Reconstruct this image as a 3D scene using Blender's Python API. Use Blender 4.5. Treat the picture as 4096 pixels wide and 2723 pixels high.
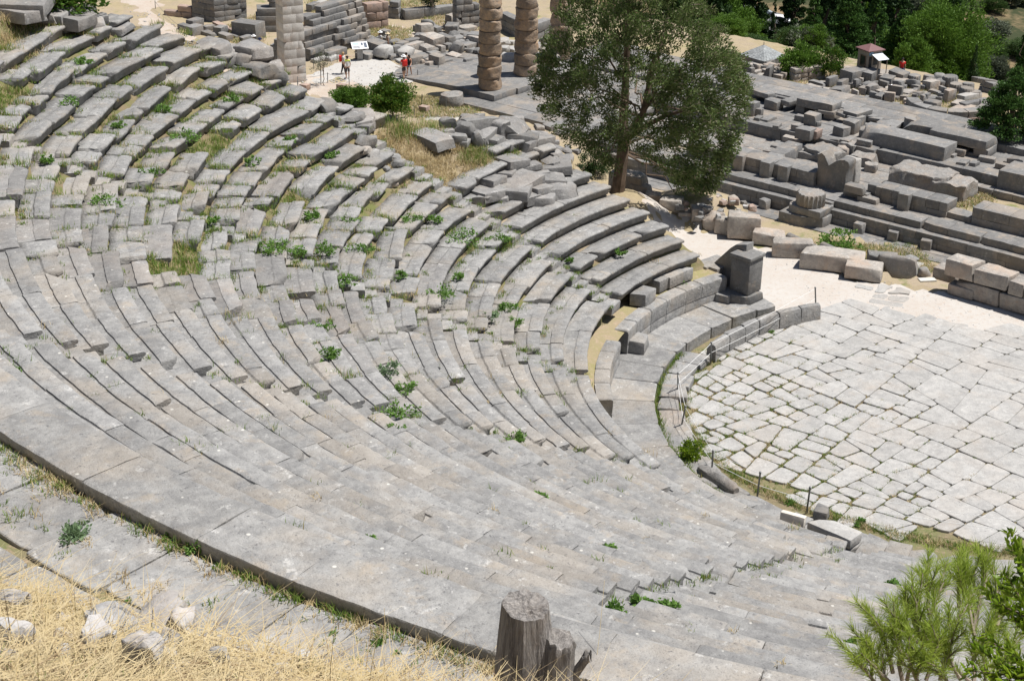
import bpy, bmesh, math, random
import numpy as np
from mathutils import Vector, Matrix
R_ = math.radians
for o in list(bpy.data.objects): bpy.data.objects.remove(o)
SC = bpy.context.scene
# ------------------------------------------------------------------ camera
PW, PH = 4096.0, 2723.0
CAM = np.array([-35.8715, -30.186, 22.8315])
YAW, PIT, ROL, FOC = R_(56.96), R_(-24.652), R_(0.903), 1.6348
def _rot():
    f = np.array([math.cos(PIT)*math.cos(YAW), math.cos(PIT)*math.sin(YAW), math.sin(PIT)])
    r = np.array([math.sin(YAW), -math.cos(YAW), 0.0]); u = np.cross(r, f)
    c, s = math.cos(ROL), math.sin(ROL)
    return c*r+s*u, -s*r+c*u, f
CR, CU, CF = _rot()
cd = bpy.data.cameras.new('camera'); cam = bpy.data.objects.new('camera', cd); SC.collection.objects.link(cam)
cd.sensor_width = 36.0; cd.lens = FOC*36.0; cd.clip_start = 0.1; cd.clip_end = 3000
M = Matrix.Identity(4)
for k in range(3):
    M[k][0], M[k][1], M[k][2], M[k][3] = CR[k], CU[k], -CF[k], CAM[k]
cam.matrix_world = M; SC.camera = cam
# ------------------------------------------------------------------ sky, sun, exposure
SUN_AZ, SUN_EL = R_(-28), R_(67)
wd = bpy.data.worlds.new('World'); SC.world = wd; wd.use_nodes = True
nt = wd.node_tree; bg = nt.nodes['Background']; sk = nt.nodes.new('ShaderNodeTexSky')
sk.sky_type = 'NISHITA'; sk.sun_disc = False; sk.sun_elevation = SUN_EL; sk.sun_rotation = math.pi/2-SUN_AZ
nt.links.new(sk.outputs[0], bg.inputs[0]); bg.inputs[1].default_value = 0.06
ld = bpy.data.lights.new('sun', 'SUN'); ld.energy = 4.9; ld.angle = R_(0.5); ld.color = (1.0, 0.965, 0.91)
sun = bpy.data.objects.new('sun', ld); SC.collection.objects.link(sun)
sd = Vector((math.cos(SUN_EL)*math.cos(SUN_AZ), math.cos(SUN_EL)*math.sin(SUN_AZ), math.sin(SUN_EL)))
sun.rotation_euler = sd.to_track_quat('Z', 'Y').to_euler(); sun.location = (40, 0, 80)
SC.view_settings.view_transform = 'Standard'; SC.view_settings.look = 'None'
SC.view_settings.exposure = 0.27; SC.view_settings.gamma = 1.0
SC.cycles.max_bounces = 5; SC.cycles.diffuse_bounces = 1; SC.cycles.transparent_max_bounces = 8
# ------------------------------------------------------------------ numbers of the place
R0, DR, HR, ZR = 11.376, 0.72, 0.33929, 1.5454      # first row: radius, row depth, row height, seat height
NROW = 26
E1 = np.array([0.327, -0.945]); E1 /= np.linalg.norm(E1); E2 = np.array([-E1[1], E1[0]]); TO = np.array([29.7, 44.06])
STAIRS = {'far end stair': 121.6, 'far stair': 150.8, 'middle stair': 180.0, 'near stair': 209.2, 'near end stair': 238.4}
DIAZ = 10.30
# ------------------------------------------------------------------ maths helpers
def ray(u, v):
    d = CF + CR*((u-PW/2)/(FOC*PW)) + CU*((PH/2-v)/(FOC*PW)); return d/np.linalg.norm(d)
def at(u, v, z):
    d = ray(u, v); t = (z-CAM[2])/d[2]; return CAM+t*d
def proj(P):
    q = np.asarray(P, float)-CAM; z = q@CF
    return np.stack([PW/2+FOC*PW*(q@CR)/z, PH/2-FOC*PW*(q@CU)/z], -1)
def smooth(x, a, b):
    t = np.clip((x-a)/(b-a), 0, 1); return t*t*(3-2*t)
def _h(ix, iy, iz, s):
    n = (ix*374761393 + iy*668265263 + iz*2147483647 + s*1274126177) & 0xffffffff
    n = ((n ^ (n >> 13))*1274126177) & 0xffffffff
    return ((n ^ (n >> 16)) & 0xffff)/65535.0
def noise3(P, s=0):
    P = np.asarray(P, float); I = np.floor(P).astype(np.int64); F = P-I; F = F*F*(3-2*F); out = 0
    for dx in (0, 1):
        for dy in (0, 1):
            for dz in (0, 1):
                w = (F[..., 0] if dx else 1-F[..., 0])*(F[..., 1] if dy else 1-F[..., 1])*(F[..., 2] if dz else 1-F[..., 2])
                out = out + w*_h(I[..., 0]+dx, I[..., 1]+dy, I[..., 2]+dz, s)
    return out*2-1
def fbm(P, s=0, o=3):
    P = np.asarray(P, float); a, t = 1.0, 0
    for k in range(o): t = t+a*noise3(P*(2**k), s+k*17); a *= .5
    return t/1.75
# ------------------------------------------------------------------ the terrain as one height function
ENDR = [0, 11.3, 12.8, 14.3, 15.8, 16.4, 18.4, 19.4, 20.7, 22, 25, 27, 28.8, 30, 31, 33, 36, 42, 60, 400]
ENDT = [96, 96, 96.7, 99, 101, 101, 103, 108, 117, 121, 121.5, 125, 128, 131, 133, 137, 140, 142, 142, 142]
HILLR = [0, 30, 33.9, 35, 37, 40, 41.2, 42.0, 43.5, 46.9, 60, 90, 400]
HILLZ = [0, DIAZ-.09, DIAZ-.09, 11.0, 12.6, 16.6, 18.1, 18.98, 19.68, 21.15, 27, 38, 60]
TEY = [-400, 3, 5.8, 7.9, 10.1, 12.1, 13.8, 14.9, 17.1, 19.8, 21.6, 24]
TEX = [12, 11, 9.6, 7.9, 6.0, 5.9, 5.1, 5.2, 4.9, 3.6, 3.9, 3.0]
def tframe(x, y): return (x-TO[0])*E1[0]+(y-TO[1])*E1[1], (x-TO[0])*E2[0]+(y-TO[1])*E2[1]
def ground(x, y):
    x = np.asarray(x, float); y = np.asarray(y, float)
    a, c = tframe(x, y)
    base = -11.05 - 1.4*smooth(a, -13, -9)*(1-smooth(c, 0.9, 1.6))
    base = base - .42*smooth(a, -25, -24)*smooth(c, .5, .9)*(1-smooth(c, 19, 20))
    base = base - 0.45*np.clip(c-30.5-0.0*a, 0, 82) + .22*np.clip(c-420, 0, 400)
    P2 = np.stack([x*.045, y*.045, x*0], -1)
    base = base + .5*noise3(P2, 5)*smooth(c, 26, 40) + 5*noise3(P2*.35, 9)*smooth(c, 90, 160)
    base = base + np.clip(-a-42, 0, 200)*.05
    R = np.hypot(x, y); th = np.degrees(np.arctan2(y, x)) % 360
    xe = np.interp(y, TEY, TEX)
    terr = -0.42 - 1.5*np.clip(x-xe, 0, 60) - 1.3*np.clip(y-23, 0, 80)
    mound = -1.5+2.3*np.exp(-(((x-1.6)/2.6)**2+((y-19.5)/3.0)**2))
    terr = np.maximum(terr, np.where((x < xe) & (y < 25), mound, -99))
    m2 = np.exp(-(((x-4.9)/1.9)**2+((y-19.0)/2.0)**2)); terr = np.maximum(terr, -.6+1.1*m2-900*np.clip(.3-m2, 0, 9))
    cone = ZR+HR*(R-R0)/DR-.46
    cone = np.where(R < R0+.3, -50, cone)
    cone = np.where(R > 29.9, np.interp(R, HILLR, HILLZ), cone)
    te = np.interp(R, ENDR, ENDT)
    dth = np.where(th > 300, th-360, th)
    off = np.clip(te-dth, 0, 200)*np.pi/180*R
    cone = cone - 1.25*np.maximum(off-.35, 0) - np.clip((th-262), 0, 60)*0.35*(dth > 100)
    # behind the top of the far wedge the ground falls away again
    cone = cone - smooth(R, 33, 37)*(1-smooth(dth, 142, 165))*np.clip(R-33, 0, 60)*1.1*(dth < 170)
    g = np.maximum(np.maximum(base, terr), cone)
    n = noise3(np.stack([x*.9, y*.9, x*0], -1), 3)*.05+noise3(np.stack([x*2.7, y*2.7, x*0], -1), 4)*.025
    flat = (R < R0+.3) | ((x < xe) & (x > -3) & (y < 22) & (g < 0.2))
    return g+np.where(flat, 0, n)
def hit(u, v, tmax=420, t0=2.0):
    d = ray(u, v); t = np.concatenate([np.arange(t0, 140, .25), np.arange(140, tmax, 1.0)])
    P = CAM+t[:, None]*d; g = ground(P[:, 0], P[:, 1]); b = np.nonzero(P[:, 2] < g)[0]
    if len(b) == 0: return CAM+d*tmax
    k = b[0]; lo, hi = t[max(k-1, 0)], t[k]
    for _ in range(14):
        m = .5*(lo+hi); p = CAM+m*d
        if p[2] < ground(p[0], p[1]): hi = m
        else: lo = m
    return CAM+hi*d
def gz(x, y): return float(ground(x, y))
# ------------------------------------------------------------------ object helpers
def tag(o, label=None, cat=None, group=None, kind=None):
    if label: o['label'] = label
    if cat: o['category'] = cat
    if group: o['group'] = group
    if kind: o['kind'] = kind
    return o
def empty(name, loc, rz=0, label=None, cat=None, group=None):
    o = bpy.data.objects.new(name, None); SC.collection.objects.link(o); o.location = loc; o.rotation_euler = (0, 0, rz)
    o.empty_display_size = .3
    return tag(o, label, cat, group)
def mk(name, V, F, mat, parent=None, loc=(0, 0, 0), rz=0, smooth_=True, rot=None):
    me = bpy.data.meshes.new(name)
    V = np.asarray(V, np.float32)
    if isinstance(F, np.ndarray) and F.ndim == 2:
        n, k = F.shape; me.vertices.add(len(V)); me.vertices.foreach_set('co', V.ravel())
        me.loops.add(n*k); me.loops.foreach_set('vertex_index', F.astype(np.int32).ravel())
        me.polygons.add(n); me.polygons.foreach_set('loop_start', np.arange(0, n*k, k, dtype=np.int32))
        me.update(calc_edges=True)
    else:
        me.from_pydata(V.tolist(), [], [list(map(int, f)) for f in F]); me.update()
    if smooth_:
        me.polygons.foreach_set('use_smooth', np.ones(len(me.polygons), bool))
        if len(me.polygons) < 60000: me.set_sharp_from_angle(angle=R_(38))
    for m in (mat if isinstance(mat, (list, tuple)) else [mat]): me.materials.append(m)
    o = bpy.data.objects.new(name, me); SC.collection.objects.link(o)
    o.location = loc; o.rotation_euler = rot if rot is not None else (0, 0, rz)
    if parent is not None: o.parent = parent
    return o
class MB:
    """collects pieces into one mesh"""
    def __init__(s): s.V = []; s.F = []; s.n = 0
    def add(s, V, F):
        V = np.asarray(V, float); s.V.append(V); k = s.n
        s.F += [tuple(i+k for i in f) for f in F]; s.n += len(V); return s
    def build(s, name, mat, parent=None, loc=(0, 0, 0), rz=0, smooth_=True, rot=None):
        V = np.concatenate(s.V)-np.array(loc if parent is None and s.world else (0, 0, 0))
        return mk(name, V, s.F, mat, parent, loc, rz, smooth_, rot)
    world = False
_top = {}
def grid_box(na, nb, nc):
    key = (na, nb, nc)
    if key in _top: return _top[key]
    idx = {}; pts = []
    def g(i, j, k):
        if (i, j, k) not in idx: idx[(i, j, k)] = len(pts); pts.append((i, j, k))
        return idx[(i, j, k)]
    F = []
    for i in range(na):
        for j in range(nb):
            F.append((g(i, j, nc), g(i+1, j, nc), g(i+1, j+1, nc), g(i, j+1, nc)))
            F.append((g(i, j, 0), g(i, j+1, 0), g(i+1, j+1, 0), g(i+1, j, 0)))
    for i in range(na):
        for k in range(nc):
            F.append((g(i, 0, k), g(i+1, 0, k), g(i+1, 0, k+1), g(i, 0, k+1)))
            F.append((g(i, nb, k), g(i, nb, k+1), g(i+1, nb, k+1), g(i+1, nb, k)))
    for j in range(nb):
        for k in range(nc):
            F.append((g(0, j, k), g(0, j, k+1), g(0, j+1, k+1), g(0, j+1, k)))
            F.append((g(na, j, k), g(na, j+1, k), g(na, j+1, k+1), g(na, j, k+1)))
    _top[key] = (np.array(pts), F); return _top[key]
def _ax(L, n, b):
    if n <= 2: return np.array([-L/2, 0, L/2]) if n == 2 else np.array([-L/2, L/2])
    return np.concatenate([[-L/2], np.linspace(-L/2+b, L/2-b, n-1), [L/2]])
def rock(L, D, H, seed=0, rough=.02, bev=.035, chop=0, seg=None, freq=1.6):
    """rough hewn block, base at z=0, bevelled edges, optional broken corners"""
    bev = min(bev*.65, .24*min(L, D, H))
    if seg is None: seg = tuple(int(np.clip(round(s/.4)+2, 3, 7)) for s in (L, D, H))
    I, F = grid_box(*seg)
    A = [_ax(L, seg[0], bev), _ax(D, seg[1], bev), _ax(H, seg[2], bev)]
    P = np.stack([A[k][I[:, k]] for k in range(3)], -1)
    half = np.array([L, D, H])/2; inner = np.clip(P, -half+bev, half-bev); dl = P-inner
    m = np.abs(dl).max(1, keepdims=True); nn = np.linalg.norm(dl, axis=1, keepdims=True)+1e-9
    P = inner+dl/nn*m
    rs = np.random.default_rng(seed*7+3)
    for _ in range(chop):
        n = rs.normal(size=3); n[2] = abs(n[2])*rs.uniform(.2, 1.2); n /= np.linalg.norm(n)
        dmax = np.abs(n)@half; d = dmax*rs.uniform(.62, .86); ex = P@n-d
        P = P-np.maximum(ex, 0)[:, None]*n
    off = rs.uniform(0, 90, 3)
    nv = np.stack([fbm(P*freq+off, 1, 3), fbm(P*freq+off+31, 2, 3), fbm(P*freq+off+67, 3, 3)], -1)
    P = P+nv*rough*1.35
    P[:, 2] += H/2
    return P, F
def boulder(L, D, H, seed=0, n=5, rough=.16):
    V, F = rock(1, 1, 1, seed, .0, .2, 0, (n, n, n))
    V[:, 2] -= .5; r = np.linalg.norm(V, axis=1, keepdims=True); S = V/r*.56; V = V*.45+S*.55
    rs = np.random.default_rng(seed+99)
    for _ in range(5):
        q = rs.normal(size=3); q /= np.linalg.norm(q); ex = V@q-rs.uniform(.33, .47); V = V-np.maximum(ex, 0)[:, None]*q
    V = V+np.stack([fbm(V*2.2+seed*3.1+k*40, k, 3) for k in range(3)], -1)*rough
    V[:, 2] += .42
    return V*np.array([L, D, H]), F
def xf(V, loc=(0, 0, 0), rz=0, rx=0, ry=0):
    Mx = np.array(Matrix.Rotation(rz, 3, 'Z') @ Matrix.Rotation(ry, 3, 'Y') @ Matrix.Rotation(rx, 3, 'X'))
    return np.asarray(V)@Mx.T+np.array(loc)
def box(x0, x1, y0, y1, z0, z1):
    V = [(x, y, z) for x in (x0, x1) for y in (y0, y1) for z in (z0, z1)]
    return np.array(V, float), [(0, 1, 3, 2), (4, 6, 7, 5), (0, 4, 5, 1), (2, 3, 7, 6), (0, 2, 6, 4), (1, 5, 7, 3)]
def tube(pts, rad, n=6, cap=True):
    pts = np.asarray(pts, float); rad = np.broadcast_to(np.asarray(rad, float), (len(pts),))
    T = np.gradient(pts, axis=0); T /= np.linalg.norm(T, axis=1, keepdims=True)+1e-9
    up = np.array([0, 0, 1.0]) if abs(T[0][2]) < .9 else np.array([1.0, 0, 0])
    V = []
    for p, t, r in zip(pts, T, rad):
        a = np.cross(t, up); a /= np.linalg.norm(a)+1e-9; b = np.cross(a, t)
        for k in range(n):
            w = 2*math.pi*k/n; V.append(p+r*(math.cos(w)*a+math.sin(w)*b))
    F = []
    for i in range(len(pts)-1):
        for k in range(n):
            F.append((i*n+k, i*n+(k+1) % n, (i+1)*n+(k+1) % n, (i+1)*n+k))
    if cap: F += [tuple(range(n))[::-1], tuple((len(pts)-1)*n+k for k in range(n))]
    return np.array(V), F
def lathe(prof, n=24, wob=None):
    V = []; F = []
    for j, (r, z) in enumerate(prof):
        for k in range(n):
            w = 2*math.pi*k/n; rr = r*(1 if wob is None else wob(w, z)); V.append((rr*math.cos(w), rr*math.sin(w), z))
    for j in range(len(prof)-1):
        for k in range(n): F.append((j*n+k, j*n+(k+1) % n, (j+1)*n+(k+1) % n, (j+1)*n+k))
    F += [tuple(range(n))[::-1], tuple((len(prof)-1)*n+k for k in range(n))]
    return np.array(V), F
ORD = ['zeroth', 'first', 'second', 'third', 'fourth', 'fifth', 'sixth', 'seventh', 'eighth', 'ninth', 'tenth', 'eleventh', 'twelfth', 'thirteenth', 'fourteenth', 'fifteenth', 'sixteenth', 'seventeenth', 'eighteenth', 'nineteenth', 'twentieth']
def nth(k):
    if k <= 20: return ORD[k]
    tens = {2: 'twenty', 3: 'thirty', 4: 'forty', 5: 'fifty', 6: 'sixty', 7: 'seventy', 8: 'eighty', 9: 'ninety'}[k//10]
    return (tens[:-1]+'ieth') if k % 10 == 0 else tens+'-'+ORD[k % 10]
# ------------------------------------------------------------------ materials (all procedural)
def newmat(name, rough=.9):
    m = bpy.data.materials.new(name); m.use_nodes = True; t = m.node_tree; b = t.nodes['Principled BSDF']
    b.inputs['Roughness'].default_value = rough; b.inputs['Specular IOR Level'].default_value = .2
    return m, t, b
def N(t, typ, **kw):
    n = t.nodes.new(typ)
    for k, v in kw.items(): setattr(n, k, v)
    return n
def rgb(c): return (c[0], c[1], c[2], 1)
def nz(t, scale, detail=3, rough=.55, vec=None, dim='3D'):
    n = N(t, 'ShaderNodeTexNoise'); n.inputs['Scale'].default_value = scale; n.inputs['Detail'].default_value = detail
    n.inputs['Roughness'].default_value = rough
    if vec is not None: t.links.new(vec, n.inputs['Vector'])
    return n.outputs[0]
def ramp(t, src, a, b, ca=0.0, cb=1.0):
    r = N(t, 'ShaderNodeMapRange'); r.inputs[1].default_value = a; r.inputs[2].default_value = b
    r.inputs[3].default_value = ca; r.inputs[4].default_value = cb; t.links.new(src, r.inputs[0]); return r.outputs[0]
def math_(t, op, a, b=None):
    n = N(t, 'ShaderNodeMath', operation=op)
    for i, x in enumerate((a, b)):
        if x is None: continue
        if isinstance(x, (int, float)): n.inputs[i].default_value = x
        else: t.links.new(x, n.inputs[i])
    return n.outputs[0]
def mix(t, fac, a, b, mode='MIX'):
    n = N(t, 'ShaderNodeMix', data_type='RGBA', blend_type=mode)
    for s, x in ((0, fac), (6, a), (7, b)):
        if isinstance(x, (int, float)): n.inputs[s].default_value = x
        elif isinstance(x, tuple): n.inputs[s].default_value = rgb(x)
        else: t.links.new(x, n.inputs[s])
    return n.outputs[2]
def wpos(t): return N(t, 'ShaderNodeNewGeometry').outputs['Position']
def rnd(t):
    a = N(t, 'ShaderNodeNewGeometry').outputs['Random Per Island']; b = N(t, 'ShaderNodeObjectInfo').outputs['Random']
    return math_(t, 'FRACT', math_(t, 'ADD', a, math_(t, 'MULTIPLY', b, 7.31)))
def stone(name, base, warm=(.42, .30, .20), dark=(.10, .10, .105), pale=(.55, .54, .52), warm_amt=.35, var=.16, lichen=.5, pits=.5, bump=.35, scale=1.0, spots=.0, dark_amt=.55):
    m, t, b = newmat(name, .92); p = wpos(t); r = rnd(t)
    big = nz(t, .55*scale, 4, .6, p); mid = nz(t, 2.4*scale, 5, .65, p); fine = nz(t, 11*scale, 4, .7, p); vf = nz(t, 38*scale, 3, .7, p)
    c = mix(t, ramp(t, mid, .40, .62, 0, dark_amt), base, tuple(.35*x+.65*y for x, y in zip(base, dark)))
    md = nz(t, 6.5*scale, 5, .7, N_map(t, p, 5)); c = mix(t, ramp(t, md, .52, .66, 0, dark_amt*.8), c, tuple(.4*x+.6*y for x, y in zip(base, dark))); c = mix(t, ramp(t, md, .46, .34, 0, .35), c, tuple(min(.7, 1.35*x) for x in base))
    c = mix(t, ramp(t, big, .48, .62, 0, warm_amt), c, warm)
    w2 = nz(t, 1.1*scale, 5, .7, N_map(t, p, 17))
    c = mix(t, ramp(t, w2, .57, .66, 0, warm_amt*1.25), c, warm)
    l2 = nz(t, 3.6*scale, 6, .75, N_map(t, p, 41))
    c = mix(t, ramp(t, l2, .60, .65, 0, lichen), c, pale)
    c = mix(t, ramp(t, fine, .40, .30, 0, pits), c, dark)
    c = mix(t, ramp(t, vf, .42, .32, 0, pits*.7), c, dark)
    c = mix(t, ramp(t, vf, .62, .72, 0, .35), c, pale)
    if spots:
        v = N(t, 'ShaderNodeTexVoronoi'); v.inputs['Scale'].default_value = 2.2; t.links.new(p, v.inputs['Vector'])
        c = mix(t, ramp(t, v.outputs['Distance'], .075, .055, 0, spots), c, (.62, .60, .55))
    br = ramp(t, r, 0, 1, 1-var, 1+var); hs = N(t, 'ShaderNodeHueSaturation'); t.links.new(br, hs.inputs['Value']); t.links.new(c, hs.inputs['Color'])
    t.links.new(hs.outputs[0], b.inputs['Base Color'])
    h = math_(t, 'ADD', math_(t, 'MULTIPLY', mid, 1.0), math_(t, 'ADD', math_(t, 'MULTIPLY', fine, .45), math_(t, 'MULTIPLY', vf, .16)))
    bp = N(t, 'ShaderNodeBump'); bp.inputs['Strength'].default_value = bump; bp.inputs['Distance'].default_value = .09/scale
    t.links.new(h, bp.inputs['Height']); t.links.new(bp.outputs[0], b.inputs['Normal'])
    return m
def N_map(t, p, k):
    a = N(t, 'ShaderNodeVectorMath', operation='ADD'); a.inputs[1].default_value = (k, k*1.7, k*.6); t.links.new(p, a.inputs[0]); return a.outputs[0]
def plain(name, col, rough=.7, metal=0, var=0, spec=.3, noise=0, nscale=6):
    m, t, b = newmat(name, rough); b.inputs['Metallic'].default_value = metal; b.inputs['Specular IOR Level'].default_value = spec
    b.inputs['Base Color'].default_value = rgb(col)
    p = wpos(t); n = nz(t, nscale, 4, .6, p); v = max(noise, .06)
    hs = N(t, 'ShaderNodeHueSaturation'); hs.inputs['Color'].default_value = rgb(col)
    val = ramp(t, n, .3, .7, 1-v, 1+v)
    if var: val = math_(t, 'MULTIPLY', val, ramp(t, rnd(t), 0, 1, 1-var, 1+var))
    t.links.new(val, hs.inputs['Value']); t.links.new(hs.outputs[0], b.inputs['Base Color'])
    return m
def leafm(name, c1, c2, trans=.35, rough=.6, spec=.25, c3=None):
    m, t, b = newmat(name, rough); b.inputs['Specular IOR Level'].default_value = spec
    r = rnd(t); p = wpos(t); n = nz(t, .9, 3, .6, p)
    c = mix(t, r, c1, c2)
    c = mix(t, ramp(t, n, .40, .65, 0, .6), c, tuple(.75*x+.25*y for x, y in zip(c2, c1)))
    if c3: c = mix(t, ramp(t, r, .86, .9, 0, .9), c, c3)
    t.links.new(c, b.inputs['Base Color'])
    tr = N(t, 'ShaderNodeBsdfTranslucent'); t.links.new(c, tr.inputs['Color']); ms = N(t, 'ShaderNodeMixShader'); ms.inputs[0].default_value = trans
    t.links.new(b.outputs[0], ms.inputs[1]); t.links.new(tr.outputs[0], ms.inputs[2])
    t.links.new(ms.outputs[0], t.nodes['Material Output'].inputs['Surface'])
    return m
S_SEAT = stone('seat_limestone', (.318, .313, .304), warm=(.395, .33, .255), warm_amt=.34, lichen=.55, pits=.75, bump=.65, spots=.8, dark_amt=.62, var=.13)
S_SEATG = stone('ruined_seat_limestone', (.285, .277, .268), warm=(.40, .32, .25), warm_amt=.22, lichen=.5, pits=.65, bump=.6, spots=.6, dark_amt=.55)
S_PALE = stone('pale_limestone', (.425, .415, .398), warm=(.46, .40, .34), warm_amt=.25, lichen=.45, pits=.5, bump=.4, var=.07, dark_amt=.36)
S_GREY = stone('grey_limestone', (.235, .230, .222), warm=(.38, .30, .22), warm_amt=.3, lichen=.4, pits=.6, bump=.45, var=.2)
S_ROUGH = stone('conglomerate', (.32, .305, .285), warm=(.38, .28, .2), warm_amt=.3, lichen=.7, pits=.9, bump=1.0, scale=1.6, var=.12)
S_BRECC = stone('path_breccia', (.42, .385, .345), warm=(.45, .34, .26), warm_amt=.5, lichen=.6, pits=.7, bump=.8, scale=1.3, var=.12)
S_COL = stone('tufa_column', (.37, .275, .195), warm=(.43, .285, .175), dark=(.11, .11, .11), warm_amt=.55, lichen=.12, pits=.85, bump=1.0, scale=.85, var=.22, dark_amt=.95)
S_PILLAR = stone('pillar_marble', (.54, .52, .49), warm=(.48, .36, .28), warm_amt=.45, lichen=.5, pits=.3, bump=.3, var=.14, dark_amt=.25)
S_WHITE = stone('white_marble', (.68, .66, .61), warm=(.62, .53, .42), warm_amt=.4, lichen=.3, pits=.3, bump=.25, var=.06, dark_amt=.2)
S_TEMPLE = stone('temple_limestone', (.222, .217, .21), warm=(.42, .34, .26), warm_amt=.35, lichen=.45, pits=.55, bump=.4, var=.15)
S_ROSE = stone('rose_stone', (.40, .30, .25), warm=(.45, .30, .22), warm_amt=.4, lichen=.3, pits=.4, bump=.5, var=.15)
S_FIELD = stone('field_stone', (.46, .45, .44), warm=(.5, .42, .36), warm_amt=.3, lichen=.6, pits=.3, bump=.6, scale=4, var=.14)
def ground_mat():
    m, t, b = newmat('dry_ground', .95); p = wpos(t)
    n1 = nz(t, .22, 5, .65, p); n2 = nz(t, 1.6, 6, .7, p); n3 = nz(t, 12, 4, .75, p); n4 = nz(t, .5, 5, .7, N_map(t, p, 13))
    c = mix(t, ramp(t, n1, .38, .58), (.36, .295, .18), (.37, .30, .225))
    c = mix(t, ramp(t, n2, .45, .62, 0, .6), c, (.42, .345, .215))
    c = mix(t, ramp(t, n4, .56, .66, 0, .75), c, (.17, .20, .065))
    c = mix(t, ramp(t, n3, .42, .30, 0, .55), c, (.18, .14, .085))
    c = mix(t, ramp(t, n3, .60, .72, 0, .6), c, (.56, .50, .38))
    # beyond the sanctuary the slope carries scrub
    sx = N(t, 'ShaderNodeVectorMath', operation='DOT_PRODUCT'); sx.inputs[1].default_value = (E2[0], E2[1], 0); t.links.new(p, sx.inputs[0])
    far = ramp(t, sx.outputs['Value'], TO@E2+36, TO@E2+60)
    f1 = nz(t, .05, 6, .7, p)
    fc = mix(t, ramp(t, f1, .50, .62), (.045, .055, .025), (.26, .19, .11))
    c = mix(t, far, c, fc)
    # earth among the seats is browner and greener than the open ground
    rl = N(t, 'ShaderNodeVectorMath', operation='LENGTH'); sp = N(t, 'ShaderNodeVectorMath', operation='MULTIPLY'); sp.inputs[1].default_value = (1, 1, 0); t.links.new(p, sp.inputs[0]); t.links.new(sp.outputs[0], rl.inputs[0])
    th_ = ramp(t, rl.outputs['Value'], 31, 29.6, 0, .9)
    sc_ = mix(t, ramp(t, n2, .40, .62), (.22, .165, .105), (.13, .15, .045)); sc_ = mix(t, ramp(t, n4, .55, .66, 0, .6), sc_, (.32, .25, .15))
    sep = N(t, 'ShaderNodeSeparateXYZ'); t.links.new(p, sep.inputs[0]); up_ = ramp(t, sep.outputs[2], .4, 1.0); gap_ = ramp(t, sep.outputs[0], -10.2, -11.5); gap_ = math_(t, 'MAXIMUM', gap_, ramp(t, sep.outputs[1], 13.2, 12.0))
    c = mix(t, math_(t, 'MULTIPLY', math_(t, 'MULTIPLY', th_, up_), gap_), c, sc_)
    t.links.new(c, b.inputs['Base Color'])
    bp = N(t, 'ShaderNodeBump'); bp.inputs['Strength'].default_value = .7; bp.inputs['Distance'].default_value = .06
    t.links.new(math_(t, 'ADD', n2, n3), bp.inputs['Height']); t.links.new(bp.outputs[0], b.inputs['Normal'])
    return m
def soil_mat(name, c1, c2, c3, s=1.0):
    m, t, b = newmat(name, .95); p = wpos(t)
    n1 = nz(t, .5*s, 5, .65, p); n2 = nz(t, 5*s, 5, .7, p); n3 = nz(t, 28*s, 4, .8, p)
    c = mix(t, ramp(t, n1, .38, .62), c1, c2); c = mix(t, ramp(t, n2, .52, .66, 0, .7), c, c3)
    c = mix(t, ramp(t, n3, .42, .3, 0, .4), c, tuple(.45*x for x in c1)); c = mix(t, ramp(t, n3, .6, .7, 0, .4), c, (.6, .57, .52))
    t.links.new(c, b.inputs['Base Color'])
    bp = N(t, 'ShaderNodeBump'); bp.inputs['Strength'].default_value = .45; bp.inputs['Distance'].default_value = .03
    t.links.new(math_(t, 'ADD', n2, n3), bp.inputs['Height']); t.links.new(bp.outputs[0], b.inputs['Normal'])
    return m
M_GROUND = ground_mat()
M_GRAVEL = soil_mat('pale_gravel', (.50, .455, .41), (.53, .50, .465), (.46, .375, .31))
M_PATH = soil_mat('pink_gravel', (.46, .38, .31), (.50, .44, .38), (.42, .32, .25))
M_GPATH = soil_mat('grey_gravel', (.45, .43, .40), (.49, .475, .45), (.44, .38, .33))
M_JOINT = soil_mat('joint_soil', (.22, .18, .11), (.17, .18, .075), (.36, .26, .19), 1.4)
M_BANK = soil_mat('bank_soil', (.36, .28, .20), (.30, .27, .13), (.44, .33, .25), 1.2)
M_ASPH = plain('asphalt', (.16, .16, .16), .9, noise=.2, nscale=.6)
M_GRASS = leafm('green_grass', (.10, .19, .03), (.22, .31, .06), .35, c3=(.42, .34, .13))
M_STRAW = leafm('straw', (.50, .37, .165), (.68, .58, .38), .25, .7, c3=(.24, .16, .09))
M_WEED = leafm('weed_leaf', (.10, .22, .035), (.20, .34, .08), .35)
M_SAGE = leafm('grey_green_leaf', (.16, .24, .13), (.22, .32, .17), .3)
M_JUN = leafm('juniper_leaf', (.062, .108, .030), (.155, .205, .065), .3, c3=(.27, .25, .16))
M_PINE = leafm('pine_leaf', (.025, .06, .012), (.06, .11, .02), .25)
M_PINE2 = leafm('bright_pine_leaf', (.065, .14, .018), (.13, .23, .03), .3)
M_DARKT = leafm('dark_cypress_leaf', (.016, .042, .012), (.042, .082, .02), .18)
M_FIR = leafm('fir_leaf', (.035, .09, .02), (.085, .17, .035), .25)
M_OLIVE = leafm('olive_leaf', (.10, .125, .075), (.17, .19, .13), .25)
M_YEL = leafm('yellow_bush_leaf', (.22, .19, .03), (.30, .26, .05), .3)
M_BUSH = leafm('bush_leaf', (.045, .11, .012), (.10, .19, .025), .3, c3=(.20, .23, .04))
M_LAUREL = leafm('laurel_leaf', (.05, .12, .015), (.12, .22, .03), .3)
M_NEEDLE = leafm('sapling_needle', (.24, .36, .04), (.42, .50, .10), .5)
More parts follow.
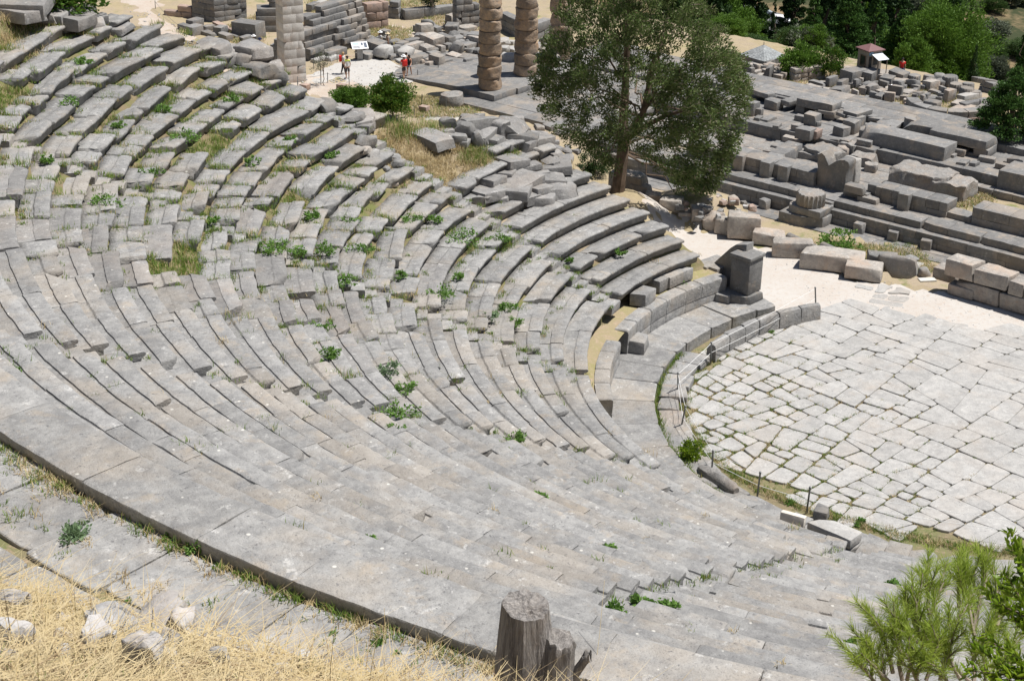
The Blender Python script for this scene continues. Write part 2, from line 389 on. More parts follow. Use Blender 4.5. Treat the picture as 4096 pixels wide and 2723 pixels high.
M_GLOSS = leafm('glossy_leaf', (.13, .23, .012), (.28, .38, .03), .4, .3, .5, c3=(.05, .10, .01))
M_BARK = plain('bark', (.13, .095, .07), .95, noise=.5, nscale=3)
M_TWIG = plain('grey_twig', (.27, .225, .18), .9, noise=.3)
M_METAL = plain('grey_steel', (.20, .205, .21), .5, .6, noise=.1)
M_ROPE = plain('white_rope', (.78, .78, .77), .7)
M_WHITEP = plain('white_paint', (.80, .80, .80), .5)
def stump_mat():
    m, t, b = newmat('weathered_wood', .9); tc = N(t, 'ShaderNodeTexCoord').outputs['Object']
    mp = N(t, 'ShaderNodeMapping'); mp.inputs['Scale'].default_value = (1, 1, .06); t.links.new(tc, mp.inputs[0])
    n1 = nz(t, 26, 6, .75, mp.outputs[0]); n2 = nz(t, 110, 4, .7, mp.outputs[0]); n3 = nz(t, 5, 4, .6, tc)
    c = mix(t, ramp(t, n1, .36, .64), (.13, .12, .115), (.42, .39, .365)); c = mix(t, ramp(t, n2, .5, .7, 0, .6), c, (.55, .51, .47))
    c = mix(t, ramp(t, n3, .5, .68, 0, .5), c, (.22, .155, .105)); c = mix(t, ramp(t, n1, .36, .30, 0, .95), c, (.02, .018, .016))
    t.links.new(c, b.inputs['Base Color'])
    bp = N(t, 'ShaderNodeBump'); bp.inputs['Strength'].default_value = .9; bp.inputs['Distance'].default_value = .03
    t.links.new(math_(t, 'ADD', n1, math_(t, 'MULTIPLY', n2, .4)), bp.inputs['Height']); t.links.new(bp.outputs[0], b.inputs['Normal'])
    return m
M_STUMP = stump_mat()
# ------------------------------------------------------------------ ground sheet
def axis(lo, hi, step, far0, far1):
    a = list(np.arange(lo, hi+1e-6, step)); s = step; x = lo; left = []
    while x > far0: s *= 1.18; x -= s; left.append(x)
    s = step; x = hi; right = []
    while x < far1: s *= 1.18; x += s; right.append(x)
    return np.array(left[::-1]+a+right)
gx = axis(-47, 62, .42, -260, 900); gy = axis(-45, 112, .42, -260, 900)
GX, GY = np.meshgrid(gx, gy, indexing='ij')
V = np.stack([GX, GY, ground(GX, GY)], -1).reshape(-1, 3)
nx, ny = len(gx), len(gy); i, j = np.meshgrid(np.arange(nx-1), np.arange(ny-1), indexing='ij')
q = (i*ny+j).ravel(); F = np.stack([q, q+ny, q+ny+1, q+1], -1)
tag(mk('ground', V, F, M_GROUND), kind='structure')
def sheet(name, pts, mat, dz=.012, n=26, follow=True):
    """thin sheet over the terrain inside a polygon of world xy points"""
    P = np.array(pts)[:, :2]; lo, hi = P.min(0), P.max(0); st = max((hi-lo).max()/n, .3)
    xs = np.arange(lo[0], hi[0]+st, st); ys = np.arange(lo[1], hi[1]+st, st)
    def inside(x, y):
        r = np.zeros(np.shape(x), bool); k = len(P)-1
        for m in range(len(P)):
            x1, y1, x2, y2 = *P[m], *P[k]
            cnd = ((y1 > y) != (y2 > y)) & (x < (x2-x1)*(y-y1)/(y2-y1+1e-12)+x1); r ^= cnd; k = m
        return r
    X, Y = np.meshgrid(xs, ys, indexing='ij'); ins = inside(X, Y)
    idx = {}; Vv = []; Ff = []
    for a in range(len(xs)-1):
        for b in range(len(ys)-1):
            if ins[a, b] or ins[a+1, b] or ins[a, b+1] or ins[a+1, b+1]:
                f = []
                for (p, r) in ((a, b), (a+1, b), (a+1, b+1), (a, b+1)):
                    if (p, r) not in idx:
                        idx[(p, r)] = len(Vv); x, y = xs[p], ys[r]; Vv.append((x, y, gz(x, y)+dz if ins[p, r] else gz(x, y)-.05))
                    f.append(idx[(p, r)])
                Ff.append(f)
    return tag(mk(name, Vv, Ff, mat), kind='structure')
# terrace and paths
sheet('terrace_gravel', [(1.6, 8.6), (.2, 10.6), (.3, 12), (-.6, 14), (-.4, 15.6), (1.2, 17.6), (2.6, 20.0), (3.2, 19.6), (4.6, 17), (4.5, 15), (5.3, 12.2), (5.4, 10.2), (7.3, 8.1), (9.2, 5.9), (10.6, 3), (11.5, -6), (7.0, -6), (7.4, 0), (7.1, 2.4), (6.2, 4.2), (4.6, 6.2), (3.6, 7.4), (2.4, 7.9)], M_GRAVEL, .02, 60)
UV = lambda L: [hit(u, v) for u, v in L]
sheet('gravel_square', UV([(1240, 300), (1330, 258), (1450, 232), (1570, 245), (1640, 290), (1720, 300), (1650, 330), (1560, 345), (1480, 352), (1350, 310), (1290, 340), (1240, 332)]), M_GPATH, .03, 40)
sheet('pink_path', UV([(480, 150), (560, 60), (470, -20), (640, -20), (640, 50), (760, 140), (900, 215), (1010, 240), (1130, 285), (1250, 290), (1400, 330), (1520, 360), (1500, 420), (1250, 410), (1000, 320), (700, 215)]), M_PATH, .02, 60)
sheet('upper_path', UV([(1555, 95), (1610, 105), (1700, 145), (1780, 170), (1760, 185), (1650, 155), (1560, 125)]), M_PATH, .02, 40)
sheet('lower_path', UV([(1690, 480), (1720, 440), (1850, 430), (1900, 455), (1800, 490)]), M_GPATH, .02, 30)
sheet('court_soil', UV([(3560, 425), (3700, 440), (3720, 480), (3640, 470), (3900, 520), (4060, 510), (4120, 540), (4120, 560), (3960, 535), (3700, 490), (3580, 455)]), M_PATH, .02, 40)
# ------------------------------------------------------------------ flagstones
def clip(poly, n, d):
    out = []
    for k in range(len(poly)):
        a, b = poly[k], poly[(k+1) % len(poly)]; da, db = a@n-d, b@n-d
        if da <= 0: out.append(a)
        if (da < 0) != (db < 0) and da != db: out.append(a+(b-a)*(da/(da-db)))
    return out
def cells(seeds, rad):
    seeds = np.array(seeds); res = []
    for k, s in enumerate(seeds):
        dd = np.hypot(*(seeds-s).T); nb = np.nonzero((dd < rad*2.2) & (dd > 1e-6))[0]
        poly = [s+np.array(q)*rad for q in ((-1, -1), (1, -1), (1, 1), (-1, 1))]
        for m in nb:
            n = seeds[m]-s; L = np.linalg.norm(n); n = n/L
            poly = clip(poly, n, s@n+L/2)
            if len(poly) < 3: break
        if len(poly) >= 3: res.append(np.array(poly))
    return res
def slab(poly, z, thick, gap, rs, seedn=0, tilt=.004):
    c = poly.mean(0); out = []
    n = len(poly)
    for k in range(n):
        a, b = poly[k], poly[(k+1) % n]
        L = np.linalg.norm(b-a); m = max(1, int(L/.16))
        for j in range(m): out.append(a+(b-a)*j/m)
    P = np.array(out); d = c-P; L = np.linalg.norm(d, axis=1, keepdims=True)
    jit = noise3(np.concatenate([P*1.9, np.zeros((len(P), 1))], 1), 71)[:, None]
    m0 = .5*(np.roll(P, 1, 0)+np.roll(P, -1, 0))-P; P = P+m0*.38; d = c-P; L = np.linalg.norm(d, axis=1, keepdims=True)
    P = P+d/(L+1e-9)*np.minimum(gap*(1+1.3*jit)+.0, L*.4); n = len(P); P2 = P+(c-P)/(L+1e-9)*np.minimum(.018, L*.2)
    tx, ty = rs.normal(0, tilt, 2); dz = rs.normal(0, .009)
    top = z+dz+(P2-c)@np.array([tx, ty])
    V = np.concatenate([np.c_[P, np.full(n, z-thick)], np.c_[P, top-.014], np.c_[P2, top]])
    F = []
    for k in range(n):
        k2 = (k+1) % n; F.append((k, k2, n+k2, n+k)); F.append((n+k, n+k2, 2*n+k2, 2*n+k))
    F.append(tuple(2*n+k for k in range(n)))
    return V, F
def split_cells(poly, rs, ang, target, out):
    """cut a convex polygon again and again along two skewed directions"""
    x, y = poly[:, 0], poly[:, 1]; A = .5*abs(np.dot(x, np.roll(y, -1))-np.dot(y, np.roll(x, -1))); c = poly.mean(0)
    if A < target(c)*rs.uniform(.5, 1.9) or A < .12: out.append(poly); return
    d0 = np.array([math.cos(ang), math.sin(ang)]); d1 = np.array([-d0[1], d0[0]]); e0, e1_ = np.ptp(poly@d0), np.ptp(poly@d1)
    base = d0 if e0*rs.uniform(.75, 1.3) > e1_ else d1; w = rs.normal(0, .13); n = np.array([base[0]*math.cos(w)-base[1]*math.sin(w), base[0]*math.sin(w)+base[1]*math.cos(w)])
    q = poly@n; d = q.min()+np.ptp(q)*rs.uniform(.36, .64)
    a, b = clip([*poly], n, d), clip([*poly], -n, -d)
    if len(a) < 3 or len(b) < 3: out.append(poly); return
    split_cells(np.array(a), rs, ang, target, out); split_cells(np.array(b), rs, ang, target, out)
def paving(name, inside, target, ang, half, z, mat, seed, gapf):
    rs = np.random.default_rng(seed); out = []; ca, sa = math.cos(ang), math.sin(ang)
    sq = np.array([(-half, -half), (half, -half), (half, half), (-half, half)]); sq = np.stack([sq[:, 0]*ca-sq[:, 1]*sa, sq[:, 0]*sa+sq[:, 1]*ca], 1)
    split_cells(sq, rs, ang, target, out); mb = MB(); edges = []
    for poly in out:
        c = poly.mean(0)
        if not inside(c, 0): continue
        mb.add(*slab(poly, z, .12, gapf(c, rs), rs)); edges.append(poly)
    tag(mb.build(name, mat, smooth_=False), kind='structure'); return edges
OZ = -.35
OANG = 12.5
def in_orch(q, m):
    r = math.hypot(*q); th = math.degrees(math.atan2(q[1], q[0])) % 360
    rm = np.interp(th, [0, 20, 45, 58, 68, 80, 125, 137, 154, 165, 176, 188, 200, 226, 300, 330, 360], [8.4, 7.9, 7.9, 8.9, 9.6, 8.9, 8.45, 8.4, 8.15, 7.9, 7.6, 7.3, 6.95, 7.0, 7.4, 8.2, 8.4])
    return r < rm-m
orch_edges = paving('orchestra_pavement', in_orch, lambda c: .55+.95*smooth(c[0]-.3*c[1], -5, 2), R_(OANG), 11.5, OZ, S_PALE, 5,
                    lambda c, rs: (.004+.013*smooth(-c[0]+.3*c[1], -1, 6))*rs.uniform(.5, 1.8))
tt = np.radians(np.arange(0, 360, 4)); V = [(0, 0, OZ-.062)]
for a in tt:
    q = np.array([math.cos(a), math.sin(a)]); r = 5.0
    while in_orch(q*r, -1.7 if 88 < math.degrees(a) < 300 else .35): r += .05
    V.append((q[0]*r, q[1]*r, OZ-.062))
tag(mk('orchestra_soil', V, [(0, k+1, (k+1) % len(tt)+1) for k in range(len(tt))], M_JOINT), kind='structure')
def in_scatter(q, m):
    r = math.hypot(*q); t = math.degrees(math.atan2(q[1], q[0]))
    return 7.8+m < r < 11.0-m and 14 < t < 62 and (m < 0 or noise3(np.array([q[0]*.6, q[1]*.6, 3.]), 8) > -.1)
paving('outer_pavement', in_scatter, lambda c: .5, R_(-58), 13, OZ-.03, S_PALE, 9, lambda c, rs: rs.uniform(.03, .11))
# passage round the orchestra, walkway behind the top row
def sector_slabs(name, ra, rb, t0, t1, z, mat, seed, ln, gap=.01, nr=1, tilt=.003, skip=None):
    rs = np.random.default_rng(seed); mb = MB()
    for k in range(nr):
        r0, r1 = ra+(rb-ra)*k/nr, ra+(rb-ra)*(k+1)/nr; t = t0
        while t < t1:
            w = math.degrees(ln*rs.uniform(.7, 1.4)/r1); e = min(t+w, t1); nseg = 3
            tt = np.radians(np.linspace(t, e, nseg+1)); j0, j1 = rs.uniform(-.12, .12, 2) if nr > 1 else (0, 0)
            poly = np.array([((r0+j0)*math.cos(a), (r0+j0)*math.sin(a)) for a in tt]+[((r1+j1)*math.cos(a), (r1+j1)*math.sin(a)) for a in tt[::-1]])
            if not skip or not skip(poly.mean(0)): mb.add(*slab(poly, z, .45, gap*rs.uniform(.6, 1.6), rs, tilt=tilt))
            t = e
    return tag(mb.build(name, mat, smooth_=False), kind='structure')
sector_slabs('passage_pavement', 9.26, 10.9, 86, 250, 0.0, S_SEAT, 3, 1.35, .008)
def ring(name, ra, rb, t0, t1, za, zb, mat):
    tt = np.radians(np.arange(t0, t1+.1, 1.0)); rr = np.linspace(ra, rb, 4); V = []
    for k, r in enumerate(rr):
        for a in tt: V.append((r*math.cos(a), r*math.sin(a), za+(zb-za)*k/3+.03*noise3(np.array([r*math.cos(a)*2, r*math.sin(a)*2, 1.0]), 12)))
    n = len(tt); return tag(mk(name, V, [(k*n+i, k*n+i+1, (k+1)*n+i+1, (k+1)*n+i) for k in range(3) for i in range(n-1)], mat), kind='structure')
ring('bank_soil', 10.78, 12.1, 92.5, 152, .74, .86, M_BANK); ring('bank_soil', 10.9, 12.1, 152, 260, .06, .62, M_BANK); ring('walkway_soil', 30.4, 35.6, 166, 234, DIAZ-.07, DIAZ-.07, M_JOINT)
sector_slabs('walkway_pavement', 30.66, 35.2, 168, 232, DIAZ, S_SEAT, 4, 1.3, .016, 3, .014)
# ------------------------------------------------------------------ seats of the theatre
TUFT = []          # (x, y, z, size, kind) spots where grass grows
PROF = np.array([(.135, -.33), (.125, -.15), (.05, -.115), (.002, -.085), (.0, -.05), (.008, -.018), (.04, .0), (.20, .002), (.355, .0), (.385, -.008), (.398, -.042), (.43, -.05), (.60, -.048), (.86, -.052), (.86, -.33)])
PTOP = np.array([(.12, -.26), (.065, -.14), (.012, -.105), (.0, -.05), (.008, -.018), (.04, .0), (.30, .004), (.60, .002), (.85, .0), (1.06, .0), (1.105, -.015), (1.12, -.05), (1.115, -.12), (1.09, -.26)])
PFLAT = np.array([(.02, -.3), (.0, -.05), (.015, -.012), (.05, .0), (.18, .0), (.33, .0), (.42, -.004), (.42, -.3)])
def sector(prof, R, z, t0, t1, seed, rough=.014, endgap=.012, step=.19, endw=.02, broken=0):
    """sweep a stone profile along an arc; returns vertices and faces, centre"""
    L = R*(t1-t0); n = max(3, int(L/step)+1); k = len(prof)
    s = np.concatenate([[endgap], [endgap+.035], np.linspace(endgap+.1, L-endgap-.1, n), [L-endgap-.035], [L-endgap]])
    s = np.clip(s, 0, L); m = len(s); cen = prof.mean(0); V = np.empty((m, k, 3))
    rs = np.random.default_rng(seed); ph = rs.uniform(0, 99)
    for a in range(m):
        p = prof.copy(); e = {0: .06, m-1: .06, 1: .0, m-2: .0}.get(a, 0)
        if e: p = p+(cen-p)*np.array([.03, endw/.12 if False else .10])
        th = t0+s[a]/R; r = R+p[:, 0]
        V[a, :, 0] = r*math.cos(th); V[a, :, 1] = r*math.sin(th); V[a, :, 2] = z+p[:, 1]
    P = V.reshape(-1, 3); d = np.stack([fbm(P*1.7+ph, 1, 3), fbm(P*1.7+ph+20, 2, 3), .75*fbm(P*1.3+ph+40, 3, 3)], -1)
    h5 = np.stack([noise3(P*6.5+ph, 4), noise3(P*6.5+ph+9, 5), .5*noise3(P*6.5+ph+18, 6)], -1)
    P = P+d*rough+h5*min(.012, rough*.5)
    if broken:
        c = P.mean(0); u = np.array([math.cos((t0+t1)/2), math.sin((t0+t1)/2), 0]); w = np.array([-u[1], u[0], 0])
        for _ in range(broken):
            sgn = rs.choice([-1, 1]); nn = w*sgn*rs.uniform(.6, 1.2)-u*rs.uniform(.1, 1)+np.array([0, 0, rs.uniform(0, .5)]); nn /= np.linalg.norm(nn)
            dd = abs(nn@w)*L/2+abs(nn@u)*.36; ex = (P-c)@nn-dd*rs.uniform(.55, .85); P = P-np.maximum(ex, 0)[:, None]*nn
    F = []
    for a in range(m-1):
        for b in range(k):
            b2 = (b+1) % k; F.append((a*k+b, (a+1)*k+b, (a+1)*k+b2, a*k+b2))
    F.append(tuple(range(k))); F.append(tuple((m-1)*k+b for b in range(k))[::-1])
    return P, F
def ruin(row, thd):
    a = smooth(row, 5, 10)*(1-smooth(thd, 156, 172)); b = .4*smooth(row, 0, 3)*(1-smooth(thd, 146, 156))*smooth(thd, 112, 124)
    return float(np.clip(a+b*(1-a), 0, 1))
def endth(row): return float(np.interp(R0+DR*row, ENDR, ENDT))
def area(P):
    q = proj(P); 
    return q
rs = np.random.default_rng(11)
SEATS = []; hw = .36
stl = sorted(STAIRS.items(), key=lambda a: a[1])
def wedge(thd):
    below = [s for s in stl if s[1] <= thd]; return below[-1] if below else None
for row in range(-1, NROW):
    R = R0+DR*row; z = ZR+HR*row
    lo = endth(max(row, 0)) if row >= 0 else 97
    if row == NROW-1: R, z, lo = 29.5, 10.49, 152
    bounds = [lo]+[s[1] for s in stl if s[1] > lo+1 and not (row >= 20 and s[0].startswith('near')) and row < NROW-1]+[262]
    for bi in range(len(bounds)-1):
        g = math.degrees(hw/R); a = bounds[bi]+(g if bi else 0)*rs.uniform(.55, 1.5); b = bounds[bi+1]-(g if bi < len(bounds)-2 else 0)*rs.uniform(.55, 1.5)
        t = a; num = 0
        while t < b-.3:
            ru = ruin(row, t)
            ln = rs.choice([rs.uniform(.8, 1.4), rs.uniform(1.3, 2.6)]) if ru > .4 else rs.choice([rs.uniform(.9, 1.7), rs.uniform(1.4, 2.7)])
            if row == NROW-1: ln = rs.uniform(1.6, 2.9)
            if row in range(0, 7) and t < 118: ln = rs.uniform(1.3, 2.6)
            e = t+math.degrees(ln/R)
            if b-e < math.degrees(.55/R): e = b
            gap = (rs.uniform(0, .13) if rs.random() < .5 else 0)*ru
            t0, t1 = math.radians(t), math.radians(min(e, b)); t = e+math.degrees(gap/R)
            tm = math.degrees((t0+t1)/2)
            miss = .05*ru*(ru > .5)+(.0 if ru > .2 else .0)
            if row == -1: miss = .62 if tm < 150 else (.75 if tm < 180 else .05)
            if 7 <= row and tm < 120: miss = .82 if row > 8 else .4
            if row == NROW-1: miss = 0
            num += 1
            if rs.random() < miss:
                cx, cy = (R+.35)*math.cos((t0+t1)/2), (R+.35)*math.sin((t0+t1)/2)
                for _ in range(int(34*ln)):
                    aa = rs.uniform(t0, t1); rr = R+rs.uniform(.05, .7); TUFT.append((rr*math.cos(aa), rr*math.sin(aa), gz(rr*math.cos(aa), rr*math.sin(aa)), rs.uniform(.08, .2), 'dry' if tm < 121 else 'mix'))
                continue
            prof = PTOP if row == NROW-1 else PROF
            dr = rs.normal(0, .012+.05*ru); dz = rs.normal(0, .004+.03*ru)
            rg = .030+.026*ru
            if ru > .3:
                prof = prof.copy(); thick = rs.uniform(1.0, 1.25); prof[:, 1] *= np.where(prof[:, 1] < -.1, thick, 1)
                if rs.random() < .5: prof[9:14, 1] *= rs.uniform(0, .6)
            P, F = sector(prof, R+dr, z+dz, t0, t1, int(rs.integers(1e9)), rg, .001+.013*ru+rs.uniform(0, .004), broken=0 if row == NROW-1 else int(rs.random() < .10+.5*ru)+int(rs.random() < .3*ru))
            c = P.mean(0); c[2] = P[:, 2].min()
            if ru > .05:
                rx, ry = rs.normal(0, .008+.03*ru, 2); rzz = rs.normal(0, .05*ru)
                P = xf(P-c, c, rzz, rx, ry)
            # screen size of the top
            u0, u1 = t0, t1; ra, rb = R, R+(1.1 if row == NROW-1 else .72)
            Q = proj([(ra*math.cos(u0), ra*math.sin(u0), z), (ra*math.cos(u1), ra*math.sin(u1), z), (rb*math.cos(u1), rb*math.sin(u1), z), (rb*math.cos(u0), rb*math.sin(u0), z)])
            ar = .5*abs(sum(Q[k][0]*Q[(k+1) % 4][1]-Q[(k+1) % 4][0]*Q[k][1] for k in range(4)))
            qc = Q.mean(0); vis = (-40 < qc[0] < PW+40) and (-40 < qc[1] < PH+60)
            SEATS.append(dict(P=P, F=F, c=c, row=row, num=num, w=bi, lo=lo, tm=tm, area=ar if vis else 0, ru=ru, len=R*(t1-t0)))
            # joints where grass grows
            for jt in (t0, t1):
                p = (.07+.6*ru) if tm < 205 else .04
                if rs.random() < p:
                    for _ in range(rs.integers(2, 5)+int(2*ru)):
                        rr = R+rs.uniform(.02, .72); aa = jt+rs.normal(0, (.03+.05*ru)/R); TUFT.append((rr*math.cos(aa), rr*math.sin(aa), z-.06-rs.uniform(0, .05), rs.uniform(.05, .13)*(1+.5*ru), 'mix'))
            if ru > .25 and rs.random() < .6:   # weeds along the foot of the riser
                for _ in range(int(R*(t1-t0)*rs.uniform(1, 5))):
                    aa = rs.uniform(t0, t1); rr = R-rs.uniform(0, .10); TUFT.append((rr*math.cos(aa), rr*math.sin(aa), z-HR-.06, rs.uniform(.05, .13), 'mix'))
order = sorted(range(len(SEATS)), key=lambda k: -SEATS[k]['area'])
chosen = set(order[:298]); rest = MB(); used = set()
NAMES = [s[0] for s in stl]
for k, s in enumerate(SEATS):
    if k not in chosen: rest.add(s['P'], s['F']); continue
    o = mk('seat_block', s['P']-s['c'], s['F'], S_SEATG if s['ru'] > .45 else S_SEAT, loc=s['c'])
    size = 'long' if s['len'] > 1.9 else ('short' if s['len'] < 1.15 else 'squared')
    look = 'tilted broken' if s['ru'] > .6 else ('weathered' if s['ru'] > .2 else 'smooth worn')
    below = [q for q in stl if q[1] <= s['tm']]
    where = ('past the '+below[-1][0]) if below else 'from the parodos end'
    rowt = 'topmost row' if s['row'] == NROW-1 else ('lowest row' if s['row'] <= 0 and s['row'] == -1 else nth(s['row']+1)+' row up')
    lab = f"{size} {look} grey seat block, {nth(s['num'])} {where}, {rowt}"
    tag(o, lab, 'stone seat', 'limestone seat blocks of the theatre')
tag(rest.build('seat_blocks', S_SEAT), 'remaining grey limestone seat blocks of the theatre rows', 'stone seats', kind='stuff')
# steps of the stairs
rs = np.random.default_rng(21)
for sname, st in stl:
    cnt = 0
    for row in range(0, NROW-1):
        R = R0+DR*row; z = ZR+HR*row
        if st < endth(row)+1 and row > 6: continue
        if row >= 20 and sname.startswith('near'): continue
        for q, (r0, dz) in enumerate(((0.0, -HR*.5), (.40, -.05))):
            cnt += 1
            if rs.random() < .07: continue
            P, F = sector(PFLAT, R+r0-.03, z+dz, math.radians(st)-hw*.97/R, math.radians(st)+hw*.97/R, int(rs.integers(1e9)), .03, .015, .2, broken=int(rs.random() < .4))
            c = P.mean(0); c[2] = P[:, 2].min(); cc = proj(c[None])[0]
            o = mk('step_stone', P-c, F, S_SEAT, loc=c)
            tag(o, f"low worn step stone, {nth(cnt)} up the {sname} between seat blocks", 'stone step', 'steps of the theatre stairs')
            for _ in range(rs.integers(2, 9) if st < 160 else rs.integers(0, 4)):
                rr = R+r0+rs.uniform(0, .1); aa = math.radians(st)+rs.choice([-1, 1])*hw*rs.uniform(.6, 1.05)/R
                TUFT.append((rr*math.cos(aa), rr*math.sin(aa), z+dz-.02, rs.uniform(.05, .12), 'green'))
# podium wall of upright slabs below the first row
rs = np.random.default_rng(31); t = 92.6; k = 0
PW2 = np.array([(.0, 0), (.0, .26), (.02, .30), (.02, .30), (.0, .32), (-.02, .74), (-.0, .80), (.05, .83), (.3, .83), (.46, .82), (.46, 0)])
while t < 151:
    e = t+math.degrees(rs.uniform(.8, 1.25)/10.66); k += 1
    P, F = sector(PW2, 10.66, 0.0, math.radians(t), math.radians(e), k, .012, .008); c = P.mean(0); c[2] = 0
    if not (123.5 < t < 126):
        tag(mk('podium_slab', P-c, F, S_SEAT, loc=c), f"upright grey podium slab, {nth(k)} from the pedestal along the passage", 'stone slab', 'podium slabs under the first seats')
    t = e
for k, (u, v, L, rz) in enumerate(((2555, 1395, .85, 130), (2700, 1128, 1.3, 105), (2640, 1150, .9, 110), (2570, 1210, .9, 118))):
    p = at(u, v, .83 if k else .0); V, F = rock(L, .55, .42, 40+k, .02, .04, 1)
    tag(mk('loose_block', V, F, S_SEAT, loc=p, rz=R_(rz-90)), ['squared loose block lying on the passage at the foot of the podium', 'long loose slab lying behind the podium below the first row', 'cracked loose slab behind the podium beside the long slab', 'small loose block on the podium top near its gap'][k], 'stone block')
# kerb of upright stones at the orchestra edge, drain covers
rs = np.random.default_rng(41); t = 115.5; k = 0
while t > 80:
    e = t-math.degrees(rs.uniform(.72, 1.0)/8.3); k += 1
    P, F = sector(np.array([(0, 0), (.01, .5), (.05, .60), (.18, .64), (.28, .6), (.34, .48), (.36, 0)]), 8.2+.004*(115-t), OZ-.05, math.radians(e), math.radians(t), 60+k, .06, .03); c = P.mean(0); c[2] = OZ-.05
    tag(mk('kerb_stone', P-c, F, S_SEAT, loc=c), f"upright kerb stone at the orchestra edge, {nth(k)} from the drain covers", 'kerb stone', 'upright kerb stones of the orchestra')
    t = e
t = 116.5; k = 0
while t < 236:
    e = t+math.degrees(rs.uniform(.55, 1.0)/8.7); k += 1; tm = math.radians((t+e)/2)
    rough = 130 < t < 150 or t > 178
    L = 8.75*math.radians(e-t)*.96; D = rs.uniform(.72, .95)+.6*smooth(t, 186, 204)
    V, F = rock(D, L, .26, 200+k, .035 if rough else .018, .04, 2 if rough else 0)
    r = 8.78+rs.uniform(-.06, .06)-.25*smooth(t, 170, 200)
    o = mk('drain_cover', V, F, S_ROUGH if 132 < t < 146 else S_SEAT, loc=(r*math.cos(tm), r*math.sin(tm), OZ-.08+rs.uniform(-.02, .05)), rot=(rs.normal(0, .04), rs.normal(0, .03), tm))
    tag(o, f"{'pitted pale' if 132 < t < 146 else 'grey'} drain cover stone, {nth(k)} from the upright kerb round the orchestra", 'drain cover', 'stones covering the orchestra drain')
    for _ in range(rs.integers(1, 8)):
        aa = math.radians(e)+rs.normal(0, .01); rr = r+rs.uniform(-.5, .5); TUFT.append((rr*math.cos(aa), rr*math.sin(aa), OZ-.02, rs.uniform(.04, .11), 'mix'))
    t = e
# round fallen shaft, white block, fluted base piece near the orchestra
p0, p1 = at(2800, 1870, -.1), at(2945, 1965, -.12)
V, F = tube([p0+(p1-p0)*s for s in np.linspace(0, 1, 9)], [.10, .2, .22, .21, .22, .22, .2, .2, .1], 10)
V = V+np.stack([fbm(V*3, k, 3) for k in range(3)], -1)*.04; c = V.mean(0)
tag(mk('fallen_shaft', V-c, F, S_ROUGH, loc=c), 'rough log-like stone shaft lying beside the drain channel', 'stone shaft')
d = at(3208, 2108, 0)-at(3122, 2085, 0); rz = math.atan2(d[1], d[0])
V, F = rock(.66, .20, .36, 7, .006, .012, 0); tag(mk('marble_block', V, F, S_WHITE, loc=at(3168, 2104, .02), rot=(R_(-8), 0, rz)), 'small white marble block standing on the passage near the rope', 'marble block')
d = at(3420, 2190, 0)-at(3260, 2120, 0); rz = math.atan2(d[1], d[0])
V, F = rock(1.35, .6, .3, 8, .02, .08, 1); tag(mk('moulded_block', V, F, S_PALE, loc=at(3335, 2145, -.1), rz=rz), 'pale rounded moulded block with a dowel hole beside the drain', 'stone block')
V, F = rock(.5, .4, .38, 9, .05, .09, 2); tag(mk('rubble_stone', V, F, S_GREY, loc=at(3282, 2078, -.35), rz=.6), 'dark upright rubble stone between the drain covers and the rope', 'stone')
# pedestal at the parodos corner
pb = at(2965, 1195, .0); e1 = empty('pedestal', pb, R_(14), 'tall grey square pedestal with a broken slab beside the passage end', 'pedestal')
V, F = rock(1.35, 1.1, .32, 301, .03, .05, 2); mk('base', V, F, S_GREY, e1)
V, F = rock(.78, .78, 1.25, 302, .012, .03, 0); V[:, 2] *= 1; mk('shaft', V, F, S_GREY, e1, loc=(.12, -.05, .32))
V, F = rock(.88, .88, .13, 303, .012, .03, 0); mk('cap', V, F, S_GREY, e1, loc=(.12, -.05, 1.57))
pb2 = at(2930, 1165, .0)
V, F = rock(1.5, .42, 1.95, 304, .015, .03, 0, (5, 3, 6)); ex = (V@np.array([.75, 0, .66])-1.02); V = V-np.maximum(ex, 0)[:, None]*np.array([.75, 0, .66]); ex = np.maximum((V[:, 2]-1.5)*1.2-(-V[:, 0])*.8-.1, 0); V[:, 2] -= ex*.5
tag(mk('broken_slab', V, F, S_GREY, loc=pb2+np.array([.0, .2, 0]), rz=R_(104)), 'tall dark wall slab with a slanting broken top behind the pedestal', 'stone slab')
for k, (u, v, L, D, H, rz, z) in enumerate(((2885, 1150, .7, .5, .45, 20, .0), (2870, 1105, .8, .5, .45, 14, .45), (2845, 1085, 1.25, .6, .4, 10, .5), (2900, 1200, .7, .5, .3, 30, .0))):
    V, F = rock(L, D, H, 310+k, .02, .04, 1); tag(mk('loose_block', V, F, S_SEAT, loc=at(u, v, z), rz=R_(rz)), ['small block on the passage left of the tall pedestal', 'block of the wall end behind the podium beside the pedestal', 'long slab under weeds left of the broken slab', 'low chipped block at the foot of the pedestal'][k], 'stone block')
